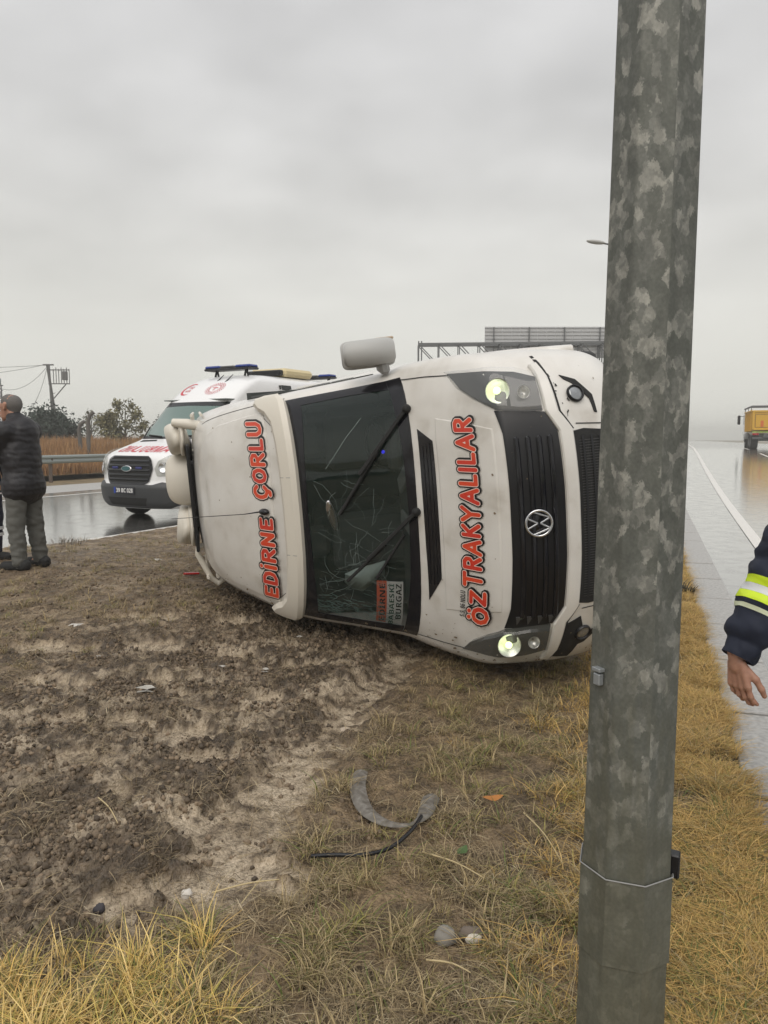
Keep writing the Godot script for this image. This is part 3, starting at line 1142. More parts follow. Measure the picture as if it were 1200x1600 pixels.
# ---------------------------------------------------------------- vehicle skin
func shell(s: CarShape, rows: Array, hole: Callable, arches: Array, mb: MB, tail := 0.07) -> void:
	var us := [0.0, 0.16, 0.33, 0.5, 0.65, 0.78, 0.86, 0.93, 0.95, 0.968, 0.98, 0.99, 0.996, 0.9992, 1.0]
	var fu := []
	for k in range(us.size() - 1, 0, -1):
		fu.append(-us[k])
	fu.append_array(us)
	var ns := 56
	var ring_n := 0
	var front0 := 0
	var base := mb.v.size()
	var first: Vector3 = s.st(rows[0])
	var bf0 := first.x + first.z
	for h in rows:
		var q := s.st(h)
		var bf := q.x + q.z
		var ring: Array[Vector3] = []
		ring.append(Vector3(0, h, -s.back))
		for k in 5:
			var a := PI / 2 * k / 4
			var r := minf(tail, q.y * 0.9)
			ring.append(Vector3(-(q.y - r) - r * sin(a), h, -s.back + r - r * cos(a)))
		for k in ns:
			ring.append(Vector3(-q.y, h, -lerpf(s.back - tail, bf, float(k + 1) / (ns + 1))))
		front0 = ring.size()
		for u in fu:
			ring.append(s.pos(u * q.y, h))
		for k in range(ns - 1, -1, -1):
			ring.append(Vector3(q.y, h, -lerpf(s.back - tail, bf, float(k + 1) / (ns + 1))))
		for k in range(4, -1, -1):
			var a := PI / 2 * k / 4
			var r := minf(tail, q.y * 0.9)
			ring.append(Vector3((q.y - r) + r * sin(a), h, -s.back + r - r * cos(a)))
		ring.append(Vector3(0, h, -s.back))
		ring_n = ring.size()
		for p in ring:
			mb.put(p, Vector3.UP)
	for r in rows.size() - 1:
		var hm: float = (rows[r] + rows[r + 1]) / 2.0
		for k in ring_n - 1:
			var a := base + r * ring_n + k
			var f := k - front0
			if f >= 0 and f < fu.size() - 1 and hole.call((fu[f] + fu[f + 1]) / 2.0, hm):
				continue
			var mid := (mb.v[a] + mb.v[a + ring_n + 1]) / 2.0
			var cut := false
			for w in arches:
				if Vector2(mid.z + w[0], mid.y - w[1]).length() < w[2] and (k < front0 or f >= fu.size() - 2):
					cut = true
			if cut:
				continue
			mb.i.append_array([a, a + 1, a + ring_n + 1, a, a + ring_n + 1, a + ring_n])
	mb.smooth()

func row_list(s: CarShape, extra: Array, step := 0.05) -> Array:
	var o := []
	for q in s.t:
		o.append(q[0])
	o.append_array(extra)
	o.sort()
	var r := [o[0]]
	for k in range(1, o.size()):
		var a: float = o[k - 1]
		var b: float = o[k]
		if b - a < 1e-4:
			continue
		var m := maxi(1, int(ceil((b - a) / step)))
		for q in m:
			r.append(lerpf(a, b, float(q + 1) / m))
	return r

func wheel(parent: Node, at: Vector3, r: float, w: float, out: float, rim_mat: Material) -> void:
	var basis := Basis(Vector3(0, 1, 0), Vector3(out, 0, 0), Vector3(0, 0, 1) * 1.0)
	if basis.determinant() < 0:
		basis.z = -basis.z
	var tyre := MB.new()
	var h := w / 2
	tyre.lathe(at, basis, [Vector2(r * 0.62, -h), Vector2(r * 0.9, -h), Vector2(r * 0.98, -h * 0.8), Vector2(r, -h * 0.4), Vector2(r, h * 0.4), Vector2(r * 0.98, h * 0.8), Vector2(r * 0.9, h), Vector2(r * 0.66, h), Vector2(r * 0.62, h * 0.7)], 32)
	var t := obj("wheel", tyre.mesh(M.rubber), parent)
	var rim := MB.new()
	rim.lathe(at, basis, [Vector2(r * 0.66, h * 0.95), Vector2(r * 0.6, h * 0.75), Vector2(r * 0.5, h * 0.45), Vector2(r * 0.3, h * 0.6), Vector2(r * 0.2, h * 0.8), Vector2(0.001, h * 0.8)], 24)
	obj("rim", rim.mesh(rim_mat), t)

func arch_lip(parent: Node, at: Vector3, r: float, side: float, material: Material) -> void:
	var mb := MB.new()
	var pts := []
	for k in 19:
		var a := PI * k / 18.0
		pts.append(at + Vector3(0, sin(a) * r, cos(a) * r))
	mb.tube(pts, 0.035, 8)
	var cup := MB.new()
	for k in 18:
		var a := PI * k / 18.0
		var b := PI * (k + 1) / 18.0
		var p := at + Vector3(0, sin(a) * r, cos(a) * r)
		var q := at + Vector3(0, sin(b) * r, cos(b) * r)
		cup.quad(p, q, q - Vector3(side * 0.35, 0, 0), p - Vector3(side * 0.35, 0, 0))
		cup.tri(p - Vector3(side * 0.35, 0, 0), q - Vector3(side * 0.35, 0, 0), at - Vector3(side * 0.35, 0, 0))
	var o := obj("wheel_arch", mb.mesh(material), parent)
	obj("liner", cup.mesh(M.matt_black), o)

# a stroke painted or laid on a skin
func skin_bar(mb: MB, s: CarShape, pts: Array, w: float, off: float) -> void:
	for k in pts.size() - 1:
		var a: Vector2 = pts[k]
		var b: Vector2 = pts[k + 1]
		var cnt := maxi(1, int(ceil(a.distance_to(b) / 0.06)))
		for q in cnt:
			var c := a.lerp(b, float(q) / cnt)
			var d := a.lerp(b, float(q + 1) / cnt)
			var pc := s.at(c.x, c.y, off)
			var pd := s.at(d.x, d.y, off)
			var side := (pd - pc).cross(s.nrm(c.x, c.y)).normalized() * w * 0.5
			mb.quad(pc - side, pc + side, pd + side, pd - side)

func make_van() -> void:
	var s := CarShape.new([[0.20, 0.10, 0.80, 0.55], [0.30, -0.04, 0.92, 0.58], [0.45, -0.115, 0.955, 0.6], [0.72, -0.14, 0.97, 0.6], [0.82, -0.12, 0.97, 0.6], [1.05, -0.06, 0.97, 0.6], [1.085, -0.03, 0.97, 0.59], [1.2, 0.2, 0.965, 0.55], [1.32, 0.46, 0.945, 0.48], [1.385, 0.60, 0.925, 0.44], [1.42, 0.65, 0.913, 0.42], [1.55, 0.755, 0.89, 0.415], [1.75, 0.91, 0.862, 0.41], [2.08, 1.17, 0.818, 0.40], [2.14, 1.24, 0.807, 0.4], [2.4, 1.68, 0.752, 0.42], [2.6, 2.05, 0.69, 0.46], [2.70, 2.32, 0.62, 0.5], [2.76, 2.65, 0.5, 0.55], [2.785, 3.1, 0.36, 0.5], [2.795, 3.4, 0.2, 0.4], [2.80, 3.6, 0.02, 0.05]], 6.5)
	var root := thing("minibus", "white passenger minibus with red lettering lying on its side on the muddy verge", "minibus")
	root.transform = Transform3D(Basis(Vector3(-0.06958981, 0.99602761, 0.05555404), Vector3(-0.9696089, -0.08062777, 0.23099296), Vector3(0.23455457, -0.03779093, 0.97136811)), Vector3(0.55555843 + 1.2 * 0.9696089, 1.01646589 + 1.2 * 0.08062777, -4.28126863 - 1.2 * 0.23099296))
	# body
	var mb := MB.new()
	shell(s, row_list(s, [1.42, 2.08]), func(u: float, h: float) -> bool: return absf(u) < 0.93 and h > 1.42 and h < 2.08, [[0.95, 0.36, 0.43], [4.75, 0.36, 0.43]], mb)
	obj("body", mb.mesh(M.white), root)
	var under := MB.new()
	under.box(Vector3(0, 0.30, -3.3), Vector3(1.5, 0.18, 6.0), Basis.IDENTITY, 0.02)
	under.tube([Vector3(0.3, 0.22, -1.5), Vector3(0.3, 0.2, -3.5), Vector3(0.35, 0.2, -6.2)], 0.05, 10)
	under.tube([Vector3(-0.85, 0.36, -4.75), Vector3(0.85, 0.36, -4.75)], 0.07, 10)
	under.ball(Vector3(0, 0.34, -4.75), Vector3(0.2, 0.18, 0.2))
	under.box(Vector3(-0.3, 0.22, -3.4), Vector3(0.4, 0.15, 0.9), Basis.IDENTITY, 0.03)
	obj("underbody", under.mesh(M.matt_black), root)
	for z in [-0.95, -4.75]:
		for x in [-1.0, 1.0]:
			arch_lip(root, Vector3(x * 0.955, 0.36, z), 0.43, x, M.white)
			wheel(root, Vector3(x * 0.84, 0.34, z), 0.345, 0.22, x, M.grey_plastic)
	# side windows, dark
	for x in [-1.0, 1.0]:
		var b0 := 1.25
		for w in [[1.35, 2.15], [2.25, 3.3], [3.4, 4.6], [4.7, 6.2]]:
			var win := MB.new()
			var y0 := 1.42 if w[0] > 1.4 else 1.46
			var hl := s.st(y0).y
			var hh := s.st(2.0).y
			win.quad(Vector3(x * (hl + 0.006), y0, -w[0]), Vector3(x * (hl + 0.006), y0, -w[1]), Vector3(x * (hh + 0.006), 2.0, -w[1]), Vector3(x * (hh + 0.006), 2.0, -w[0] - (0.3 if w[0] < 1.4 else 0.0)))
			win.quad(Vector3(x * (hl - 0.03), y0, -w[0]), Vector3(x * (hl - 0.03), y0, -w[1]), Vector3(x * (hl + 0.006), y0, -w[1]), Vector3(x * (hl + 0.006), y0, -w[0]))
			obj("side_window", win.mesh(M.dark_glass), root)
		var trim := MB.new()
		trim.box(Vector3(x * 0.975, 0.72, -3.0), Vector3(0.03, 0.1, 2.8), Basis.IDENTITY, 0.01)
		obj("side_moulding", trim.mesh(M.black), root)
	# cab seen through the windscreen
	var lin_ := MB.new()
	for q in [[Vector3(0, 2.13, -3.25), Vector3(1.5, 0.02, 2.6)], [Vector3(0, 0.55, -2.6), Vector3(1.8, 0.02, 3.6)], [Vector3(-0.83, 1.3, -3.05), Vector3(0.02, 1.62, 2.9)], [Vector3(0.83, 1.3, -3.05), Vector3(0.02, 1.62, 2.9)], [Vector3(0, 1.3, -4.5), Vector3(1.76, 1.7, 0.02)]]:
		lin_.box(q[0], q[1])
	obj("cab_lining", lin_.mesh(M.interior), root)
	var dash := MB.new()
	dash.box(Vector3(0, 1.22, -1.12), Vector3(1.66, 0.26, 0.5), Basis(Vector3.RIGHT, -0.1), 0.05)
	dash.box(Vector3(0.42, 1.36, -1.25), Vector3(0.42, 0.1, 0.2), Basis.IDENTITY, 0.04)
	dash.box(Vector3(0, 1.0, -1.3), Vector3(1.6, 0.5, 0.2), Basis.IDENTITY, 0.04)
	obj("dashboard", dash.mesh(M.interior), root)
	var clutter := MB.new()
	clutter.box(Vector3(0.2, 1.38, -0.98), Vector3(0.12, 0.03, 0.3), Basis(Vector3.UP, 0.5), 0.01)
	clutter.box(Vector3(-0.12, 1.37, -1.02), Vector3(0.1, 0.025, 0.26), Basis(Vector3.UP, -0.3), 0.008)
	obj("dash_tray", clutter.mesh(M.interior_grey), root)
	var sw := MB.new()
	var ring := []
	var sb := Basis(Vector3.RIGHT, -0.9)
	for k in 24:
		ring.append(Vector3(0.42, 1.36, -1.5) + sb * Vector3(cos(TAU * k / 24) * 0.2, sin(TAU * k / 24) * 0.2, 0))
	sw.tube(ring, 0.016, 8, false, true)
	for a in [0.0, 2.2, -2.2]:
		sw.bar(Vector3(0.42, 1.36, -1.5), Vector3(0.42, 1.36, -1.5) + sb * Vector3(sin(a) * 0.19, -cos(a) * 0.19, 0), 0.04, 0.02)
	obj("steering_wheel", sw.mesh(M.matt_black), root)
	for q in [[0.42, 1.95], [-0.42, 1.95], [0.45, 3.0], [-0.45, 3.0]]:
		var seat := MB.new()
		seat.box(Vector3(q[0], 0.95, -q[1]), Vector3(0.5, 0.16, 0.5), Basis.IDENTITY, 0.05)
		seat.box(Vector3(q[0], 1.35, -q[1] - 0.3), Vector3(0.48, 0.72, 0.14), Basis(Vector3.RIGHT, 0.15), 0.05)
		seat.box(Vector3(q[0], 1.82, -q[1] - 0.36), Vector3(0.28, 0.2, 0.1), Basis(Vector3.RIGHT, 0.15), 0.04)
		obj("seat", seat.mesh(M.interior_grey), root)
	# windscreen: glass, black border, cracks
	var g := MB.new()
	var gp := []
	for k in 9:
		var h := lerpf(1.405, 2.095, k / 8.0)
		gp.append([s.st(h).y * 0.938, h])
	for k in 9:
		var h := lerpf(2.095, 1.405, k / 8.0)
		gp.append([-s.st(h).y * 0.938, h])
	patch(g, s, pv(gp), 0.002, 0.0, 0.0, 0.04)
	var pane := obj("windscreen", g.mesh(M.tint), root)
	var fr := MB.new()
	var wl := func(h: float) -> float: return s.st(h).y * 0.935
	patch(fr, s, pv([[-wl.call(1.4), 1.40], [wl.call(1.4), 1.40], [wl.call(1.48), 1.48], [0.78, 1.475], [0.4, 1.452], [0, 1.445], [-0.4, 1.452], [-0.78, 1.475], [-wl.call(1.48), 1.48]]), 0.005, 0.006)
	patch(fr, s, pv([[-wl.call(2.0), 2.0], [-0.72, 2.0], [-0.4, 2.02], [0, 2.03], [0.4, 2.02], [0.72, 2.0], [wl.call(2.0), 2.0], [wl.call(2.1), 2.1], [-wl.call(2.1), 2.1]]), 0.005, 0.006)
	for x in [-1.0, 1.0]:
		patch(fr, s, pv([[x * wl.call(1.48), 1.48], [x * (wl.call(1.48) - 0.055), 1.48], [x * (wl.call(1.7) - 0.045), 1.7], [x * (wl.call(2.0) - 0.05), 2.0], [x * wl.call(2.0), 2.0], [x * wl.call(1.7), 1.7]]), 0.005, 0.006)
	obj("screen_border", fr.mesh(M.gloss_black), pane)
	var cr := MB.new()
	rng.seed = 21
	for hub in [[-0.02, 1.86, 7, 0.4], [-0.42, 1.74, 15, 0.33], [-0.3, 1.62, 10, 0.24], [-0.55, 1.85, 8, 0.2], [0.22, 1.82, 3, 0.2], [-0.62, 1.95, 8, 0.22], [-0.1, 1.68, 6, 0.25], [-0.2, 1.8, 5, 0.2]]:
		for k in hub[2]:
			var a := rng.randf() * TAU
			var p := Vector2(hub[0], hub[1])
			var pts := [p + Vector2(cos(a), sin(a)) * rng.randf() * 0.1]
			var len: float = hub[3] * rng.randf_range(0.4, 1.0)
			for q in 5:
				a += rng.randf_range(-0.55, 0.55)
				var nx: Vector2 = pts[pts.size() - 1] + Vector2(cos(a), sin(a)) * len / 5
				if absf(nx.x) > 0.74 or nx.y > 2.0 or nx.y < 1.48:
					break
				pts.append(nx)
			skin_bar(cr, s, pts, rng.randf_range(0.0007, 0.0017), 0.0035)
	skin_bar(cr, s, [Vector2(0.62, 1.66), Vector2(0.5, 1.76), Vector2(0.3, 1.9)], 0.003, 0.0035)
	var crm := mat("crack_edge", lin(0.22, 0.27, 0.255), 0.4)
	tag(obj("cracks", cr.mesh(crm), pane), "", "", "", "stuff")
	# shattered pale lower corner: fine crushed glass along the low pillar
	var crush := MB.new()
	for k in 260:
		var h := rng.randf_range(1.5, 2.02)
		var l: float = -wl.call(h) + 0.06 + absf(rng.randfn(0.0, 0.07))
		var a := rng.randf_range(-0.5, 0.5) + 1.2
		skin_bar(crush, s, [Vector2(l, h), Vector2(l, h) + Vector2(cos(a), sin(a)) * rng.randf_range(0.01, 0.06)], rng.randf_range(0.001, 0.0035), 0.004)
	tag(obj("crushed_glass", crush.mesh(mat("crushed_glass", lin(0.10, 0.16, 0.145), 0.3)), pane), "", "", "", "stuff")
	# things inside the glass
	var bag := MB.new()
	var bl := [Vector2(-0.44, 1.86), Vector2(-0.40, 1.79), Vector2(-0.36, 1.69), Vector2(-0.335, 1.62), Vector2(-0.43, 1.62), Vector2(-0.5, 1.68), Vector2(-0.565, 1.75), Vector2(-0.56, 1.82), Vector2(-0.5, 1.86)]
	var cpos := s.at(-0.46, 1.74, -0.03)
	for k in bl.size():
		var a := s.at(bl[k].x, bl[k].y, -0.055 - 0.02 * (k % 2))
		var b := s.at(bl[(k + 1) % bl.size()].x, bl[(k + 1) % bl.size()].y, -0.055 - 0.02 * ((k + 1) % 2))
		bag.tri(cpos, a, b)
		bag.tri(s.at(-0.46, 1.74, -0.11), b, a)
	bag.smooth()
	obj("crumpled_bag", bag.mesh(mat("pale_bag", lin(0.42, 0.52, 0.48), 0.6)), root)
	var card := MB.new()
	patch(card, s, pv([[-0.80, 1.50], [-0.46, 1.50], [-0.46, 1.645], [-0.77, 1.645]]), -0.008, 0.003)
	var cardo := obj("destination_card", card.mesh(M.print_white), root)
	var band := MB.new()
	patch(band, s, pv([[-0.775, 1.592], [-0.455, 1.592], [-0.455, 1.65], [-0.765, 1.65]]), -0.006)
	obj("red_band", band.mesh(mat("red_card", lin(0.8, 0.14, 0.06), 0.5)), cardo)
	obj("lettering", text_on("EDİRNE", s, -0.76, -0.475, 1.601, 1.643, -0.004, M.print_black), cardo)
	obj("lettering", text_on("BABAESKİ", s, -0.79, -0.475, 1.55, 1.586, -0.006, mat("green_print", lin(0.02, 0.09, 0.06), 0.5)), cardo)
	obj("lettering", text_on("BURGAZ", s, -0.74, -0.475, 1.508, 1.54, -0.006, M.print_black), cardo)
	var rv := MB.new()
	rv.ball(s.at(-0.02, 1.9, -0.04), Vector3(0.125, 0.035, 0.02), Basis(s.nrm(0, 1.9).cross(Vector3.RIGHT).normalized(), -0.42), 16, 8)
	obj("inside_mirror", rv.mesh(M.chrome), root)
	var blue_spot := MB.new()  # glowing bead added to stand for a blue beacon mirrored in the windscreen
	blue_spot.ball(s.at(0.40, 1.575, -0.04), Vector3(0.012, 0.012, 0.008))
	var glint_mat := mat("blue_beacon_glint", lin(0.02, 0.03, 0.5), 0.3)
	glint_mat.emission_enabled = true
	glint_mat.emission = Color(0.12, 0.12, 1.0)
	glint_mat.emission_energy_multiplier = 0.7
	obj("added_beacon_glint", blue_spot.mesh(glint_mat), root)
	# wipers
	for w in [[Vector2(0.66, 1.40), Vector2(0.26, 1.69), Vector2(0.40, 1.585), Vector2(0.0, 1.83)], [Vector2(0.015, 1.40), Vector2(-0.30, 1.68), Vector2(-0.2, 1.58), Vector2(-0.455, 1.81)]]:
		var wm := MB.new()
		wm.bar(s.at(w[0].x, w[0].y, 0.02), s.at(w[1].x, w[1].y, 0.045), 0.026, 0.016, s.nrm(0, 1.6), 0.004)
		wm.bar(s.at(w[2].x, w[2].y, 0.022), s.at(w[3].x, w[3].y, 0.022), 0.02, 0.03, s.nrm(0, 1.6), 0.004)
		wm.ball(s.at(w[0].x, w[0].y, 0.015), Vector3(0.03, 0.03, 0.03))
		obj("wiper", wm.mesh(M.matt_black), root)
	var w3 := MB.new()
	w3.bar(s.at(-0.13, 1.47, 0.022), s.at(-0.43, 1.64, 0.022), 0.016, 0.02, s.nrm(0, 1.6), 0.003)
	obj("wiper", w3.mesh(M.matt_black), root)
	# visor over the windscreen
	var vis := MB.new()
	var half := [[0.0, 2.062], [0.3, 2.064], [0.5, 2.07], [0.66, 2.078], [0.755, 2.085], [0.79, 2.11], [0.782, 2.19], [0.765, 2.25], [0.73, 2.268], [0.69, 2.24], [0.665, 2.205], [0.61, 2.178], [0.48, 2.165], [0.3, 2.158], [0.0, 2.155]]
	var full := []
	for k in half.size():
		full.append(half[k])
	for k in range(half.size() - 2, 0, -1):
		full.append([-half[k][0], half[k][1]])
	patch(vis, s, pv(full), 0.06, 0.075, 0.022, 0.035)
	obj("visor", vis.mesh(M.off_white), root)
	var seam := MB.new()
	for l in [-0.28, 0.25]:
		skin_bar(seam, s, [Vector2(l, 2.085), Vector2(l, 2.14)], 0.004, 0.0615)
	obj("visor_seam", seam.mesh(M.grey_plastic), root)
	# fairing panel
	var fp := MB.new()
	patch(fp, s, pv([[-0.69, 2.235], [0.69, 2.235], [0.675, 2.33], [0.615, 2.54], [0.55, 2.63], [0.45, 2.675], [-0.45, 2.675], [-0.55, 2.63], [-0.615, 2.54], [-0.675, 2.33]]), 0.012, 0.016, 0.009, 0.04)
	obj("fairing_panel", fp.mesh(M.white), root)
	var ant := MB.new()
	var an := s.nrm(0, 2.3)
	var ab := Basis(Vector3.RIGHT, an, Vector3.RIGHT.cross(an))
	ant.ball(s.at(0.0, 2.275, 0.03), Vector3(0.024, 0.03, 0.05), ab, 14, 8)
	ant.tube([s.at(0.0, 2.29, 0.045), s.at(-0.02, 2.36, 0.09), s.at(-0.09, 2.7, 0.28)], [0.006, 0.003, 0.002], 6)
	obj("antenna", ant.mesh(M.black), root)
	# bonnet slot, seams
	var slot := MB.new()
	patch(slot, s, pv([[0.535, 1.372], [0.462, 1.318], [-0.40, 1.316], [-0.56, 1.364], [-0.2, 1.372], [0.2, 1.374]]), 0.003, 0.003)
	var slo := obj("bonnet_slot", slot.mesh(M.gloss_black), root)
	for k in 3:
		var sl := MB.new()
		skin_bar(sl, s, [Vector2(0.45 - 0.01 * k, 1.332 + 0.013 * k), Vector2(-0.45, 1.332 + 0.013 * k)], 0.006, 0.007)
		obj("slat", sl.mesh(M.black), slo)
	var gap := MB.new()
	for x in [-1.0, 1.0]:
		skin_bar(gap, s, [Vector2(x * 0.845, 1.405), Vector2(x * 0.85, 1.3), Vector2(x * 0.845, 1.2)], 0.007, 0.0015)
		skin_bar(gap, s, [Vector2(x * 0.92, 0.785), Vector2(x * 0.79, 0.759), Vector2(x * 0.60, 0.745), Vector2(x * 0.50, 0.684)], 0.02, 0.0015)
		skin_bar(gap, s, [Vector2(x * 0.53, 0.66), Vector2(x * 0.52, 0.5), Vector2(x * 0.5, 0.36)], 0.006, 0.0015)
		var edge := []
		for q in 14:
			var hh := lerpf(2.09, 2.66, q / 13.0)
			edge.append(Vector2(x * s.st(hh).y * 0.955, hh))
		skin_bar(gap, s, edge, 0.006, 0.0015)
		skin_bar(gap, s, [Vector2(x * 0.60, 2.2), Vector2(x * 0.66, 2.24)], 0.004, 0.0015)
	obj("panel_gaps", gap.mesh(M.matt_black), root)
	var crease := MB.new()
	patch(crease, s, pv([[-0.53, 1.10], [0.53, 1.10], [0.57, 1.2], [0.60, 1.30], [0.47, 1.308], [-0.42, 1.306], [-0.60, 1.30], [-0.57, 1.2]]), 0.004, 0.006, 0.006, 0.05)
	obj("bonnet_panel", crease.mesh(M.white), root)
	# grille with four bars and the round badge
	var gr := MB.new()
	patch(gr, s, pv([[0.628, 1.083], [0.606, 0.826], [0.50, 0.772], [0.19, 0.762], [-0.19, 0.762], [-0.50, 0.772], [-0.606, 0.826], [-0.628, 1.083], [-0.50, 1.062], [-0.2, 1.056], [0.2, 1.056], [0.50, 1.062]]), 0.004, 0.006)
	var gro := obj("grille", gr.mesh(M.black), root)
	for k in 4:
		var bar := MB.new()
		var h := 0.82 + 0.06 * k
		patch(bar, s, pv([[-0.55, h - 0.013], [0.47, h - 0.013], [0.48, h], [0.47, h + 0.013], [-0.55, h + 0.013], [-0.56, h]]), 0.026, 0.024, 0.006, 0.08)
		obj("grille_bar", bar.mesh(M.gloss_black), gro)
		for x in [-1.0]:
			var fin := MB.new()
			patch(fin, s, pv([[x * 0.55, h + 0.002], [x * 0.60, h + 0.026], [x * 0.55, h + 0.034]]), 0.012, 0.01)
			obj("fin", fin.mesh(M.lamp_grey), gro)
	# badge: a ring with a V over a W
	var bc := s.pos(0, 0.916)
	var bn := s.nrm(0, 0.916)
	var bb := Basis(Vector3.RIGHT, bn.cross(Vector3.RIGHT).normalized(), bn)
	bc += bn * 0.032
	var badge := MB.new()
	var br := []
	for k in 32:
		br.append(bc + bb * Vector3(cos(TAU * k / 32) * 0.072, sin(TAU * k / 32) * 0.072, 0))
	badge.tube(br, 0.0078, 8, false, true)
	var strokes := [[-0.03, 0.064, 0.0, 0.006, 0.03, 0.064], [-0.064, 0.032, -0.03, -0.062, 0.0, -0.008, 0.03, -0.062, 0.064, 0.032]]
	for st in strokes:
		for k in range(0, st.size() - 2, 2):
			badge.bar(bc + bb * Vector3(st[k], st[k + 1], 0), bc + bb * Vector3(st[k + 2], st[k + 3], 0), 0.009, 0.012, bn, 0.002)
	obj("badge", badge.mesh(M.chrome), root)
	var disc := MB.new()
	disc.lathe(bc - bn * 0.03, Basis(Vector3.RIGHT, bn, Vector3.RIGHT.cross(bn)), [Vector2(0.075, 0), Vector2(0.075, 0.02), Vector2(0.001, 0.024)], 28)
	obj("badge_disc", disc.mesh(M.gloss_black), root)
	# headlamps
	for x in [-1.0, 1.0]:
		var outline := pv([[x * 0.855, 1.215], [x * 0.76, 1.185], [x * 0.695, 1.14], [x * 0.632, 1.078], [x * 0.612, 0.955], [x * 0.612, 0.835], [x * 0.80, 0.828], [x * 0.835, 0.93], [x * 0.85, 1.08]])
		var hl := MB.new()
		patch(hl, s, outline, 0.003, 0.004)
		var lamp := obj("headlamp", hl.mesh(M.lamp_grey), root)
		for q in [[0.735, 1.055, 0.07, true], [0.72, 0.925, 0.036, false]]:
			var c := s.pos(x * q[0], q[1])
			var fw := (s.nrm(x * q[0], q[1]) + Vector3(0, 0, 2.0)).normalized()
			var lb := Basis(Vector3.RIGHT, fw, Vector3.RIGHT.cross(fw)).orthonormalized()
			var bowl := MB.new()
			bowl.lathe(c + fw * 0.004, lb, [Vector2(q[2], 0.034), Vector2(q[2] * 0.92, 0.032), Vector2(q[2] * 0.7, 0.014), Vector2(q[2] * 0.3, 0.004), Vector2(0.001, 0.003)], 24)
			obj("reflector", bowl.mesh(mat("lamp_bowl", lin(0.5, 0.5, 0.47), 0.32, 0.9)), lamp)
			if q[3]:
				var lit := MB.new()
				lit.ball(c + fw * 0.02, Vector3(0.021, 0.02, 0.021), lb, 16, 10)
				obj("lit_bulb", lit.mesh(M.bulb), lamp)
				var l := OmniLight3D.new()
				l.name = part_name("lamp_light", lamp)
				lamp.add_child(l)
				l.position = c + fw * 0.02
				l.light_color = Color(0.95, 1.0, 0.85)
				l.light_energy = 0.004
				l.light_size = 0.03
				l.omni_range = 8.0
				l.omni_attenuation = 2.0
				l.shadow_enabled = true
		var lens := MB.new()
		patch(lens, s, outline, 0.05, 0.046, 0.012, 0.05)
		obj("lens", lens.mesh(M.glass), lamp)
	# pale band under the grille
	var bd := MB.new()
	var right := [[0.0, 0.757], [0.19, 0.757], [0.495, 0.767], [0.603, 0.822], [0.795, 0.825], [0.86, 0.84], [0.87, 0.79], [0.79, 0.765], [0.60, 0.752], [0.50, 0.69], [0.19, 0.682], [0.0, 0.682]]
	var loop := []
	for q in right:
		loop.append(q)
	for k in range(right.size() - 2, 0, -1):
		loop.append([-right[k][0], right[k][1]])
	patch(bd, s, pv(loop), 0.024, 0.03, 0.008, 0.05)
	obj("bumper_band", bd.mesh(M.white), root)
	# low intake with mesh
	var low := MB.new()
	patch(low, s, pv([[-0.49, 0.685], [0.49, 0.685], [0.50, 0.62], [0.47, 0.36], [0.40, 0.30], [-0.40, 0.30], [-0.47, 0.36], [-0.50, 0.62]]), 0.004, 0.006)
	var lowo := obj("low_intake", low.mesh(M.matt_black), root)
	for k in 6:
		var bar := MB.new()
		var h := 0.36 + 0.055 * k
		skin_bar(bar, s, [Vector2(-0.46, h), Vector2(0.46, h)], 0.014, 0.014)
		obj("intake_bar", bar.mesh(M.black), lowo)
	var meshy := MB.new()
	for k in 60:
		skin_bar(meshy, s, [Vector2(-0.45 + 0.015 * k, 0.34), Vector2(-0.45 + 0.015 * k, 0.66)], 0.003, 0.01)
	obj("intake_mesh", meshy.mesh(M.lamp_grey), lowo)
	# black patch on the damaged bumper corner by the ground
	var corner_patch := MB.new()
	patch(corner_patch, s, pv([[-0.62, 0.74], [-0.86, 0.775], [-0.88, 0.66], [-0.70, 0.62], [-0.58, 0.66]]), 0.005, 0.006)
	obj("bumper_black_patch", corner_patch.mesh(M.matt_black), root)
	for x in [-1.0, 1.0]:
		var fo := MB.new()
		patch(fo, s, pv([[x * 0.80, 0.69], [x * 0.775, 0.672], [x * 0.735, 0.605], [x * 0.66, 0.545], [x * 0.585, 0.53], [x * 0.58, 0.512], [x * 0.68, 0.52], [x * 0.77, 0.60]]), 0.004, 0.005)
		var foo := obj("fog_lamp", fo.mesh(M.matt_black), root)
		var c := s.at(x * 0.69, 0.63, 0.004)
		var fw := s.nrm(x * 0.685, 0.61)
		var lb := Basis(Vector3.UP.cross(fw).normalized(), fw, Vector3.UP.cross(fw).normalized().cross(fw))
		var ringm := MB.new()
		ringm.lathe(c, lb, [Vector2(0.052, 0.0), Vector2(0.05, 0.016), Vector2(0.043, 0.016), Vector2(0.041, 0.005)], 24)
		obj("fog_ring", ringm.mesh(M.black), foo)
		var lensm := MB.new()
		lensm.lathe(c, lb, [Vector2(0.042, 0.006), Vector2(0.03, 0.012), Vector2(0.001, 0.015)], 24)
		obj("fog_lens", lensm.mesh(mat("fog_lens", lin(0.3, 0.31, 0.32), 0.1, 0.6)), foo)
	# black scuffs along the bumper corner
	var scuff := MB.new()
	for k in 22:
		var t := pow(rng.randf(), 1.6)
		var p := Vector2(lerpf(0.80, 0.55, t), lerpf(0.78, 0.70, t)) + Vector2(rng.randfn(0, 0.012), -absf(rng.randfn(0, 0.02)))
		skin_bar(scuff, s, [p, p + Vector2(rng.randf_range(-0.02, 0.02), rng.randf_range(-0.012, 0.012))], rng.randf_range(0.002, 0.008), 0.003)
	obj("scuffs", scuff.mesh(M.matt_black), root)
	# mud thrown over the low side and the nose
	var splash := MB.new()
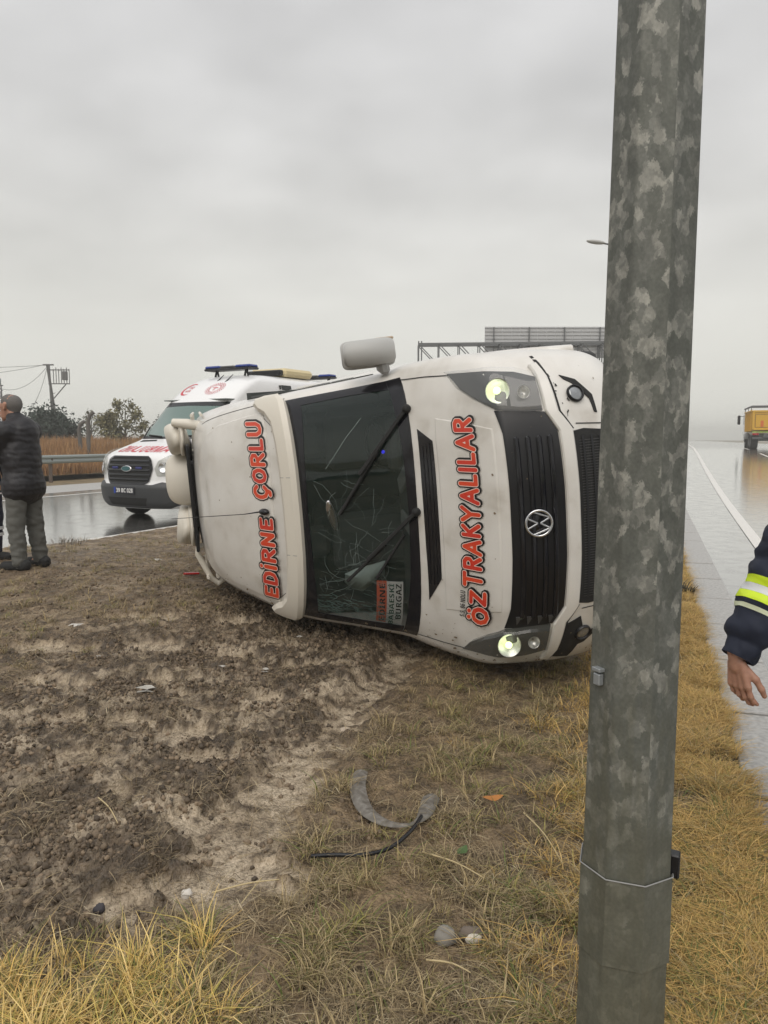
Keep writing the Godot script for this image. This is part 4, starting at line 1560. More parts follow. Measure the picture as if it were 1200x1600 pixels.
	for k in 420:
		var hh := rng.randf_range(0.35, 2.6)
		var w0: float = s.st(hh).y
		var l := -w0 * (0.985 - absf(rng.randfn(0.0, 0.13)))
		if k % 5 == 0:
			l = rng.randf_range(-0.9, 0.9) * w0
		if absf(l) < w0 * 0.9 and hh > 1.42 and hh < 2.07:
			continue
		var r := 0.0022 + 0.009 * pow(rng.randf(), 4.0) * (1.0 if k % 5 else 0.5)
		var blob := PackedVector2Array()
		for q in 7:
			var a := TAU * q / 7.0
			blob.append(Vector2(l, hh) + Vector2(cos(a), sin(a) * 0.7) * r * rng.randf_range(0.6, 1.3))
		patch(splash, s, blob, 0.0135 if hh > 2.22 else 0.0055, 0.0, 0.0, 0.2)
	tag(obj("mud_splashes", splash.mesh(mat("dried_mud", lin(0.2, 0.15, 0.095), 0.9)), root), "", "", "", "stuff")
	# lettering
	lettering("trakyalilar", [["T", 1.05, 0.0], ["R", 1.0, 0.02], ["A", 1.0, 0.0], ["K", 1.0, 0.03], ["Y", 1.05, -0.02], ["A", 1.0, 0.0], ["L", 1.0, 0.02], ["I", 1.0, 0.0], ["L", 1.0, 0.03], ["A", 1.0, 0.0], ["R", 1.0, 0.02]], s, -0.425, 0.612, 1.152, 1.243, 5.2, root)
	lettering("oz", [["Ö", 1.0, -0.1], ["Z", 0.9, 0.1]], s, -0.66, -0.405, 1.13, 1.225, 1.25, root)
	obj("lettering", text_on("S.S. 86 NOLU", s, -0.61, -0.44, 1.224, 1.242, 0.011, M.print_black), root)
	lettering("corlu", [["Ç", 1.0, 0.0], ["O", 0.95, 0.02], ["R", 1.0, 0.0], ["L", 1.05, 0.0], ["U", 1.05, 0.02]], s, 0.065, 0.655, 2.215, 2.36, 2.6, root, 0.015)
	lettering("edirne", [["E", 0.95, 0.0], ["D", 1.0, 0.02], ["İ", 1.0, 0.0], ["R", 1.0, 0.02], ["N", 0.98, 0.0], ["E", 0.9, 0.03]], s, -0.68, -0.03, 2.222, 2.355, 3.0, root, 0.015)
	# upper wing mirror on its bracket
	var mir := MB.new()
	mir.puffy(Vector3(1.035, 1.57, -0.95), Vector3(0.085, 0.168, 0.08), Basis(Vector3.FORWARD, -0.06), 0.38)
	mir.puffy(Vector3(1.03, 1.57, -0.985), Vector3(0.093, 0.176, 0.03), Basis(Vector3.FORWARD, -0.06), 0.3)
	var miro := obj("wing_mirror", mir.mesh(mat("mirror_grey", lin(0.43, 0.43, 0.42), 0.4)), root)
	mir = MB.new()
	mir.box(Vector3(1.118, 1.47, -0.955), Vector3(0.018, 0.12, 0.1), Basis(Vector3.FORWARD, -0.06), 0.006)
	obj("indicator", mir.mesh(mat("muddy_amber", lin(0.40, 0.30, 0.20), 0.5)), miro)
	mir = MB.new()
	mir.bar(Vector3(0.90, 1.47, -0.98), Vector3(0.985, 1.49, -0.96), 0.13, 0.07, Vector3.UP, 0.02)
	obj("bracket", mir.mesh(M.grey_plastic), miro)
	mir = MB.new()
	mir.quad(Vector3(0.97, 1.42, -1.018), Vector3(1.1, 1.42, -1.018), Vector3(1.1, 1.72, -1.018), Vector3(0.97, 1.72, -1.018))
	obj("mirror_glass", mir.mesh(M.chrome), miro)
	# roof: cooling unit, vents, luggage rails
	var ac := MB.new()
	ac.box(Vector3(0, 2.80, -3.6), Vector3(0.92, 0.03, 1.9), Basis.IDENTITY, 0.01)
	ac.box(Vector3(0.02, 2.77, -2.88), Vector3(0.58, 0.1, 0.25), Basis.IDENTITY, 0.015)
	var aco := obj("roof_unit", ac.mesh(M.black), root)
	for q in [[0.505, 2.885, 0.25, 0.16, 0.05], [-0.285, 2.88, 0.27, 0.15, 0.05]]:
		var lump := MB.new()
		lump.puffy(Vector3(q[0], q[1], -3.25), Vector3(q[2] * 0.55, q[3] * 0.58, 0.42), Basis(Vector3.BACK, 0.16 * signf(q[0])), 0.42)
		lump.puffy(Vector3(q[0], q[1] - 0.05, -3.25), Vector3(q[2] * 0.6, 0.03, 0.45), Basis.IDENTITY, 0.3)
		obj("unit_cover", lump.mesh(M.off_white), aco)
	var dome := MB.new()
	for k in 1:
		var prof := []
		for q in 9:
			var a := PI / 2 * q / 8.0
			prof.append(Vector2(0.0005 + 0.245 * pow(cos(a), 0.45), 2.80 + 0.225 * pow(sin(a), 0.8)))
		var bs := Basis(Vector3(1, 0, 0), Vector3(0, 1, 0), Vector3(0, 0, 1.9))
		dome.lathe(Vector3(0.125, 0, -3.3), bs, prof, 28)
	obj("unit_dome", dome.mesh(M.off_white), aco)
	var rail := MB.new()
	for x in [-1.0, 1.0]:
		for y in [2.66, 2.74]:
			rail.tube([Vector3(x * 0.70, y, -2.7), Vector3(x * 0.70, y, -6.2)], 0.014, 8)
	rail.tube([Vector3(0.60, 2.64, -2.75), Vector3(0.63, 2.78, -2.8), Vector3(0.65, 2.90, -2.85)], [0.04, 0.045, 0.035], 12)
	rail.tube([Vector3(-0.42, 2.72, -2.8), Vector3(-0.44, 2.80, -2.8), Vector3(-0.50, 2.81, -2.8), Vector3(-0.72, 2.72, -2.8), Vector3(-0.78, 2.66, -2.8), Vector3(-0.74, 2.60, -2.8)], 0.026, 10)
	for k in 3:
		rail.tube([Vector3(-0.44, 2.72 - 0.02 * k, -2.78), Vector3(-0.72, 2.64 - 0.03 * k, -2.78)], 0.008, 6)
		rail.tube([Vector3(0.52 - 0.04 * k, 2.68, -2.78), Vector3(0.40 - 0.04 * k, 2.76, -2.8)], 0.01, 6)
	for k in 6:
		rail.tube([Vector3(-0.70, 2.74, -3.0 - 0.6 * k), Vector3(0.70, 2.74, -3.0 - 0.6 * k)], 0.012, 8)
	obj("roof_rack", rail.mesh(M.off_white), root)

# ---------------------------------------------------------------- ambulance
func make_ambulance() -> void:
	var s := CarShape.new([[0.22, 0.06, 0.90, 0.5], [0.34, -0.03, 0.98, 0.52], [0.60, -0.07, 1.01, 0.56], [0.70, -0.02, 1.01, 0.56], [0.85, -0.01, 1.01, 0.56], [1.08, 0.03, 1.0, 0.55], [1.16, 0.10, 0.99, 0.53], [1.26, 0.34, 0.97, 0.5], [1.38, 0.72, 0.95, 0.46], [1.43, 0.86, 0.94, 0.44], [1.46, 0.90, 0.935, 0.44], [1.8, 1.24, 0.90, 0.42], [2.14, 1.56, 0.865, 0.42], [2.2, 1.62, 0.86, 0.42], [2.4, 1.86, 0.84, 0.44], [2.58, 2.16, 0.79, 0.48], [2.68, 2.42, 0.70, 0.5], [2.74, 2.75, 0.52, 0.5], [2.765, 3.2, 0.28, 0.3], [2.77, 3.5, 0.02, 0.03]], 5.9)
	var root := thing("ambulance", "white high-roof ambulance with blue roof lights standing on the wet left road", "ambulance")
	var yaw := deg_to_rad(-31.5)
	root.transform = Transform3D(Basis(Vector3.UP, yaw).scaled(Vector3.ONE * 1.045), P(-4.74, -0.02, 14.25))
	var mb := MB.new()
	shell(s, row_list(s, [1.46, 2.14]), func(u: float, h: float) -> bool: return absf(u) < 0.94 and h > 1.46 and h < 2.14, [[0.98, 0.36, 0.44], [4.4, 0.36, 0.44]], mb)
	obj("body", mb.mesh(M.clean), root)
	var und := MB.new()
	und.box(Vector3(0, 0.3, -3.0), Vector3(1.6, 0.16, 5.4), Basis.IDENTITY, 0.02)
	obj("underbody", und.mesh(M.matt_black), root)
	for z in [-0.98, -4.4]:
		for x in [-1.0, 1.0]:
			arch_lip(root, Vector3(x * 0.985, 0.36, z), 0.44, x, M.black)
			wheel(root, Vector3(x * 0.87, 0.345, z), 0.35, 0.22, x, M.grey_plastic)
	# cab
	var lin_ := MB.new()
	for q in [[Vector3(0, 2.2, -2.4), Vector3(1.66, 0.02, 1.5)], [Vector3(0, 0.7, -2.2), Vector3(1.8, 0.02, 2.0)], [Vector3(0, 1.45, -3.1), Vector3(1.76, 1.5, 0.02)]]:
		lin_.box(q[0], q[1])
	obj("cab_lining", lin_.mesh(M.interior_grey), root)
	var dash := MB.new()
	dash.box(Vector3(0, 1.28, -1.4), Vector3(1.7, 0.26, 0.6), Basis.IDENTITY, 0.06)
	dash.box(Vector3(0, 1.0, -1.5), Vector3(1.7, 0.5, 0.3), Basis.IDENTITY, 0.04)
	obj("dashboard", dash.mesh(M.interior_grey), root)
	for x in [-0.45, 0.45]:
		var seat := MB.new()
		seat.box(Vector3(x, 1.05, -2.3), Vector3(0.5, 0.16, 0.5), Basis.IDENTITY, 0.05)
		seat.box(Vector3(x, 1.45, -2.6), Vector3(0.48, 0.7, 0.14), Basis(Vector3.RIGHT, 0.15), 0.05)
		seat.box(Vector3(x, 1.9, -2.66), Vector3(0.26, 0.2, 0.1), Basis.IDENTITY, 0.04)
		obj("seat", seat.mesh(M.interior), root)
	var paper := MB.new()
	paper.box(Vector3(-0.35, 1.425, -1.35), Vector3(0.5, 0.02, 0.25), Basis(Vector3.UP, 0.2), 0.004)
	obj("papers", paper.mesh(M.print_white), root)
	var g := MB.new()
	var gp := []
	for k in 9:
		var h := lerpf(1.45, 2.15, k / 8.0)
		gp.append([s.st(h).y * 0.942, h])
	for k in 9:
		var h := lerpf(2.15, 1.45, k / 8.0)
		gp.append([-s.st(h).y * 0.942, h])
	patch(g, s, pv(gp), 0.002, 0.0, 0.0, 0.06)
	var wm := mat("screen_glass", Color(0.62, 0.75, 0.72, 0.34), 0.04)
	wm.transparency = BaseMaterial3D.TRANSPARENCY_ALPHA
	var pane := obj("windscreen", g.mesh(wm), root)
	var fr := MB.new()
	patch(fr, s, pv([[-0.88, 1.445], [0.88, 1.445], [0.86, 1.50], [0, 1.485], [-0.86, 1.50]]), 0.005, 0.006)
	patch(fr, s, pv([[-0.815, 2.06], [0, 2.08], [0.815, 2.06], [0.815, 2.15], [-0.815, 2.15]]), 0.005, 0.006)
	for x in [-1.0, 1.0]:
		patch(fr, s, pv([[x * 0.885, 1.45], [x * 0.845, 1.48], [x * 0.775, 2.1], [x * 0.815, 2.14]]), 0.005, 0.006)
	obj("screen_border", fr.mesh(M.black), pane)
	for w in [[Vector2(-0.62, 1.44), Vector2(-0.78, 1.66)], [Vector2(-0.1, 1.47), Vector2(-0.52, 1.50)], [Vector2(0.3, 1.46), Vector2(0.7, 1.50)]]:
		var wi := MB.new()
		wi.bar(s.at(w[0].x, w[0].y, 0.025), s.at(w[1].x, w[1].y, 0.025), 0.025, 0.02, s.nrm(0, 1.8), 0.003)
		obj("wiper", wi.mesh(M.matt_black), root)
	# lower bumper, grille, plate
	var low := MB.new()
	patch(low, s, pv([[-0.985, 0.50], [-0.95, 0.30], [-0.8, 0.235], [0.8, 0.235], [0.95, 0.30], [0.985, 0.50], [0.96, 0.66], [0.75, 0.70], [0.60, 0.645], [-0.60, 0.645], [-0.75, 0.70], [-0.96, 0.66]]), 0.02, 0.025, 0.01, 0.06)
	var lowo := obj("bumper", low.mesh(mat("bumper_grey", lin(0.045, 0.047, 0.05), 0.5)), root)
	var intake := MB.new()
	patch(intake, s, pv([[-0.5, 0.42], [-0.44, 0.29], [0.44, 0.29], [0.5, 0.42]]), 0.024, 0.003)
	obj("low_intake", intake.mesh(M.matt_black), lowo)
	var gr := MB.new()
	patch(gr, s, pv([[-0.57, 0.93], [-0.50, 0.70], [-0.42, 0.655], [0.42, 0.655], [0.50, 0.70], [0.57, 0.93], [0.52, 1.08], [0.44, 1.125], [-0.44, 1.125], [-0.52, 1.08]]), 0.012, 0.015, 0.006, 0.06)
	var gro := obj("grille", gr.mesh(M.matt_black), root)
	var rim := MB.new()
	skin_bar(rim, s, [Vector2(-0.57, 0.93), Vector2(-0.50, 0.70), Vector2(-0.42, 0.655), Vector2(0.42, 0.655), Vector2(0.50, 0.70), Vector2(0.57, 0.93), Vector2(0.52, 1.08), Vector2(0.44, 1.125), Vector2(-0.44, 1.125), Vector2(-0.52, 1.08), Vector2(-0.57, 0.93)], 0.035, 0.02)
	obj("grille_rim", rim.mesh(M.black), gro)
	for k in 5:
		var bar := MB.new()
		var h := 0.74 + 0.08 * k
		var hw := 0.50 if k in [0, 4] else 0.53
		patch(bar, s, pv([[-hw, h - 0.016], [hw, h - 0.016], [hw, h + 0.016], [-hw, h + 0.016]]), 0.03, 0.02, 0.006, 0.1)
		obj("grille_bar", bar.mesh(mat("dark_bar", lin(0.03, 0.032, 0.036), 0.35)), gro)
	for x in [-0.3, 0.3]:
		var blue_spot := MB.new()
		var c := s.at(x, 0.935, 0.035)
		blue_spot.box(c, Vector3(0.15, 0.04, 0.02), Basis.IDENTITY, 0.006)
		obj("blue_strobe", blue_spot.mesh(mat("dim_blue_strobe", lin(0.03, 0.035, 0.16), 0.3)), gro)
	var oval := MB.new()
	patch(oval, s, rounded(Vector2(0.0, 0.92), 0.13, 0.055, 28), 0.045, 0.03, 0.01, 0.06)
	var badge := obj("badge", oval.mesh(M.chrome), root)
	oval = MB.new()
	patch(oval, s, rounded(Vector2(0.0, 0.92), 0.108, 0.04, 28), 0.048, 0.0, 0.0, 0.06)
	obj("badge_field", oval.mesh(mat("badge_field", lin(0.02, 0.09, 0.10), 0.3)), badge)
	var plate := MB.new()
	var pc := s.at(0, 0.545, 0.03)
	plate.box(pc, Vector3(0.53, 0.12, 0.01), Basis.IDENTITY, 0.002)
	var po := obj("number_plate", plate.mesh(mat("plate_black", lin(0.02, 0.02, 0.03), 0.4)), root)
	obj("lettering", text_plane("39 BC 028", pc + Vector3(-0.2, -0.035, 0.008), Vector3.RIGHT, Vector3.UP, 0.43, 0.075, M.print_white), po)
	var blue := MB.new()
	blue.box(pc + Vector3(-0.24, 0, 0.004), Vector3(0.04, 0.11, 0.006))
	obj("country_band", blue.mesh(mat("plate_blue", lin(0.01, 0.05, 0.35), 0.4)), po)
	for x in [-1.0, 1.0]:
		var outline := pv([[x * 0.66, 0.80], [x * 0.61, 0.93], [x * 0.66, 1.06], [x * 0.80, 1.16], [x * 0.92, 1.26], [x * 0.945, 1.12], [x * 0.93, 0.92], [x * 0.86, 0.80]])
		var hl := MB.new()
		patch(hl, s, outline, 0.003, 0.004)
		var lamp := obj("headlamp", hl.mesh(mat("pale_lamp_housing", lin(0.42, 0.42, 0.40), 0.3)), root)
		var bowl := MB.new()
		var c := s.at(x * 0.77, 0.95, 0.006)
		var fw := s.nrm(x * 0.77, 0.95)
		var lb := Basis(Vector3.UP.cross(fw).normalized(), fw, Vector3.UP.cross(fw).normalized().cross(fw))
		bowl.lathe(c, lb, [Vector2(0.09, 0.03), Vector2(0.06, 0.01), Vector2(0.001, 0.005)], 20)
		obj("reflector", bowl.mesh(M.chrome), lamp)
		var lens := MB.new()
		patch(lens, s, outline, 0.035, 0.03, 0.01, 0.06)
		obj("lens", lens.mesh(M.glass), lamp)
		var vent := MB.new()
		patch(vent, s, pv([[x * 0.14, 1.405], [x * 0.18, 1.43], [x * 0.62, 1.42], [x * 0.60, 1.39]]), 0.004, 0.003)
		obj("bonnet_vent", vent.mesh(M.matt_black), root)
		var win := MB.new()
		var hl0 := s.st(1.45).y + 0.006
		var hh := s.st(2.05).y + 0.006
		win.quad(Vector3(x * hl0, 1.45, -1.55), Vector3(x * hl0, 1.45, -2.7), Vector3(x * hh, 2.05, -2.7), Vector3(x * hh, 2.05, -2.05))
		obj("door_window", win.mesh(M.dark_glass), root)
	var side := MB.new()
	side.quad(Vector3(0.838, 2.45, -3.3), Vector3(0.838, 2.45, -3.62), Vector3(0.812, 2.55, -3.62), Vector3(0.812, 2.55, -3.3))
	side.bar(Vector3(0.845, 2.46, -3.24), Vector3(0.825, 2.54, -3.24), 0.03, 0.03)
	obj("roof_side_window", side.mesh(M.dark_glass), root)
	var stripe := MB.new()
	for x in [-1.0, 1.0]:
		stripe.quad(Vector3(x * 1.014, 0.95, -1.7), Vector3(x * 1.014, 0.95, -5.7), Vector3(x * 1.008, 1.15, -5.7), Vector3(x * 1.008, 1.15, -1.7))
	obj("side_stripe", stripe.mesh(M.red), root)
	var mir := MB.new()
	mir.box(Vector3(1.2, 1.6, -1.55), Vector3(0.2, 0.34, 0.12), Basis.IDENTITY, 0.04)
	mir.bar(Vector3(0.95, 1.5, -1.6), Vector3(1.15, 1.52, -1.56), 0.08, 0.06, Vector3.UP, 0.01)
	obj("wing_mirror", mir.mesh(M.black), root)
	# print on the bonnet (mirror writing) and on the roof front
	obj("lettering", text_on("AMBULANS", s, 0.66, -0.58, 1.21, 1.315, 0.003, M.red), root)
	var moon := MB.new()
	var mc := Vector2(-0.42, 2.42)
	for k in 20:
		var a0 := deg_to_rad(50 + 260.0 * k / 20)
		var a1 := deg_to_rad(50 + 260.0 * (k + 1) / 20)
		var w0 := 0.075 * sin(PI * k / 20.0) + 0.004
		var w1 := 0.075 * sin(PI * (k + 1) / 20.0) + 0.004
		var q := []
		for e in [[a0, 0.2], [a1, 0.2], [a1, 0.2 - w1], [a0, 0.2 - w0]]:
			var p := mc + Vector2(cos(e[0]) * e[1] * 1.0, sin(e[0]) * e[1] * 0.62)
			q.append(s.at(p.x, p.y, 0.003))
		moon.quad(q[0], q[1], q[2], q[3])
	var mo := obj("crescent_emblem", moon.mesh(M.red), root)
	obj("lettering", text_on("112", s, -0.44, -0.30, 2.43, 2.48, 0.003, M.red), mo)
	obj("lettering", text_on("ACİL", s, -0.47, -0.29, 2.365, 2.415, 0.003, M.red), mo)
	var sun := MB.new()
	var sc := Vector2(0.30, 2.42)
	var pink := mat("pink_print", lin(0.62, 0.22, 0.24), 0.45)
	for k in 26:
		for r in [[0.105, 0.14], [0.15, 0.175], [0.185, 0.2]]:
			var a := TAU * k / 26 + (0.12 if r[0] == 0.15 else 0.0)
			var da := 0.075
			var q := []
			for e in [[a - da, r[0]], [a + da, r[0]], [a + da * 0.7, r[1]], [a - da * 0.7, r[1]]]:
				var p := sc + Vector2(cos(e[0]) * e[1], sin(e[0]) * e[1] * 0.62)
				q.append(s.at(p.x, p.y, 0.003))
			sun.quad(q[0], q[1], q[2], q[3])
	patch(sun, s, pv([[0.24, 2.44], [0.30, 2.455], [0.37, 2.44], [0.36, 2.425], [0.32, 2.43], [0.31, 2.38], [0.29, 2.38], [0.29, 2.43], [0.25, 2.425]]), 0.003)
	obj("round_emblem", sun.mesh(pink), root)
	for x in [0.10, 0.34]:
		var an := MB.new()
		an.tube([Vector3(x, 2.55, -2.15), Vector3(x + 0.03, 2.72, -2.35)], [0.016, 0.006], 6)
		obj("short_aerial", an.mesh(M.black), root)
	# roof lights and cooling box
	for q in [[-2.7, 1.25], [-5.55, 1.1]]:
		var bar := MB.new()
		bar.box(Vector3(0, 2.86, q[0]), Vector3(q[1], 0.05, 0.3), Basis.IDENTITY, 0.02)
		for x in [-0.4, 0.4]:
			bar.bar(Vector3(x - 0.04, 2.70, q[0]), Vector3(x, 2.85, q[0]), 0.03, 0.03)
			bar.bar(Vector3(x + 0.06, 2.70, q[0]), Vector3(x + 0.02, 2.85, q[0]), 0.03, 0.03)
		var bo := obj("roof_light_bar", bar.mesh(M.black), root)
		for x in [-1.0, 1.0]:
			var lens := MB.new()
			lens.box(Vector3(x * q[1] * 0.33, 2.905, q[0]), Vector3(q[1] * 0.32, 0.06, 0.28), Basis.IDENTITY, 0.025)
			obj("blue_lens", lens.mesh(M.blue_lens), bo)
		var mid := MB.new()
		mid.box(Vector3(0, 2.90, q[0]), Vector3(q[1] * 0.3, 0.05, 0.27), Basis.IDENTITY, 0.02)
		obj("centre_lens", mid.mesh(M.lamp_grey), bo)
	var box := MB.new()
	box.box(Vector3(0.1, 2.85, -4.2), Vector3(1.0, 0.18, 1.0), Basis.IDENTITY, 0.06)
	obj("cooling_box", box.mesh(mat("cream_plastic", lin(0.62, 0.52, 0.30), 0.5)), root)
	box = MB.new()
	box.box(Vector3(0.1, 2.84, -3.65), Vector3(0.9, 0.12, 0.12), Basis.IDENTITY, 0.02)
	obj("cooling_grille", box.mesh(M.black), root)

# ---------------------------------------------------------------- lorry
func make_truck() -> void:
	var root := thing("dump_truck", "yellow tipper lorry driving away on the wet right road", "lorry")
	root.transform = Transform3D(Basis(Vector3.UP, PI - deg_to_rad(20.5)), P(27.95, road_rise(56.0) - 0.02, 56.0))
	# its own axes: x to its left, y up, z forwards; the tail stands at z = 0
	var yel := mat("yellow_paint", lin(0.62, 0.36, 0.03), 0.45)
	var body := MB.new()
	var tail := [Vector3(-1.2, 1.35, 0), Vector3(1.2, 1.35, 0), Vector3(1.25, 2.75, 0), Vector3(-1.25, 2.75, 0)]
	var headp := [Vector3(-1.2, 1.25, 5.2), Vector3(1.2, 1.25, 5.2), Vector3(1.25, 2.75, 5.2), Vector3(-1.25, 2.75, 5.2)]
	for k in 4:
		if k == 2:
			continue
		body.quad(tail[k], tail[(k + 1) % 4], headp[(k + 1) % 4], headp[k])
	body.quad(tail[0], tail[1], tail[2], tail[3])
	body.quad(headp[0], headp[1], headp[2], headp[3])
	for k in 7:
		for x in [-1.0, 1.0]:
			body.box(Vector3(x * 1.25, 2.0, 0.3 + k * 0.8), Vector3(0.08, 1.45, 0.1), Basis.IDENTITY, 0.01)
	for x in [-1.0, 1.0]:
		body.box(Vector3(x * 1.27, 2.75, 2.6), Vector3(0.12, 0.12, 5.3), Basis.IDENTITY, 0.02)
	obj("tipper_body", body.mesh(yel), root)
	var gate := MB.new()
	gate.box(Vector3(0, 2.08, -0.04), Vector3(2.2, 1.2, 0.05), Basis.IDENTITY, 0.01)
	for q in [[0.0, 2.72, 2.4, 0.14], [0.0, 1.42, 2.3, 0.14]]:
		gate.box(Vector3(q[0], q[1], -0.07), Vector3(q[2], q[3], 0.12), Basis.IDENTITY, 0.02)
	for x in [-1.12, 1.12]:
		gate.box(Vector3(x, 2.05, -0.07), Vector3(0.14, 1.3, 0.12), Basis.IDENTITY, 0.02)
	var go := obj("tailgate", gate.mesh(yel), root)
	var seam := MB.new()
	for q in [[0.55, 2.50, 0.8, 0.04], [-0.55, 2.50, 0.8, 0.04], [0.0, 1.56, 2.0, 0.04]]:
		seam.box(Vector3(q[0], q[1], -0.075), Vector3(q[2], q[3], 0.02))
	for x in [-1.0, 1.0]:
		seam.box(Vector3(x, 2.05, -0.075), Vector3(0.04, 0.95, 0.02))
	obj("gate_rib", seam.mesh(mat("dark_yellow", lin(0.25, 0.13, 0.02), 0.6)), go)
	var print_ := MB.new()
	print_.box(Vector3(0.55, 1.82, -0.07), Vector3(0.2, 0.45, 0.02))
	obj("orange_mark", print_.mesh(mat("orange_print", lin(0.6, 0.13, 0.02), 0.5)), go)
	var roll := MB.new()
	roll.tube([Vector3(-1.3, 3.05, -0.1), Vector3(1.3, 3.05, -0.1)], 0.09, 10)
	roll.tube([Vector3(1.3, 3.05, -0.1), Vector3(1.3, 3.05, 5.2)], 0.07, 8)
	roll.tube([Vector3(-1.3, 3.05, -0.1), Vector3(-1.3, 3.05, 5.2)], 0.07, 8)
	for z in [0.0, 2.6, 5.1]:
		for x in [-1.28, 1.28]:
			roll.tube([Vector3(x, 2.75, z), Vector3(x, 3.05, z)], 0.03, 6)
	obj("tarpaulin_frame", roll.mesh(M.dark_steel), root)
	var ch := MB.new()
	ch.box(Vector3(0, 0.95, 3.2), Vector3(0.9, 0.3, 7.0), Basis.IDENTITY, 0.02)
	ch.box(Vector3(0, 0.78, -0.05), Vector3(2.3, 0.16, 0.12), Basis.IDENTITY, 0.02)
	obj("chassis", ch.mesh(M.dark_steel), root)
	for x in [-1.0, 1.0]:
		var tl := MB.new()
		tl.box(Vector3(x * 0.95, 1.06, -0.08), Vector3(0.42, 0.14, 0.08), Basis.IDENTITY, 0.02)
		obj("tail_lamp", tl.mesh(M.red_lens), root)
	var ref := MB.new()
	for k in 6:
		ref.box(Vector3(-1.0 + 0.4 * k, 1.22, -0.08), Vector3(0.34, 0.08, 0.02))
	obj("reflective_strip", ref.mesh(mat("lime_reflector", lin(0.42, 0.55, 0.1), 0.4)), root)
	for z in [0.8, 2.15, 6.3]:
		for x in [-1.0, 1.0]:
			wheel(root, Vector3(x * 0.98, 0.5, z), 0.5, 0.5 if z < 3 else 0.32, x, M.grey_plastic)
			var mud := MB.new()
			mud.box(Vector3(x * 0.98, 0.72, z - 0.6), Vector3(0.5, 0.5, 0.02))
			obj("mud_flap", mud.mesh(M.rubber), root)
	var cab := MB.new()
	cab.box(Vector3(0, 1.95, 6.7), Vector3(2.45, 2.1, 1.9), Basis.IDENTITY, 0.15)
	cab.box(Vector3(0, 0.8, 7.4), Vector3(2.4, 0.5, 0.5), Basis.IDENTITY, 0.08)
	var cabo := obj("cab", cab.mesh(M.clean), root)
	for x in [-1.0, 1.0]:
		var win := MB.new()
		win.box(Vector3(x * 1.22, 2.25, 6.85), Vector3(0.03, 0.75, 1.1), Basis.IDENTITY, 0.01)
		obj("window", win.mesh(M.dark_glass), cabo)
		var m := MB.new()
		m.box(Vector3(x * 1.55, 2.25, 7.4), Vector3(0.22, 0.75, 0.15), Basis.IDENTITY, 0.05)
		m.bar(Vector3(x * 1.2, 2.55, 7.45), Vector3(x * 1.5, 2.55, 7.42), 0.04, 0.04)
		obj("mirror", m.mesh(M.black), cabo)
	var scr := MB.new()
	scr.box(Vector3(0, 2.3, 7.64), Vector3(2.2, 0.9, 0.03), Basis.IDENTITY, 0.01)
	obj("windscreen", scr.mesh(M.dark_glass), cabo)
	var pipe := MB.new()
	pipe.box(Vector3(1.15, 0.95, 4.6), Vector3(0.35, 0.5, 0.9), Basis.IDENTITY, 0.1)
	pipe.box(Vector3(-1.15, 0.95, 4.6), Vector3(0.35, 0.5, 0.9), Basis.IDENTITY, 0.1)
	obj("fuel_tank", pipe.mesh(M.grey_plastic), root)

# ---------------------------------------------------------------- far things
func make_gantry() -> void:
	var d := 43.7
	var root := thing("sign_gantry", "grey lattice sign gantry with the grey back of a big sign, beyond the minibus", "sign gantry")
	root.position = P(13.3, 0.2, d)
	var st := mat("gantry_steel", lin(0.15, 0.155, 0.16), 0.55, 0.3)
	var mast := MB.new()
	mast.tube([Vector3(0, -0.5, 0), Vector3(0, 7.2, 0)], [0.28, 0.22], 14)
	obj("mast", mast.mesh(st), root)
	var x0 := -11.38
	var x1 := -0.1
	var lo := 5.32
	var hi := 6.5
	var n := 10
	for z in [-0.45, 0.45]:
		for y in [lo, hi]:
			var ch := MB.new()
			ch.bar(Vector3(x0, y, z), Vector3(x1, y + 0.12, z), 0.11, 0.11)
			obj("chord", ch.mesh(st), root)
		for k in n + 1:
			var x := lerpf(x0, x1, float(k) / n)
			var up := 0.12 * float(k) / n
			var p := MB.new()
			p.bar(Vector3(x, lo + up, z), Vector3(x, hi + up, z), 0.055, 0.055)
			obj("post", p.mesh(st), root)
			if k < n:
				var xn := lerpf(x0, x1, float(k + 1) / n)
				var g := MB.new()
				g.bar(Vector3(x, hi + up, z), Vector3(xn, lo + up, z), 0.05, 0.05)
				obj("brace", g.mesh(st), root)
	for k in n + 1:
		var x := lerpf(x0, x1, float(k) / n)
		for y in [lo, hi]:
			var p := MB.new()
			p.bar(Vector3(x, y, -0.45), Vector3(x, y, 0.45), 0.05, 0.05)
			obj("tie", p.mesh(st), root)
	var e := MB.new()
	for q in [0.0, 0.16]:
		e.bar(Vector3(x0 + q, lo - 0.18, 0.45), Vector3(x0 + q, hi + 0.16, 0.45), 0.07, 0.07)
	obj("end_frame", e.mesh(st), root)
	# the sign seen from behind: boards side by side on rails
	var gr := mat("sign_back", lin(0.46, 0.465, 0.47), 0.6)
	for k in 14:
		var b := MB.new()
		b.box(Vector3(-7.35 + 0.5 * k, 6.72, -0.62), Vector3(0.488, 1.75, 0.05), Basis.IDENTITY, 0.01)
		obj("board", b.mesh(gr), root)
	for k in 9:
		var r := MB.new()
		r.box(Vector3(-4.1, 5.92 + 0.2 * k, -0.57), Vector3(7.0, 0.025, 0.03))
		obj("rail", r.mesh(mat("sign_rail", lin(0.42, 0.425, 0.43), 0.6)), root)
	for k in 4:
		var r := MB.new()
		r.bar(Vector3(-7.1 + 2.0 * k, 5.3, -0.5), Vector3(-7.1 + 2.0 * k, 7.55, -0.5), 0.08, 0.06)
		obj("bracket", r.mesh(st), root)

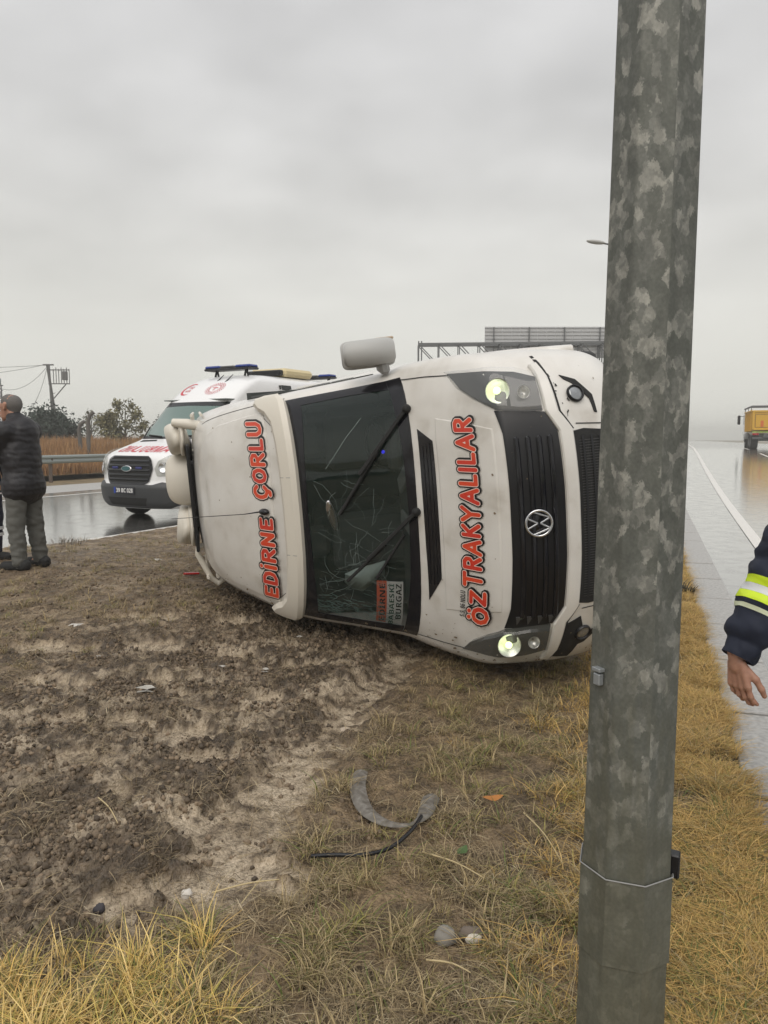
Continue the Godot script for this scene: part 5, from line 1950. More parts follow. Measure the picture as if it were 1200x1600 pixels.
func make_lamp_post() -> void:
	var root := thing("street_lamp", "far street lamp whose lantern shows left of the near pole", "street lamp")
	root.position = P(11.3, 0.0, 34.0)
	var mb := MB.new()
	mb.tube([Vector3(0, -0.5, 0), Vector3(0, 9.0, 0), Vector3(-0.15, 9.45, 0), Vector3(-0.5, 9.6, 0), Vector3(-1.9, 9.85, 0)], [0.11, 0.06, 0.05, 0.04, 0.035], 10)
	obj("mast", mb.mesh(M.dark_steel), root)
	var h := MB.new()
	h.ball(Vector3(-2.2, 9.9, 0), Vector3(0.42, 0.09, 0.16), Basis(Vector3.BACK, -0.12), 16, 8)
	obj("lantern", h.mesh(mat("lantern_grey", lin(0.42, 0.42, 0.40), 0.4)), root)

func sapling(called: String, label: String, at: Vector3, height: float, width: float, leaves: int, leaf: float, col: Color, bare: float, seed_: int, lean := 0.5) -> void:
	var root := thing(called, label, "tree" if called.contains("tree") else "shrub")
	root.position = at
	var r := RandomNumberGenerator.new()
	r.seed = seed_
	var tr := MB.new()
	var tips := []
	var top := Vector3(r.randf_range(-0.1, 0.1), height * 0.85, 0)
	tr.tube([Vector3(0, -0.3, 0), Vector3(0.03, height * 0.3, 0), top * 0.7, top], [height * 0.025, height * 0.02, height * 0.012, height * 0.004], 7)
	for k in 26:
		var f := r.randf_range(0.12, 0.95)
		var a := r.randf() * TAU
		var spread := width * 0.5 * sin(PI * clampf(lerpf(lean * 0.4, 1.0, f), 0.0, 1.0)) * r.randf_range(0.6, 1.0) + width * 0.08
		var base := Vector3(0, height * 0.85 * f * 0.75, 0)
		var tip := Vector3(cos(a) * spread, height * (f * 0.85 + 0.12), sin(a) * spread)
		var mid := base.lerp(tip, 0.5) + Vector3(0, -height * 0.03, 0)
		tr.tube([base, mid, tip], [height * 0.009, height * 0.006, height * 0.002], 5)
		tips.append([base.lerp(tip, 0.55), tip])
		for q in 2:
			var t2 := tip + Vector3(r.randf_range(-1, 1), r.randf_range(-0.3, 1), r.randf_range(-1, 1)) * width * 0.12
			tr.tube([mid.lerp(tip, 0.5), t2], [height * 0.004, height * 0.0015], 4)
			tips.append([tip, t2])
	obj("trunk", tr.mesh(mat("bark", lin(0.09, 0.075, 0.06), 0.9)), root)
	var cr := MB.new()
	cr.use_c = true
	for k in leaves:
		var seg: Array = tips[r.randi() % tips.size()]
		var p: Vector3 = seg[0].lerp(seg[1], r.randf()) + Vector3(r.randfn(), r.randfn(), r.randfn()) * width * bare
		var u := Vector3(r.randfn(), r.randfn(), r.randfn()).normalized() * leaf * r.randf_range(0.6, 1.3)
		var w := u.cross(Vector3(r.randfn(), r.randfn(), r.randfn())).normalized() * leaf * 0.45
		cr.col = col * r.randf_range(0.6, 1.5)
		cr.quad(p - u, p + w, p + u, p - w)
	var lm := mat("leaves", Color(1, 1, 1), 0.8)
	lm.vertex_color_use_as_albedo = true
	lm.backlight_enabled = true
	lm.backlight = Color(0.3, 0.3, 0.3)
	obj("crown", cr.mesh(lm), root)

func make_distance() -> void:
	# guardrail along the far side of the left road
	var rail := thing("guardrail", "grey steel guardrail along the far side of the left road", "guardrail")
	var ax := func(d: float) -> float: return -12.4 + 0.42 * (d - 28.8)
	var gm := mat("guardrail_zinc", lin(0.30, 0.33, 0.32), 0.45, 0.4)
	for k in 14:
		var d0 := 16.8 + 4.0 * k
		var a := P(ax.call(d0), 0.0, d0)
		var b := P(ax.call(d0 + 4.0), 0.0, d0 + 4.0)
		var dir := (b - a).normalized()
		var sd := dir.cross(Vector3.UP)
		if sd.z < 0:
			sd = -sd
		var prof := [[0.56, 0.0], [0.60, 0.04], [0.655, 0.045], [0.69, 0.01], [0.72, 0.0], [0.75, 0.01], [0.785, 0.045], [0.84, 0.04], [0.88, 0.0]]
		var bm := MB.new()
		for q in prof.size() - 1:
			bm.quad(a + Vector3(0, prof[q][0], 0) + sd * prof[q][1], b + Vector3(0, prof[q][0], 0) + sd * prof[q][1], b + Vector3(0, prof[q + 1][0], 0) + sd * prof[q + 1][1], a + Vector3(0, prof[q + 1][0], 0) + sd * prof[q + 1][1])
		obj("beam", bm.mesh(gm), rail)
		var po := MB.new()
		po.box(a + Vector3(0, 0.35, 0) - sd * 0.1, Vector3(0.12, 1.0, 0.08), Basis.IDENTITY, 0.005)
		po.box(a + Vector3(0, 0.72, 0) - sd * 0.03, Vector3(0.1, 0.18, 0.1), Basis.IDENTITY, 0.005)
		obj("post", po.mesh(mat("rusty_post", lin(0.10, 0.075, 0.06), 0.7)), rail)
	# raised bank behind the guardrail with a stand of dry reeds
	var bank := MB.new()
	for k in 30:
		var d0 := 20.0 + k * 4.0
		for j in 3:
			var off := [3.2, 6.0, 16.0, 60.0]
			var hs := [-0.08, 0.25, 0.45, 0.5]
			bank.quad(P(ax.call(d0) - off[j], hs[j], d0), P(ax.call(d0) - off[j + 1], hs[j + 1], d0), P(ax.call(d0 + 4) - off[j + 1], hs[j + 1], d0 + 4), P(ax.call(d0 + 4) - off[j], hs[j], d0 + 4))
	bank.smooth()
	tag(obj("bank", bank.mesh(M.field)), "low grassy bank behind the guardrail", "bank", "", "structure")
	var tuft := MB.new()
	tuft.use_c = true
	rng.seed = 61
	for k in 26:
		var b := Vector3(rng.randfn(0, 0.16), 0, rng.randfn(0, 0.16))
		var lean := Vector3(rng.randfn(0, 0.14), 0, rng.randfn(0, 0.14))
		var h := rng.randf_range(0.5, 1.05)
		var w := Vector3(rng.randf_range(-1, 1), 0, rng.randf_range(-1, 1)).normalized() * 0.012
		tuft.col = Color(0.30, 0.155, 0.07).lerp(Color(0.46, 0.28, 0.13), rng.randf()) * rng.randf_range(0.7, 1.15)
		tuft.quad(b - w, b + w, b + lean * 0.5 + Vector3(0, h * 0.6, 0) + w, b + lean * 0.5 + Vector3(0, h * 0.6, 0) - w)
		tuft.tri(b + lean * 0.5 + Vector3(0, h * 0.6, 0) - w, b + lean * 0.5 + Vector3(0, h * 0.6, 0) + w, b + lean + Vector3(0, h, 0))
	var reed := mat("reeds", Color(1, 1, 1), 0.9)
	reed.vertex_color_use_as_albedo = true
	var spots := []
	for k in 9000:
		var d := rng.randf_range(22.0, 75.0)
		var off := 3.4 + pow(rng.randf(), 1.6) * 26.0
		var x: float = ax.call(d) - off
		var y := lerpf(-0.05, 0.45, smoothstep(3.2, 14.0, off))
		var sc := rng.randf_range(0.6, 1.25) * (1.0 + 0.3 * noise_a.get_noise_2d(x * 0.4, d * 0.4)) * lerpf(0.75, 1.15, smoothstep(4.0, 9.0, off))
		if off < 6.0 and rng.randf() < 0.5:
			continue
		spots.append(Transform3D(Basis(Vector3.UP, rng.randf() * TAU).scaled(Vector3(1.3, sc * 0.9, 1.3)), P(x, y, d)))
	scatter("dry_reeds", tuft.mesh(reed), spots, "rust-brown stand of dry reeds behind the guardrail", "reeds")
	# concrete fence posts with bent tops
	for q in [[-15.3, 40.0, 2.75, 0.0, "taller bent-top concrete fence post among the reeds"], [-15.9, 40.6, 2.3, 0.12, "shorter leaning concrete fence post among the reeds"]]:
		var post := MB.new()
		var b := P(q[0], 0.1, q[1])
		post.tube([b, b + Vector3(-q[3], q[2] * 0.8, 0), b + Vector3(-q[3] + 0.1, q[2] * 0.93, 0), b + Vector3(-q[3] + 0.32, q[2], 0)], [0.11, 0.1, 0.1, 0.09], 6)
		tag(obj("fence_post", post.mesh(mat("dark_concrete", lin(0.13, 0.12, 0.11), 0.9))), q[4], "fence post")
	var wall := MB.new()
	wall.box(P(-17.5, 1.0, 50.0), Vector3(9.0, 0.5, 0.2), Basis(Vector3.UP, 0.4), 0.02)
	tag(obj("low_wall", wall.mesh(M.concrete)), "low pale concrete wall beyond the reeds", "wall")
	sapling("shrub", "dark grey-green bush beyond the reeds beside the man", P(-24.5, 0.3, 56.0), 2.9, 4.2, 5200, 0.16, Color(0.035, 0.05, 0.04), 0.09, 5, 0.9)
	sapling("tree", "round yellow-green tree left of the ambulance", P(-18.6, 0.3, 55.5), 4.1, 3.0, 3000, 0.13, Color(0.16, 0.145, 0.07), 0.055, 9)
	sapling("tree", "small half-bare tree beside the bent fence posts", P(-22.0, 0.3, 58.0), 3.3, 2.2, 420, 0.11, Color(0.15, 0.145, 0.09), 0.04, 12)
	sapling("shrub", "low dark bush half hidden by the ambulance windscreen", P(-16.2, 0.3, 58.0), 3.2, 2.4, 2400, 0.13, Color(0.07, 0.075, 0.05), 0.06, 15)
	# poles of the power line
	var dark := mat("weathered_steel", lin(0.10, 0.10, 0.10), 0.8)
	var up := thing("utility_pole", "leaning A-frame power pole with a switch rack on its arm", "utility pole")
	up.position = P(-34.2, 0.0, 80.0)
	var a := MB.new()
	a.tube([Vector3(0.75, -0.3, 0), Vector3(-0.35, 9.0, 0)], [0.2, 0.13], 8)
	a.tube([Vector3(0.25, -0.3, 0.3), Vector3(-0.15, 9.0, 0.1)], [0.16, 0.11], 8)
	a.bar(Vector3(-0.8, 9.02, 0), Vector3(0.3, 9.02, 0), 0.14, 0.14)
	obj("shaft", a.mesh(dark), up)
	var rack := MB.new()
	for y in [7.1, 8.5]:
		rack.bar(Vector3(-0.3, y, 0), Vector3(1.9, y, 0), 0.1, 0.1)
	for k in 7:
		rack.bar(Vector3(0.25 + 0.27 * k, 7.1, 0), Vector3(0.25 + 0.27 * k, 8.6 + 0.15 * (k % 2), 0), 0.06, 0.06)
	rack.bar(Vector3(0.2, 5.6, 0), Vector3(1.5, 7.05, 0), 0.09, 0.09)
	rack.box(Vector3(1.5, 7.9, 0.2), Vector3(0.5, 0.9, 0.3), Basis.IDENTITY, 0.03)
	obj("switch_rack", rack.mesh(dark), up)
	var py := thing("lattice_pole", "dark lattice power pole at the left edge behind the man", "utility pole")
	py.position = P(-40.0, 0.0, 80.0)
	var l := MB.new()
	for x in [-0.5, 0.5]:
		for z in [-0.4, 0.4]:
			l.bar(Vector3(x * 1.3, -0.3, z), Vector3(x * 0.8, 7.0, z), 0.1, 0.1)
	for k in 9:
		var y := 0.8 * k
		l.bar(Vector3(-0.6, y, 0.4), Vector3(0.6, y + 0.8, 0.4), 0.06, 0.06)
		l.bar(Vector3(0.6, y, -0.4), Vector3(-0.6, y + 0.8, -0.4), 0.06, 0.06)
		l.bar(Vector3(-0.6, y, 0.4), Vector3(0.6, y, 0.4), 0.06, 0.06)
	obj("lattice", l.mesh(dark), py)
	var arms := MB.new()
	for y in [4.2, 5.6, 6.9]:
		arms.bar(Vector3(-1.1, y, 0.4), Vector3(1.0, y, 0.4), 0.12, 0.1)
		for k in 4:
			arms.bar(Vector3(-0.9 + 0.55 * k, y, 0.4), Vector3(-0.9 + 0.55 * k, y + 0.7, 0.4), 0.09, 0.09)
	obj("cross_arms", arms.mesh(dark), py)
	var wires := [[Vector3(-34.5, 9.0, -80), Vector3(-52, 9.1, -82), 0.25], [Vector3(-34.9, 9.0, -80), Vector3(-52, 8.2, -84), 0.5], [Vector3(-34.6, 8.8, -80), Vector3(-40.0, 6.8, -80), 1.1], [Vector3(-34.6, 8.7, -80), Vector3(-37.4, 2.4, -79.5), -0.3], [Vector3(-40.0, 6.9, -80), Vector3(-52, 7.4, -82), 0.5]]
	var lab := ["upper wire running left from the pole top", "second wire running left from the pole top", "slack wire sagging from the A-frame pole to the lattice pole", "loose cable hanging in a curve from the pole top", "wire running out of the frame from the lattice pole"]
	for k in wires.size():
		var w := MB.new()
		var pts := []
		for q in 13:
			var t := q / 12.0
			pts.append(wires[k][0].lerp(wires[k][1], t) - Vector3(0, 4.0 * wires[k][2] * t * (1 - t), 0) + (Vector3(0.5, 0, 0) * sin(PI * t) if k == 3 else Vector3.ZERO))
		w.tube(pts, 0.022, 5)
		tag(obj("power_wire", w.mesh(dark)), lab[k], "wire")

func scatter(called: String, mesh: Mesh, spots: Array, label: String, category: String, parent: Node = null, colors: Array = []) -> void:
	var mm := MultiMesh.new()
	mm.transform_format = MultiMesh.TRANSFORM_3D
	mm.use_colors = not colors.is_empty()
	mm.mesh = mesh
	mm.instance_count = spots.size()
	for k in spots.size():
		mm.set_instance_transform(k, spots[k])
		if colors:
			mm.set_instance_color(k, colors[k])
	var o := MultiMeshInstance3D.new()
	o.multimesh = mm
	o.name = numbered(called)
	if parent:
		parent.add_child(o, true)
		o.set_meta("kind", "stuff")
	else:
		add_child(o)
		tag(o, label, category, "", "stuff")

# ---------------------------------------------------------------- people
# bones: [a, b, radius at a, radius at b, depth factor (z is divided by it)]
func skin_field(bones: Array, cell: float, k: float, into: MB, bump = null) -> void:
	var lo := Vector3.ONE * 1e9
	var hi := -lo
	for b in bones:
		var r: float = maxf(b[2], b[3]) + cell * 3
		for p in [b[0], b[1]]:
			lo = lo.min(p - Vector3.ONE * r)
			hi = hi.max(p + Vector3.ONE * r)
	var n := Vector3i(((hi - lo) / cell).ceil()) + Vector3i.ONE
	var f := PackedFloat32Array()
	f.resize(n.x * n.y * n.z)
	f.fill(1.0)
	for b in bones:
		var a: Vector3 = b[0]
		var ab: Vector3 = b[1] - a
		var zs: float = b[4] if b.size() > 4 else 1.0
		var abz := Vector3(ab.x, ab.y, ab.z / zs)
		var l2 := maxf(abz.length_squared(), 1e-9)
		var r: float = maxf(b[2], b[3]) * maxf(1.0, zs) + k + cell * 2
		var b0 := Vector3i(((a.min(b[1]) - Vector3.ONE * r - lo) / cell).floor()).clamp(Vector3i.ZERO, n - Vector3i.ONE)
		var b1 := Vector3i(((a.max(b[1]) + Vector3.ONE * r - lo) / cell).ceil()).clamp(Vector3i.ZERO, n - Vector3i.ONE)
		for z in range(b0.z, b1.z + 1):
			for y in range(b0.y, b1.y + 1):
				var at := (z * n.y + y) * n.x
				for x in range(b0.x, b1.x + 1):
					var p := lo + Vector3(x, y, z) * cell - a
					p.z /= zs
					var t := clampf(p.dot(abz) / l2, 0.0, 1.0)
					var d := p.distance_to(abz * t) - lerpf(b[2], b[3], t)
					var e := f[at + x]
					var h := maxf(k - absf(d - e), 0.0) / k
					f[at + x] = minf(d, e) - h * h * k * 0.25
	var ids := PackedInt32Array()
	ids.resize(f.size())
	ids.fill(-1)
	var base := into.v.size()
	var sx := 1
	var sy := n.x
	var sz := n.x * n.y
	var corner := [0, sx, sy, sx + sy, sz, sz + sx, sz + sy, sz + sx + sy]
	var cp := [Vector3(0, 0, 0), Vector3(1, 0, 0), Vector3(0, 1, 0), Vector3(1, 1, 0), Vector3(0, 0, 1), Vector3(1, 0, 1), Vector3(0, 1, 1), Vector3(1, 1, 1)]
	var edges := [[0, 1], [2, 3], [4, 5], [6, 7], [0, 2], [1, 3], [4, 6], [5, 7], [0, 4], [1, 5], [2, 6], [3, 7]]
	for z in n.z - 1:
		for y in n.y - 1:
			for x in n.x - 1:
				var at := (z * n.y + y) * n.x + x
				var c0 := f[at]
				if absf(c0) > cell * 2.5:
					continue
				var neg := 0
				for q in 8:
					if f[at + corner[q]] < 0.0:
						neg += 1
				if neg == 0 or neg == 8:
					continue
				var sum := Vector3.ZERO
				var cnt := 0
				for e in edges:
					var u := f[at + corner[e[0]]]
					var w := f[at + corner[e[1]]]
					if (u < 0.0) != (w < 0.0):
						sum += cp[e[0]].lerp(cp[e[1]], u / (u - w))
						cnt += 1
				var g := Vector3(f[at + sx] - c0, f[at + sy] - c0, f[at + sz] - c0).normalized()
				ids[at] = into.v.size()
				into.put(lo + (Vector3(x, y, z) + sum / cnt) * cell, g)
	for z in range(1, n.z - 1):
		for y in range(1, n.y - 1):
			for x in range(1, n.x - 1):
				var at := (z * n.y + y) * n.x + x
				if absf(f[at]) > cell * 2.5:
					continue
				var inside := f[at] < 0.0
				for ax in 3:
					var o: int = [sx, sy, sz][ax]
					if (f[at + o] < 0.0) == inside:
						continue
					var u: int = [sy, sz, sx][ax]
					var w: int = [sz, sx, sy][ax]
					var q := [ids[at], ids[at - u], ids[at - u - w], ids[at - w]]
					if q.has(-1):
						continue
					if inside:
						into.i.append_array([q[0], q[1], q[2], q[0], q[2], q[3]])
					else:
						into.i.append_array([q[0], q[2], q[1], q[0], q[3], q[2]])
	# smooth normals of what was added
	var sums := PackedVector3Array()
	sums.resize(into.v.size())
	for t in range(0, into.i.size(), 3):
		if into.i[t] < base:
			continue
		var nn := (into.v[into.i[t + 1]] - into.v[into.i[t]]).cross(into.v[into.i[t + 2]] - into.v[into.i[t]])
		for e in 3:
			sums[into.i[t + e]] += nn
	for q in range(base, into.v.size()):
		var nn := sums[q].normalized()
		if nn.dot(into.n[q]) < 0.0:
			nn = -nn
		into.n[q] = nn
	if bump != null:
		for q in range(base, into.v.size()):
			into.v[q] += into.n[q] * bump.call(into.v[q])
		sums.fill(Vector3.ZERO)
		for t in range(0, into.i.size(), 3):
			if into.i[t] < base:
				continue
			var nn := (into.v[into.i[t + 1]] - into.v[into.i[t]]).cross(into.v[into.i[t + 2]] - into.v[into.i[t]])
			var avg := into.n[into.i[t]]
			if nn.dot(avg) < 0:
				nn = -nn
			for e in 3:
				sums[into.i[t + e]] += nn
		for q in range(base, into.v.size()):
			into.n[q] = sums[q].normalized()

# a hand at a wrist: its own axes are fingers (towards the tips), palm (out of the palm), side (towards the thumb)
func hand_bones(w: Vector3, fing: Vector3, palm: Vector3, side: Vector3, curl: float, sc := 1.0) -> Array:
	var o := []
	var bases := [0.034, 0.012, -0.011, -0.032]
	var lens := [0.072, 0.080, 0.074, 0.058]
	var rads := [0.0088, 0.0092, 0.0088, 0.0078]
	for k in 4:
		var m: Vector3 = w + (fing * (0.088 - 0.004 * absf(k - 1.2)) + side * bases[k]) * sc
		o.append([w + (fing * 0.01 + side * bases[k] * 0.6) * sc, m, 0.014 * sc, 0.0115 * sc])
		var c := curl * (1.0 + 0.22 * k)
		var p := m
		var ang := c * 0.5
		for j in 3:
			var len: float = lens[k] * [0.46, 0.31, 0.23][j] * sc
			var dir: Vector3 = fing * cos(ang) + palm * sin(ang) + side * (bases[k] * 1.5)
			var q: Vector3 = p + dir.normalized() * len
			o.append([p, q, rads[k] * (1.0 - 0.07 * j) * sc, rads[k] * (0.95 - 0.1 * j) * sc])
			p = q
			ang += c
	var t0 := w + (fing * 0.025 + side * 0.022 + palm * 0.008) * sc
	var t1 := t0 + (fing * 0.036 + side * 0.026 + palm * 0.014) * sc
	var t2 := t1 + (fing * 0.034 + side * 0.008 + palm * 0.012) * sc
	var t3 := t2 + (fing * 0.026 - side * 0.002 + palm * 0.012) * sc
	o.append([t0, t1, 0.0145 * sc, 0.0115 * sc])
	o.append([t1, t2, 0.0112 * sc, 0.0098 * sc])
	o.append([t2, t3, 0.0098 * sc, 0.0082 * sc])
	o.append([w - fing * 0.04 * sc, w + fing * 0.02 * sc, 0.026 * sc, 0.024 * sc, 0.9])
	return o

func head_bones(c: Vector3, f: Vector3, r: Vector3) -> Array:
	# c: middle of the skull, f: the way it looks, r: its right
	var u := Vector3.UP
	return [
		[c + f * 0.012 + u * 0.03, c - f * 0.035 + u * 0.025, 0.077, 0.08],
		[c + f * 0.03 + u * 0.0, c + f * 0.045 - u * 0.075, 0.068, 0.05],
		[c + f * 0.06 - u * 0.085, c + f * 0.075 - u * 0.1, 0.035, 0.026],
		[c + f * 0.098 + u * 0.012, c + f * 0.116 - u * 0.03, 0.011, 0.017],
		[c + f * 0.09 + u * 0.03 + r * 0.03, c + f * 0.09 + u * 0.03 - r * 0.03, 0.018, 0.018],
		[c + f * 0.098 - u * 0.062 + r * 0.018, c + f * 0.098 - u * 0.062 - r * 0.018, 0.012, 0.012],
		[c + r * 0.078 + u * 0.015 - f * 0.012, c + r * 0.08 - u * 0.03 - f * 0.0, 0.017, 0.012],
		[c - r * 0.078 + u * 0.015 - f * 0.012, c - r * 0.08 - u * 0.03 - f * 0.0, 0.017, 0.012],
	]

func eyes(parent: Node, c: Vector3, f: Vector3, r: Vector3) -> void:
	for s in [-1.0, 1.0]:
		var mb := MB.new()
		mb.ball(c + f * 0.094 + r * 0.031 * s + Vector3(0, 0.008, 0), Vector3.ONE * 0.0125)
		var o := obj("eye", mb.mesh(mat("eye_white", lin(0.6, 0.58, 0.55), 0.3)), parent)
		mb = MB.new()
		mb.ball(c + f * 0.1025 + r * 0.031 * s + Vector3(0, 0.008, 0), Vector3.ONE * 0.0055)
		obj("iris", mb.mesh(mat("iris", lin(0.04, 0.025, 0.015), 0.2)), o)

func shoe(parent: Node, ankle: Vector3, fwd: Vector3, m: Material, called := "shoe") -> void:
	var mb := MB.new()
	var heel := Vector3(ankle.x, 0.045, ankle.z) - fwd * 0.055
	var toe := Vector3(ankle.x, 0.04, ankle.z) + fwd * 0.17
	skin_field([[heel, toe, 0.048, 0.042], [heel + Vector3(0, 0.02, 0), ankle + Vector3(0, 0.0, 0), 0.05, 0.05], [toe - fwd * 0.05, toe, 0.046, 0.04]], 0.014, 0.04, mb)
	obj(called, mb.mesh(m), parent)

func make_people() -> void:
	var skin := mat("skin", lin(0.44, 0.24, 0.165), 0.55)
	skin.subsurf_scatter_enabled = true
	skin.subsurf_scatter_strength = 0.08
	skin.albedo_texture = noise_tex(noise(71, 0.03, 4), 256, [[0.0, lin(0.75, 0.7, 0.7)], [1.0, lin(1, 1, 1)]])
	triplanar(skin, 6.0)
	# --- man in a quilted jacket at the left edge, seen from behind his left shoulder
	var man := thing("person", "man with short grey hair in a dark quilted jacket and grey trousers, back turned", "person")
	var base := P(-3.68, ground_base(-3.68, 7.85) - 0.005, 7.85)
	man.transform = Transform3D(Basis(Vector3.UP, atan2(-0.95, -0.28)).scaled(Vector3.ONE * 1.02), base)
	# own axes: x his left, y up, z the way he faces
	var hip_l := Vector3(0.095, 0.90, 0)
	var hip_r := Vector3(-0.095, 0.90, 0)
	var kn_l := Vector3(0.11, 0.49, 0.02)
	var kn_r := Vector3(-0.12, 0.49, 0.0)
	var an_l := Vector3(0.12, 0.085, -0.02)
	var an_r := Vector3(-0.15, 0.085, -0.04)
	var sh_l := Vector3(0.195, 1.385, 0.045)
	var sh_r := Vector3(-0.195, 1.385, 0.045)
	var el_l := Vector3(0.255, 1.13, 0.17)
	var el_r := Vector3(-0.255, 1.13, 0.17)
	var wr_l := Vector3(0.14, 1.10, 0.41)
	var wr_r := Vector3(-0.13, 1.12, 0.41)
	var hc := Vector3(0.0, 1.63, 0.125)
	var hf := Vector3(0.0, -0.32, 0.95).normalized()
	var body := MB.new()
	skin_field([[Vector3(0, 0.95, 0), Vector3(0, 1.3, 0), 0.13, 0.13, 0.8], [sh_l, sh_r, 0.06, 0.06], [sh_l, el_l, 0.05, 0.042], [el_l, wr_l, 0.042, 0.028], [sh_r, el_r, 0.05, 0.042], [el_r, wr_r, 0.042, 0.028], [hip_l, kn_l, 0.075, 0.055], [kn_l, an_l, 0.052, 0.036], [hip_r, kn_r, 0.075, 0.055], [kn_r, an_r, 0.052, 0.036], [an_l, an_l + Vector3(0, -0.04, 0.14), 0.035, 0.028], [an_r, an_r + Vector3(0, -0.04, 0.14), 0.035, 0.028], [Vector3(0, 1.40, 0.02), Vector3(0, 1.56, 0.09), 0.066, 0.06]], 0.02, 0.04, body)
	skin_field(head_bones(hc, hf, Vector3(-1, 0, 0)) + [[Vector3(0, 1.45, 0.04), Vector3(0, 1.58, 0.095), 0.062, 0.06]], 0.008, 0.02, body)
	skin_field(hand_bones(wr_l, Vector3(-0.5, -0.1, 0.86).normalized(), Vector3(-0.86, 0.0, -0.5).normalized(), Vector3(0, 1, 0), 0.5), 0.005, 0.008, body)
	skin_field(hand_bones(wr_r, Vector3(0.5, -0.1, 0.86).normalized(), Vector3(0.86, 0.0, -0.5).normalized(), Vector3(0, 1, 0), 0.5), 0.005, 0.008, body)
	obj("body", body.mesh(skin), man)
	eyes(man, hc, hf, Vector3(-1, 0, 0))
	var hair := MB.new()
	var hn := noise_b
	skin_field([[hc + Vector3(0, 0.042, 0.004), hc + Vector3(0, 0.03, -0.042), 0.08, 0.0835], [hc + Vector3(0, 0.0, -0.055), hc + Vector3(0, -0.06, -0.05), 0.06, 0.05]], 0.009, 0.03, hair, func(p: Vector3) -> float: return 0.004 * hn.get_noise_3dv(p * 60.0))
	obj("hair", hair.mesh(mat("grey_hair", lin(0.13, 0.122, 0.115), 0.8)), man)
	var jacket := MB.new()
	skin_field([[Vector3(0, 0.86, 0.0), Vector3(0, 1.12, 0.02), 0.195, 0.20, 0.82], [Vector3(0, 1.12, 0.02), Vector3(0, 1.36, -0.01), 0.20, 0.175, 0.8], [Vector3(-0.07, 0.83, 0), Vector3(0.07, 0.83, 0), 0.165, 0.165, 0.95], [sh_l, sh_r, 0.08, 0.08], [sh_l, el_l, 0.082, 0.07], [el_l, wr_l, 0.075, 0.055], [sh_r, el_r, 0.082, 0.07], [el_r, wr_r, 0.07, 0.055], [Vector3(0, 1.40, 0.02), Vector3(0, 1.51, 0.075), 0.088, 0.078]], 0.014, 0.06, jacket, func(p: Vector3) -> float: return (0.0065 * (pow(absf(sin(p.y * 52.0 + 1.6 * hn.get_noise_3dv(p * 5.0))), 0.6) - 0.6) if absf(p.x) < 0.24 or p.y < 1.2 else 0.004 * sin(p.y * 70.0 + 3.0 * hn.get_noise_3dv(p * 6.0))) + 0.008 * hn.get_noise_3dv(p * 9.0))
	var jm := mat("quilted_cloth", lin(0.012, 0.011, 0.014), 0.55)
	jm.rim_enabled = true
	jm.rim = 0.1
	obj("jacket", jacket.mesh(jm), man)
	var tro := MB.new()
	skin_field([[Vector3(0.03, 0.93, 0), Vector3(-0.03, 0.93, 0), 0.155, 0.155, 0.85], [hip_l, kn_l, 0.112, 0.084], [kn_l, an_l, 0.084, 0.072], [hip_r, kn_r, 0.112, 0.084], [kn_r, an_r, 0.084, 0.072]], 0.016, 0.035, tro, func(p: Vector3) -> float: return 0.012 * hn.get_noise_3dv(p * Vector3(9, 14, 9)) + 0.014 * hn.get_noise_3dv(p * Vector3(7, 26, 7)) * smoothstep(0.75, 0.2, p.y))
	var tm := mat("grey_cloth", lin(0.105, 0.105, 0.095), 0.9)
	tm.rim_enabled = true
	tm.rim = 0.2
	obj("trousers", tro.mesh(tm), man)
	shoe(man, an_l, Vector3(0.1, 0, 1).normalized(), M.matt_black)
	shoe(man, an_r, Vector3(-0.15, 0, 1).normalized(), M.matt_black)
	# --- second person, nearly all outside the frame
	var med := thing("person", "person in navy uniform with reflective stripes, mostly hidden behind the quilted jacket", "person")
	med.transform = Transform3D(Basis(Vector3.UP, 1.2), P(-4.33, ground_base(-4.33, 8.3), 8.3))
	var navy := mat("navy_cloth", lin(0.008, 0.010, 0.028), 0.8)
	var b2 := MB.new()
	skin_field([[Vector3(0, 0.95, 0), Vector3(0, 1.3, 0), 0.13, 0.13, 0.8], [sh_l, sh_r, 0.06, 0.06], [sh_l, Vector3(0.25, 1.12, 0.02), 0.05, 0.042], [Vector3(0.25, 1.12, 0.02), Vector3(0.26, 0.86, 0.08), 0.042, 0.03], [sh_r, Vector3(-0.25, 1.12, 0.02), 0.05, 0.042], [Vector3(-0.25, 1.12, 0.02), Vector3(-0.26, 0.86, 0.08), 0.042, 0.03], [hip_l, kn_l, 0.07, 0.05], [kn_l, an_l, 0.05, 0.036], [hip_r, kn_r, 0.07, 0.05], [kn_r, an_r, 0.05, 0.036], [Vector3(0, 1.40, 0), Vector3(0, 1.56, 0.03), 0.06, 0.055]], 0.022, 0.04, b2)
	var hc2 := Vector3(0, 1.64, 0.04)
	skin_field(head_bones(hc2, Vector3(0, 0, 1), Vector3(-1, 0, 0)) + [[Vector3(0, 1.46, 0.01), Vector3(0, 1.58, 0.03), 0.058, 0.055]], 0.01, 0.02, b2)
	for s in [1.0, -1.0]:
		skin_field(hand_bones(Vector3(0.26 * s, 0.86, 0.08), Vector3(0, -1, 0.1).normalized(), Vector3(-s, 0, 0), Vector3(0, 0.1, 1).normalized(), 0.3), 0.006, 0.008, b2)
	obj("body", b2.mesh(skin), med)
	eyes(med, hc2, Vector3(0, 0, 1), Vector3(-1, 0, 0))
	var hair2 := MB.new()
	skin_field([[hc2 + Vector3(0, 0.045, 0.01), hc2 + Vector3(0, 0.035, -0.045), 0.083, 0.085], [hc2 + Vector3(0, 0.0, -0.06), hc2 + Vector3(0, -0.05, -0.055), 0.06, 0.052]], 0.014, 0.03, hair2)
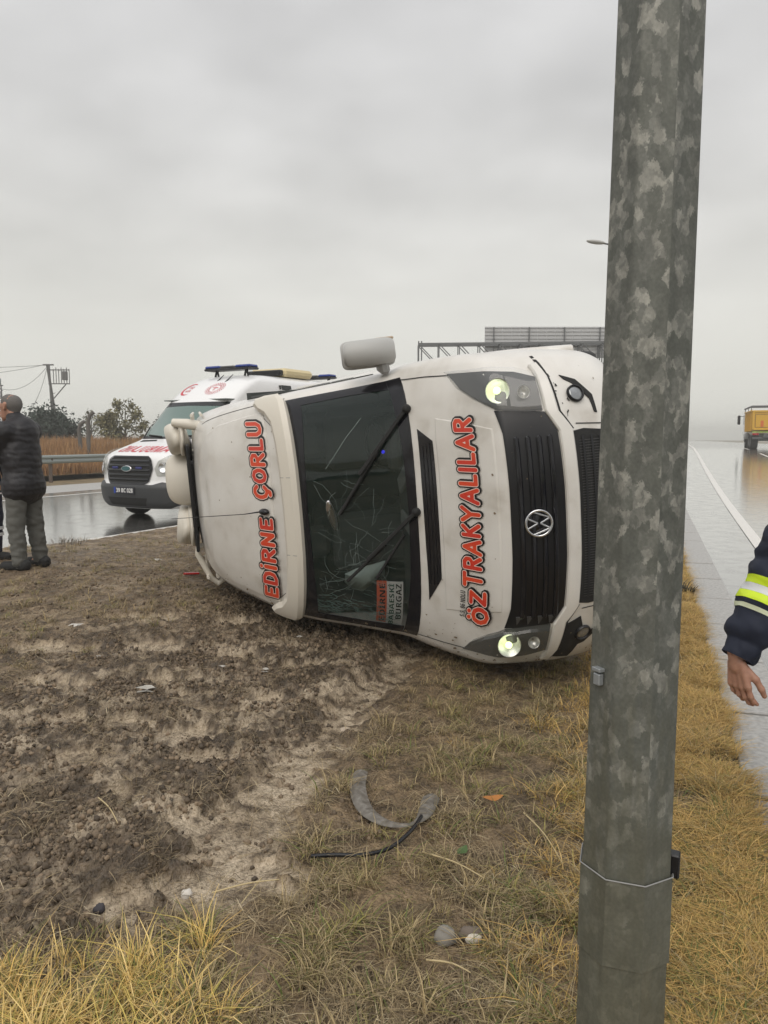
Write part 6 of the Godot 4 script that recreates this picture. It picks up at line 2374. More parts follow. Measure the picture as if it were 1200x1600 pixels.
	obj("hair", hair2.mesh(mat("dark_hair", lin(0.02, 0.016, 0.013), 0.6)), med)
	var ja2 := MB.new()
	skin_field([[Vector3(0, 0.90, 0.0), Vector3(0, 1.36, 0.0), 0.18, 0.18, 0.8], [sh_l, sh_r, 0.09, 0.09], [sh_l, Vector3(0.25, 1.12, 0.02), 0.08, 0.065], [Vector3(0.25, 1.12, 0.02), Vector3(0.26, 0.9, 0.075), 0.065, 0.052], [sh_r, Vector3(-0.25, 1.12, 0.02), 0.08, 0.065], [Vector3(-0.25, 1.12, 0.02), Vector3(-0.26, 0.9, 0.075), 0.065, 0.052], [Vector3(0, 1.40, 0.0), Vector3(0, 1.5, 0.01), 0.08, 0.07]], 0.018, 0.05, ja2)
	var jo := obj("jacket", ja2.mesh(navy), med)
	var tr2 := MB.new()
	skin_field([[Vector3(0.03, 0.93, 0), Vector3(-0.03, 0.93, 0), 0.15, 0.15, 0.85], [hip_l, kn_l, 0.108, 0.085], [kn_l, an_l, 0.085, 0.08], [hip_r, kn_r, 0.108, 0.085], [kn_r, an_r, 0.085, 0.08]], 0.018, 0.03, tr2)
	var to2 := obj("trousers", tr2.mesh(navy), med)
	var orange := mat("orange_tape", lin(0.75, 0.28, 0.02), 0.5)
	var silver := mat("silver_tape", lin(0.62, 0.63, 0.64), 0.4)
	for q in [[0.80, orange, 0.05], [0.74, M.print_white, 0.02]]:
		for s in [1.0, -1.0]:
			var hip: Vector3 = hip_l if s > 0 else hip_r
			var kn: Vector3 = kn_l if s > 0 else kn_r
			var t: float = (0.9 - q[0]) / 0.41
			var c := hip.lerp(kn, t)
			var tape := MB.new()
			tape.lathe(c, Basis.IDENTITY, [Vector2(lerpf(0.108, 0.085, t) + 0.012, -q[2] / 2), Vector2(lerpf(0.108, 0.085, t) + 0.012, q[2] / 2)], 24)
			obj("tape", tape.mesh(q[1]), to2)
	for y in [0.36, 0.29]:
		for s in [1.0, -1.0]:
			var kn: Vector3 = kn_l if s > 0 else kn_r
			var an: Vector3 = an_l if s > 0 else an_r
			var c := kn.lerp(an, (0.49 - y) / 0.405)
			var tape := MB.new()
			tape.lathe(c, Basis.IDENTITY, [Vector2(0.094, -0.018), Vector2(0.094, 0.018)], 24)
			obj("tape", tape.mesh(silver), to2)
	shoe(med, an_l, Vector3(0.1, 0, 1).normalized(), M.matt_black)
	shoe(med, an_r, Vector3(-0.1, 0, 1).normalized(), M.matt_black)
	# --- firefighter on the right road; only an arm shows
	var fire := thing("person", "firefighter in dark turnout coat with yellow and silver bands, arm hanging beside the road", "person")
	fire.position = P(1.62, -0.02, 2.50)
	var at := func(x: float, y: float, d: float) -> Vector3: return P(x, y, d) - fire.position
	var sh := at.call(1.41, 1.43, 2.5) as Vector3
	var el := at.call(1.345, 1.115, 2.53) as Vector3
	var wr := at.call(1.158, 0.775, 2.47) as Vector3
	var rs := Vector3(0.21, 1.46, 0)
	var re := Vector3(0.30, 1.15, -0.05)
	var rw := Vector3(0.28, 0.88, -0.18)
	var fb := MB.new()
	var f_hl := Vector3(-0.1, 0.92, 0)
	var f_hr := Vector3(0.1, 0.92, 0)
	var f_kl := Vector3(-0.11, 0.5, -0.02)
	var f_kr := Vector3(0.11, 0.5, -0.02)
	var f_al := Vector3(-0.12, 0.09, 0.02)
	var f_ar := Vector3(0.13, 0.09, 0.02)
	skin_field([[Vector3(0, 0.97, 0), Vector3(0, 1.32, 0), 0.14, 0.14, 0.8], [sh, rs, 0.055, 0.055], [sh, el, 0.048, 0.042], [el, wr, 0.042, 0.027], [rs, re, 0.05, 0.042], [re, rw, 0.042, 0.03], [f_hl, f_kl, 0.075, 0.055], [f_kl, f_al, 0.05, 0.036], [f_hr, f_kr, 0.075, 0.055], [f_kr, f_ar, 0.05, 0.036], [Vector3(0, 1.42, 0), Vector3(0, 1.6, -0.03), 0.065, 0.06]], 0.02, 0.04, fb)
	var hc3 := Vector3(0, 1.69, -0.04)
	skin_field(head_bones(hc3, Vector3(0, 0, -1), Vector3(1, 0, 0)) + [[Vector3(0, 1.5, 0), Vector3(0, 1.62, -0.03), 0.06, 0.058]], 0.009, 0.02, fb)
	var fing := Vector3(0.10, -1.0, 0.12).normalized()
	var palm := Vector3(0.92, 0.1, -0.30).normalized()
	palm = (palm - fing * palm.dot(fing)).normalized()
	var side := palm.cross(fing).normalized()
	if side.z > 0:
		side = -side
	# the back of the hand shows its width: turn it so that the knuckles spread across
	fing = Vector3(0.13, -0.98, 0.05).normalized()
	palm = Vector3(0.9, 0.12, -0.42)
	palm = (palm - fing * palm.dot(fing)).normalized()
	side = fing.cross(palm).normalized()
	skin_field(hand_bones(wr + Vector3(0.0, 0.0, 0.0), fing, palm, side, 0.32, 1.0), 0.0032, 0.007, fb)
	skin_field(hand_bones(rw, Vector3(0, -1, -0.2).normalized(), Vector3(-1, 0, 0), Vector3(0, -0.2, -1).normalized(), 0.3), 0.006, 0.008, fb)
	obj("body", fb.mesh(skin), fire)
	eyes(fire, hc3, Vector3(0, 0, -1), Vector3(1, 0, 0))
	var coat := mat("turnout_cloth", lin(0.006, 0.010, 0.026), 0.75)
	coat.rim_enabled = true
	coat.rim = 0.1
	coat.heightmap_enabled = true
	coat.heightmap_texture = noise_tex(noise(77, 0.4, 2), 256)
	coat.heightmap_scale = 0.05
	triplanar(coat, 8.0)
	var cb := MB.new()
	skin_field([[Vector3(0, 0.82, 0), Vector3(0, 1.36, 0), 0.20, 0.19, 0.8], [sh + Vector3(0.04, 0, 0), rs, 0.09, 0.09], [rs, re, 0.085, 0.075], [re, rw, 0.075, 0.06], [Vector3(0, 1.44, 0), Vector3(0, 1.55, -0.01), 0.085, 0.08]], 0.018, 0.05, cb, func(p: Vector3) -> float: return 0.012 * hn.get_noise_3dv(p * 7.0))
	var co := obj("coat", cb.mesh(coat), fire)
	var yl := mat("lime_tape", lin(0.60, 0.78, 0.02), 0.5)
	var pale := mat("pale_tape", lin(0.66, 0.70, 0.50), 0.5)
	# the left sleeve: rings along the bent arm
	var axis := [sh + Vector3(0.03, 0.03, 0), sh.lerp(el, 0.35), sh.lerp(el, 0.7), el + Vector3(-0.004, 0.0, 0.0), el.lerp(wr, 0.3), el.lerp(wr, 0.6), el.lerp(wr, 0.85), wr + (el - wr) * 0.02]
	var rad := [0.098, 0.09, 0.084, 0.086, 0.086, 0.082, 0.069, 0.053]
	var curve := Curve3D.new()
	for k in axis.size():
		var tn: Vector3 = (axis[mini(k + 1, axis.size() - 1)] - axis[maxi(k - 1, 0)]) / 6.0
		curve.add_point(axis[k], -tn, tn)
	var L := curve.get_baked_length()
	var sleeve_pt := func(t: float, ang: float, off: float) -> Vector3:
		var p := curve.sample_baked(t * L, true)
		var q := curve.sample_baked(minf(t * L + 0.01, L), true)
		var o := curve.sample_baked(maxf(t * L - 0.01, 0.0), true)
		var tn := (q - o).normalized()
		var x := tn.cross(Vector3(0, 0, 1)).normalized()
		var z := x.cross(tn)
		var f := t * (rad.size() - 1)
		var k := mini(int(f), rad.size() - 2)
		var r: float = lerpf(rad[k], rad[k + 1], smoothstep(0.0, 1.0, f - k))
		var folds := 0.010 * hn.get_noise_3d(cos(ang) * 1.1, sin(ang) * 1.1 + 4.0, t * 9.0) + 0.007 * sin(t * 46.0 + 2.0 * sin(ang + t * 6.0)) * smoothstep(0.25, 0.45, t) * (0.4 + 0.6 * smoothstep(0.9, 0.6, t))
		folds += 0.012 * exp(-pow((t - 0.50) / 0.035, 2.0)) - 0.008 * exp(-pow((t - 0.555) / 0.02, 2.0)) + 0.010 * exp(-pow((t - 0.86) / 0.05, 2.0)) - 0.006 * exp(-pow((t - 0.925) / 0.014, 2.0))
		return p + (x * cos(ang) + z * sin(ang)) * (r + folds + off)
	var tube_ := func(t0: float, t1: float, off: float, rows: int, skew: float) -> MB:
		var mb := MB.new()
		var ns := 40
		for a in rows + 1:
			for b in ns + 1:
				var ang := TAU * (b % ns) / ns
				mb.put(sleeve_pt.call(clampf(lerpf(t0, t1, float(a) / rows) + skew * cos(ang), 0.0, 1.0), ang, off), Vector3.UP)
		for a in rows:
			for b in ns:
				var q := a * (ns + 1) + b
				mb.i.append_array([q, q + 1, q + ns + 2, q, q + ns + 2, q + ns + 1])
		mb.smooth()
		return mb
	var sl: MB = tube_.call(0.0, 1.0, 0.0, 90, 0.0)
	# turned-in cuff
	var ns := 40
	for b in ns:
		var a0 := TAU * b / ns
		var a1 := TAU * (b + 1) / ns
		sl.quad(sleeve_pt.call(1.0, a0, 0.0), sleeve_pt.call(1.0, a1, 0.0), sleeve_pt.call(0.97, a1, -0.014), sleeve_pt.call(0.97, a0, -0.014))
	var slo := obj("sleeve", sl.mesh(coat), fire)
	for q in [[0.245, 0.29, yl], [0.29, 0.325, silver], [0.325, 0.37, yl], [0.215, 0.235, pale], [0.640, 0.676, yl], [0.676, 0.712, silver], [0.712, 0.75, yl], [0.772, 0.792, pale]]:
		var bnd: MB = tube_.call(q[0], q[1] - 0.0005, 0.0025, 5, 0.0)
		obj("reflective_band", bnd.mesh(q[2]), slo)
	var tr3 := MB.new()
	skin_field([[Vector3(0.03, 0.93, 0), Vector3(-0.03, 0.93, 0), 0.155, 0.155, 0.85], [f_hl, f_kl, 0.112, 0.09], [f_kl, f_al, 0.09, 0.085], [f_hr, f_kr, 0.112, 0.09], [f_kr, f_ar, 0.09, 0.085]], 0.018, 0.03, tr3)
	obj("trousers", tr3.mesh(coat), fire)
	shoe(fire, f_al, Vector3(-0.1, 0, -1).normalized(), M.matt_black, "boot")
	shoe(fire, f_ar, Vector3(0.1, 0, -1).normalized(), M.matt_black, "boot")
	var hel := MB.new()
	hel.lathe(hc3 + Vector3(0, 0.02, 0), Basis(Vector3.RIGHT, Vector3.UP, Vector3.BACK * 1.15), [Vector2(0.15, -0.03), Vector2(0.125, 0.0), Vector2(0.118, 0.06), Vector2(0.08, 0.12), Vector2(0.001, 0.14)], 28)
	obj("helmet", hel.mesh(mat("helmet_red", lin(0.4, 0.03, 0.02), 0.3)), fire)

# ---------------------------------------------------------------- litter on the ground
func ground_at(x: float, d: float) -> Vector3:
	return P(x, ground_h(x, d), d)

func stone(at: Vector3, r: Vector3, col: Color, label: String, turn := 0.0, called := "stone", category := "stone", rough := 0.8) -> void:
	var mb := MB.new()
	mb.ball(Vector3(0, r.y * 0.5, 0), r, Basis(Vector3.UP, turn), 14, 9, noise(int(at.x * 1000) + 77, 0.9, 3), 0.35)
	mb.smooth()
	var o := obj(called, mb.mesh(mat("stone_" + str(col.to_html(false)), col, rough)))
	o.position = at
	tag(o, label, category)

func ribbon(pts: Array, w: Array, lift: float, roll: float, thick := 0.004) -> MB:
	var mb := MB.new()
	var n := pts.size()
	var top := []
	for k in n:
		var a: Vector3 = pts[maxi(k - 1, 0)]
		var b: Vector3 = pts[mini(k + 1, n - 1)]
		var t := (b - a).normalized()
		var s := t.cross(Vector3.UP).normalized()
		var row := []
		for e in 5:
			var f := e / 2.0 - 1.0
			row.append(pts[k] + s * w[k] * f + Vector3(0, lift + roll * w[k] * (1.0 - f * f), 0))
		top.append(row)
	for k in n - 1:
		for e in 4:
			mb.quad(top[k][e], top[k + 1][e], top[k + 1][e + 1], top[k][e + 1])
			mb.quad(top[k][e] - Vector3(0, thick, 0), top[k + 1][e] - Vector3(0, thick, 0), top[k + 1][e + 1] - Vector3(0, thick, 0), top[k][e + 1] - Vector3(0, thick, 0))
		for e in [0, 4]:
			mb.quad(top[k][e], top[k + 1][e], top[k + 1][e] - Vector3(0, thick, 0), top[k][e] - Vector3(0, thick, 0))
	mb.smooth()
	return mb

func smooth_path(pts: Array, per := 6) -> Array:
	var o := []
	for k in pts.size() - 1:
		var p0: Vector3 = pts[maxi(k - 1, 0)]
		var p3: Vector3 = pts[mini(k + 2, pts.size() - 1)]
		for q in per:
			o.append(pts[k].cubic_interpolate(pts[k + 1], p0, p3, float(q) / per))
	o.append(pts[pts.size() - 1])
	return o

func make_debris() -> void:
	# broken curved trim strip and the thin black seal beside it
	var pts := []
	for q in [[-0.10, 3.24], [-0.11, 3.08], [-0.075, 2.93], [0.0, 2.82], [0.09, 2.80], [0.15, 2.87], [0.185, 2.99], [0.20, 3.05]]:
		pts.append(ground_at(q[0], q[1]))
	pts = smooth_path(pts)
	var w := []
	for k in pts.size():
		var f := float(k) / (pts.size() - 1)
		w.append(0.028 + 0.006 * sin(f * 9.0) - 0.014 * smoothstep(0.4, 0.62, f) * (1.0 - smoothstep(0.62, 0.8, f)) - 0.012 * smoothstep(0.92, 1.0, f))
	var gm := mat("scuffed_grey_plastic", Color(1, 1, 1), 0.5)
	gm.albedo_texture = noise_tex(noise(81, 0.03, 5), 256, [[0.0, lin(0.08, 0.07, 0.055)], [0.5, lin(0.15, 0.135, 0.115)], [1.0, lin(0.27, 0.26, 0.24)]])
	triplanar(gm, 4.0)
	tag(obj("trim_strip", ribbon(pts, w, 0.022, 0.35).mesh(gm)), "curved scuffed grey plastic trim strip broken off onto the grass", "trim strip")
	var sp := []
	for q in [[0.145, 2.86], [0.10, 2.74], [0.02, 2.63], [-0.08, 2.58], [-0.17, 2.57], [-0.255, 2.555]]:
		sp.append(ground_at(q[0], q[1]) + Vector3(0, 0.03, 0))
	var seal := MB.new()
	seal.tube(smooth_path(sp), 0.0075, 6)
	tag(obj("rubber_seal", seal.mesh(M.black)), "thin black rubber seal trailing from the broken trim strip", "rubber seal")
	stone(ground_at(0.185, 2.175), Vector3(0.036, 0.03, 0.032), lin(0.21, 0.195, 0.17), "grey round stone in the near grass, left of a split stone", 0.4)
	stone(ground_at(0.262, 2.19), Vector3(0.038, 0.022, 0.022), lin(0.15, 0.12, 0.095), "brown split stone beside the grey round stone", 0.1)
	stone(ground_at(0.266, 2.172) + Vector3(0, 0.004, 0.012), Vector3(0.026, 0.016, 0.012), lin(0.55, 0.5, 0.42), "pale chip of stone leaning on the split stone", 0.2)
	stone(ground_at(-0.615, 1.905), Vector3(0.034, 0.014, 0.026), lin(0.34, 0.30, 0.25), "flat pale stone in the yellow grass at the bottom left", 0.8)
	stone(ground_at(-0.92, 2.35), Vector3(0.02, 0.016, 0.02), lin(0.05, 0.045, 0.05), "small black stone above the yellow grass", 0.8)
	stone(ground_at(-0.66, 2.44), Vector3(0.02, 0.016, 0.018), lin(0.6, 0.56, 0.5), "small white stone at the end of the pale track", 0.3)
	stone(ground_at(-0.60, 2.32), Vector3(0.028, 0.016, 0.02), lin(0.28, 0.19, 0.12), "tan stone at the top of the yellow grass", 1.3)
	stone(ground_at(-0.2, 3.85), Vector3(0.03, 0.02, 0.026), lin(0.42, 0.35, 0.27), "round tan stone beside the drag track", 0.3)
	# crumpled litter and glass chips
	var wm := mat("white_litter", lin(0.5, 0.48, 0.44), 0.5)
	var bits := [[-1.377, 4.35, 0.06, "crumpled grey-white plastic sheet in the mud"], [-1.93, 5.1, 0.035, "white scrap far left in the mud, before the puddles"], [-1.05, 4.9, 0.03, "white scrap in the mud below the roof fairing"], [-1.62, 7.55, 0.03, "white scrap on the brown grass left of the roof rack"], [-2.55, 8.6, 0.05, "white flat scrap on the grass near the man"], [-2.1, 9.0, 0.045, "white scrap on the grass before the ambulance wheel"], [-1.0, 3.12, 0.025, "white pellet beside the puddles"], [-2.35, 5.75, 0.05, "pale scrap at the left edge of the mud"], [-0.62, 5.55, 0.03, "small white shard in the mud under the visor"], [-0.75, 4.75, 0.025, "tiny white chip among the clods"]]
	rng.seed = 5
	for b in bits:
		var mb := MB.new()
		var n := 8
		var c := Vector3(0, 0.02 + b[2] * 0.25, 0)
		for k in n:
			var a0 := TAU * k / n
			var a1 := TAU * (k + 1) / n
			var r0: float = b[2] * (0.7 + 0.5 * sin(k * 2.3 + b[0] * 9.0))
			var r1: float = b[2] * (0.7 + 0.5 * sin(((k + 1) % n) * 2.3 + b[0] * 9.0))
			var p := Vector3(cos(a0) * r0 * 1.3, 0.012 + 0.3 * b[2] * (k % 2), sin(a0) * r0 * 0.7)
			var q := Vector3(cos(a1) * r1 * 1.3, 0.012 + 0.3 * b[2] * ((k + 1) % 2), sin(a1) * r1 * 0.7)
			mb.tri(c, p, q)
			mb.tri(p * Vector3(1, 0, 1) * 0.9, q * Vector3(1, 0, 1) * 0.9, Vector3.ZERO)
		var o := obj("scrap", mb.mesh(wm))
		o.position = ground_at(b[0], b[1])
		tag(o, b[3], "litter")
	var red := MB.new()
	red.box(Vector3(0, 0.025, 0), Vector3(0.16, 0.02, 0.05), Basis(Vector3.UP, 0.2), 0.006)
	var ro := obj("red_shard", red.mesh(M.red_lens))
	ro.position = ground_at(-1.95, 7.7)
	tag(ro, "red broken lamp shard in the mud beside the roof rack", "shard")
	var leafm := MB.new()
	for k in 6:
		var a := -1.0 + k / 3.0
		var b := -1.0 + (k + 1) / 3.0
		leafm.quad(Vector3(a * 0.035, 0.01 + 0.008 * absf(a), -0.018 * (1 - a * a)), Vector3(b * 0.035, 0.01 + 0.008 * absf(b), -0.018 * (1 - b * b)), Vector3(b * 0.035, 0.01 + 0.008 * absf(b), 0.018 * (1 - b * b)), Vector3(a * 0.035, 0.01 + 0.008 * absf(a), 0.018 * (1 - a * a)))
	leafm.smooth()
	for q in [[0.442, 2.994, lin(0.42, 0.17, 0.04), "orange fallen leaf on the grass right of the trim strip", 0.2, 1.3], [0.279, 2.622, lin(0.06, 0.11, 0.03), "green leaf lying in the grass below the trim strip", 1.0, 1.0]]:
		var lm := mat("leaf_" + q[2].to_html(false), q[2], 0.6)
		var o := obj("fallen_leaf", leafm.mesh(lm))
		o.position = ground_at(q[0], q[1]) + Vector3(0, 0.022, 0)
		o.rotation.y = q[4]
		o.scale = Vector3.ONE * q[5]
		tag(o, q[3], "leaf")
	# long single stalks
	var stalks := [[0.137, 2.614, 0.339, 2.445, "long pale straw stalk lying below the trim strip"], [-0.57, 2.42, -0.35, 2.44, "pale straw stalk lying across the end of the track"], [-1.16, 3.0, -1.02, 2.82, "pale straw stalk on the dark clods at the left"], [0.12, 2.05, 0.24, 2.0, "bent straw stalk in the near grass right of centre"], [0.55, 2.9, 0.62, 2.55, "thin pale stalk beside the near pole"], [-0.42, 2.5, -0.45, 2.3, "straw stalk standing askew at the track end"]]
	for s in stalks:
		var mb := MB.new()
		var a := ground_at(s[0], s[1]) + Vector3(0, 0.025, 0)
		var b := ground_at(s[2], s[3]) + Vector3(0, 0.03, 0)
		mb.tube(smooth_path([a, a.lerp(b, 0.5) + Vector3(0.008, 0.012, 0.004), b], 4), [0.003, 0.003, 0.003, 0.0028, 0.0026, 0.0024, 0.0022, 0.002, 0.0015], 5)
		tag(obj("straw_stalk", mb.mesh(mat("straw", lin(0.5, 0.40, 0.22), 0.7))), s[4], "straw")

# ---------------------------------------------------------------- grass, straw, clods
func on_litter(x: float, d: float) -> bool:  # nothing grows through what lies on top
	for q in [[0.185, 2.175, 0.06], [0.262, 2.185, 0.06], [-0.615, 1.905, 0.05], [-0.10, 3.16, 0.05], [-0.09, 3.0, 0.05], [-0.04, 2.86, 0.05], [0.05, 2.80, 0.05], [0.13, 2.83, 0.05], [0.18, 2.96, 0.05], [0.08, 2.70, 0.03], [-0.02, 2.6, 0.03], [-0.13, 2.575, 0.03], [-0.22, 2.56, 0.03], [0.442, 2.994, 0.05]]:
		if Vector2(x - q[0], d - q[1]).length() < q[2]:
			return true
	return false

func tuft(seed_: int, blades: int, h0: float, h1: float, spread: float, droop: float, cols: Array, w := 0.0022) -> MB:
	var r := RandomNumberGenerator.new()
	r.seed = seed_
	var mb := MB.new()
	mb.use_c = true
	for k in blades:
		var a := r.randf() * TAU
		var b := Vector3(cos(a), 0, sin(a)) * spread * sqrt(r.randf())
		var out := Vector3(cos(a + r.randfn(0, 0.9)), 0, sin(a + r.randfn(0, 0.9)))
		var h := r.randf_range(h0, h1)
		var lean := h * droop * r.randf_range(0.3, 1.5)
		var side := out.cross(Vector3.UP) * w * r.randf_range(0.6, 1.3)
		mb.col = (cols[r.randi() % cols.size()] as Color) * r.randf_range(0.75, 1.2)
		var prev := b
		var pw := 1.0
		for j in 3:
			var t := (j + 1) / 3.0
			var p := b + out * lean * t * t + Vector3(0, h * (t - 0.35 * droop * t * t * t), 0)
			var nw := 1.0 - t * 0.85
			mb.quad(prev - side * pw, prev + side * pw, p + side * nw, p - side * nw)
			prev = p
			pw = nw
	return mb

func make_grass() -> void:
	var gm := mat("dry_grass", Color(1, 1, 1), 0.75)
	gm.vertex_color_use_as_albedo = true
	gm.backlight_enabled = true
	gm.backlight = Color(0.35, 0.35, 0.35)
	var yellow := [Color(0.66, 0.45, 0.14), Color(0.58, 0.41, 0.14), Color(0.72, 0.54, 0.22), Color(0.53, 0.41, 0.11), Color(0.42, 0.36, 0.09)]
	var tan := [Color(0.56, 0.36, 0.115), Color(0.48, 0.31, 0.10), Color(0.66, 0.465, 0.19), Color(0.38, 0.26, 0.085)]
	var dull := [Color(0.28, 0.205, 0.10), Color(0.40, 0.30, 0.15), Color(0.19, 0.145, 0.075), Color(0.21, 0.185, 0.07), Color(0.5, 0.395, 0.22)]
	var green := [Color(0.14, 0.165, 0.04), Color(0.20, 0.20, 0.055), Color(0.27, 0.235, 0.07)]
	rng.seed = 91
	var kinds := {
		"yellow_grass": [[], [], []], "verge_grass": [[], [], []], "sparse_grass": [[], [], []], "green_grass": [[]],
	}
	# tall yellow tussocks in the near left corner
	for k in 1200:
		var x := rng.randf_range(-1.25, -0.28)
		var d := rng.randf_range(1.45, 2.4)
		var dens := smoothstep(2.28, 2.0, d + 0.5 * maxf(0.0, -0.72 - x) + 0.2 * noise_a.get_noise_2d(x * 5, d * 5)) * smoothstep(-0.36, -0.5, x + 0.12 * noise_a.get_noise_2d(x * 4 + 20, d * 4)) * smoothstep(-0.25, 0.1, noise_a.get_noise_2d(x * 4.0, d * 4.0 + 11.0) + 0.12)
		if rng.randf() < dens * 0.5:
			kinds.yellow_grass[rng.randi() % 3].append(Transform3D(Basis(Vector3.UP, rng.randf() * TAU).scaled(Vector3.ONE * rng.randf_range(0.7, 1.25)), ground_at(x, d) - Vector3(0, 0.01, 0)))
	# matted tan verge right of the pole and along the road edge
	for k in 16000:
		var d := pow(rng.randf(), 1.4) * 12.5 + 1.0
		var r := right_edge(d)
		var x := r + 0.05 - absf(rng.randfn(0.0, 0.26 + 0.02 * d))
		if x < track_x(d) + 0.35 or (d > 4.9 and x < 0.3):
			continue
		var bare := noise_a.get_noise_2d(x * 2.4, d * 2.4 + 70.0)
		if rng.randf() > smoothstep(-0.45, 0.0, bare) * 0.85:
			continue
		if rng.randf() < 0.3 * smoothstep(4.0, 2.0, d):
			kinds.green_grass[0].append(Transform3D(Basis(Vector3.UP, rng.randf() * TAU).scaled(Vector3(1.2, 1.15, 1.2)), ground_at(x, d) - Vector3(0, 0.006, 0)))
			continue
		kinds.verge_grass[rng.randi() % 3].append(Transform3D(Basis(Vector3.UP, rng.randf() * TAU).scaled(Vector3(1.15, 1.0, 1.15) * rng.randf_range(0.6, 1.15)), ground_at(x, d) - Vector3(0, 0.008, 0)))
	# thin dead grass on what is not churned
	for k in 52000:
		var d := pow(rng.randf(), 1.5) * 10.5 + 1.4
		var x := rng.randf_range(-0.62 * d - 0.3, minf(right_edge(d), 0.6 * d + 0.4))
		if x < left_edge(d) or x > right_edge(d):
			continue
		var m := churn(x, d)
		if near_track(x, d) < 0.2 and d > 2.3 or rng.randf() < m * 1.15 or on_litter(x, d - 0.03) or on_litter(x, d):
			continue
		var clump := noise_a.get_noise_2d(x * 2.8 + 5.0, d * 2.8) + 0.6 * noise_b.get_noise_2d(x * 7.0, d * 7.0)
		if rng.randf() > smoothstep(-0.02, 0.5, clump) * 0.95 + 0.02:
			continue
		var t := Transform3D(Basis(Vector3.UP, rng.randf() * TAU).scaled(Vector3.ONE * rng.randf_range(0.6, 1.3)), ground_at(x, d) - Vector3(0, 0.006, 0))
		if rng.randf() < 0.2 + 0.4 * smoothstep(0.2, 0.5, noise_a.get_noise_2d(x * 1.6, d * 1.6 - 30.0)):
			kinds.green_grass[0].append(t)
		else:
			kinds.sparse_grass[rng.randi() % 3].append(t)
	var made := {}
	for j in 3:
		made["yellow_grass%d" % j] = tuft(100 + j, 30, 0.03, 0.125, 0.03, 0.8, yellow + ([green[2], green[1]] if j == 0 else [tan[0], tan[2]]), 0.002)
		made["verge_grass%d" % j] = tuft(110 + j, 42, 0.025, 0.085, 0.055, 0.9, tan + ([yellow[3], yellow[4], yellow[0]] if j == 1 else []), 0.0016)
		made["sparse_grass%d" % j] = tuft(120 + j, 14, 0.015, 0.085, 0.03, 1.0, dull, 0.0016)
	made["green_grass0"] = tuft(130, 12, 0.02, 0.075, 0.04, 1.1, green + [dull[0]], 0.0018)
	var labels := {"yellow_grass": "tall yellow grass tussocks in the near left corner", "verge_grass": "matted tan grass along the edge of the right road", "sparse_grass": "thin dead grass on the verge", "green_grass": "scattered greener grass blades on the verge"}
	for kind in kinds:
		for j in kinds[kind].size():
			scatter(kind, made["%s%d" % [kind, j]].mesh(gm), kinds[kind][j], labels[kind], "grass")
	# loose straw lying flat
	var straw := MB.new()
	straw.quad(Vector3(-0.05, 0.002, -0.0011), Vector3(0.0, 0.008, -0.0013), Vector3(0.0, 0.008, 0.0013), Vector3(-0.05, 0.002, 0.0011))
	straw.quad(Vector3(0.0, 0.008, -0.0013), Vector3(0.055, 0.001, -0.0006), Vector3(0.055, 0.001, 0.0006), Vector3(0.0, 0.008, 0.0013))
	var spots := []
	var tints := []
	for k in 260000:
		var d := pow(rng.randf(), 1.7) * 10.0 + 1.4
		var x := rng.randf_range(-0.6 * d - 0.3, minf(right_edge(d), 0.55 * d + 0.4))
		if x < left_edge(d):
			continue
		var m := churn(x, d)
		var smooth_ := 1.0 if near_track(x, d) < 0.17 and d > 2.4 else in_pool(x, d)
		if on_litter(x, d):
			continue
		var lie := -0.12 * smoothstep(0.0, 0.5, x - track_x(d)) + noise_a.get_noise_2d(x * 2.0 - 15.0, d * 2.0) + 0.5 * noise_b.get_noise_2d(x * 6, d * 6)
		if rng.randf() > (0.9 - 0.25 * m) * (1.0 - 0.72 * smooth_) * smoothstep(-0.25, 0.45, lie):
			continue
		var b := Basis.from_euler(Vector3(rng.randfn(0, 0.2), rng.randf() * TAU, rng.randfn(0, 0.22))).scaled(Vector3(0.18 + 1.0 * pow(rng.randf(), 1.8), 1.0, rng.randf_range(0.5, 1.3)))
		spots.append(Transform3D(b, ground_at(x, d) + Vector3(0, 0.004 + 0.008 * rng.randf(), 0)))
		var c := Color(0.42, 0.32, 0.18).lerp(Color(0.10, 0.073, 0.045), clampf(rng.randf() * 1.0 + 0.25 * m, 0.0, 1.0))
		if rng.randf() < 0.05:
			c = Color(0.5, 0.42, 0.27)
		tints.append(c)
	var stm := mat("loose_straw", Color(1, 1, 1), 0.7)
	stm.vertex_color_use_as_albedo = true
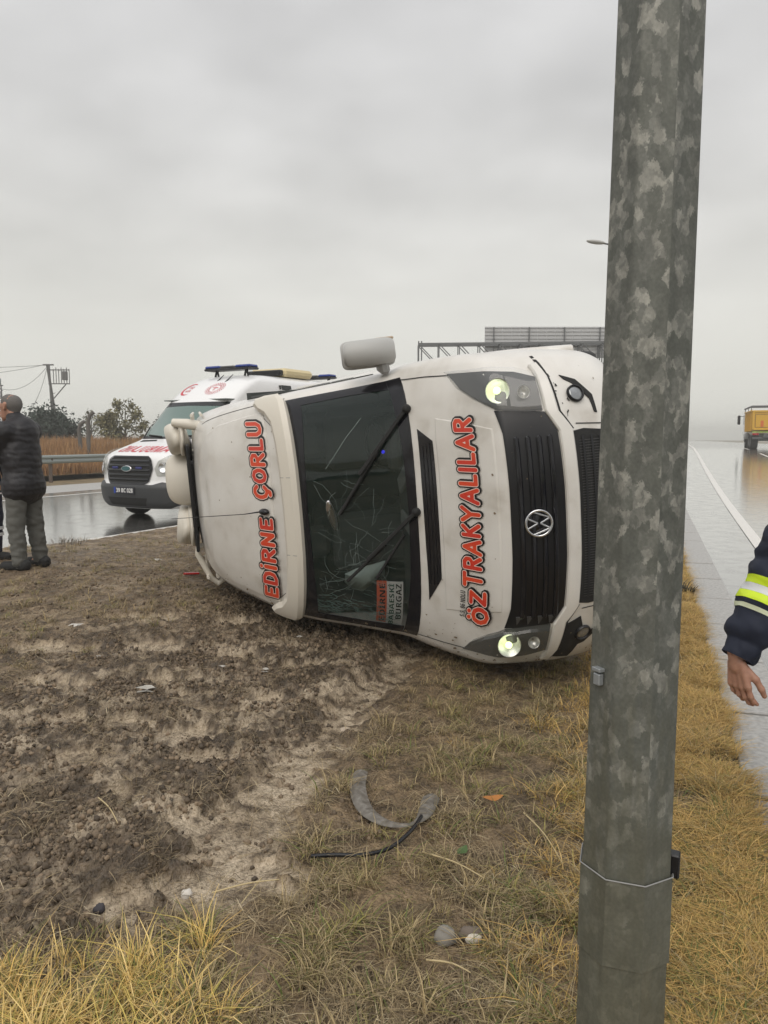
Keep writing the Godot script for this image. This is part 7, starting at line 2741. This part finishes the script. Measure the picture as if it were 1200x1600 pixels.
	scatter("loose_straw", straw.mesh(stm), spots, "loose dead straw strewn over the verge", "straw", null, tints)
	# clods of mud
	for j in 3:
		var clod := MB.new()
		clod.ball(Vector3.ZERO, Vector3(1.0, 0.72, 0.9), Basis.IDENTITY, 9, 6, noise(200 + j, 1.1, 3), 0.55)
		clod.smooth()
		var cs := []
		var ct := []
		for k in 42000:
			var d := pow(rng.randf(), 1.35) * 6.2 + 1.9
			var x := rng.randf_range(-0.6 * d - 0.3, 0.9)
			if x < left_edge(d):
				continue
			var m := churn(x, d)
			var smooth_ := 1.0 if near_track(x, d) < 0.19 and d > 2.3 else in_pool(x, d)
			var heap := noise_a.get_noise_2d(x * 1.9 + 3.0, d * 1.9 + 8.0) + 0.6 * noise_b.get_noise_2d(x * 6.0, d * 6.0)
			if rng.randf() > m * (1.0 - 0.86 * smooth_) * smoothstep(-0.35, 0.4, heap):
				continue
			var r := 0.003 + 0.013 * pow(rng.randf(), 4.0)
			cs.append(Transform3D(Basis.from_euler(Vector3(rng.randf() * 6, rng.randf() * 6, rng.randf() * 6)).scaled(Vector3.ONE * r), ground_at(x, d) + Vector3(0, r * 0.2, 0)))
			ct.append(Color(0.105, 0.077, 0.05) * rng.randf_range(0.6, 2.3))
		var clm := mat("clod", Color(1, 1, 1), 0.7)
		clm.vertex_color_use_as_albedo = true
		scatter("mud_clods", clod.mesh(clm), cs, "dark clods of churned mud", "mud", null, ct)
	# small grey-leaved weed at the wet road edge, beside the man
	for w in [[-4.45, 10.7, "pale frost-grey weed at the edge of the flooded road, right of the man"], [2.92, 7.35, "small dark weed at the tip of the tan verge by the right road"]]:
		var mb := tuft(300 + int(w[1]), 90, 0.05, 0.17, 0.28 if w[0] < 0 else 0.08, 0.9, [Color(0.35, 0.33, 0.30), Color(0.2, 0.19, 0.16), Color(0.5, 0.47, 0.44)] if w[0] < 0 else [Color(0.04, 0.04, 0.03)], 0.006)
		var o := obj("weed", mb.mesh(gm))
		o.position = P(w[0], ground_h(w[0], w[1]), w[1])
		tag(o, w[2], "weed")
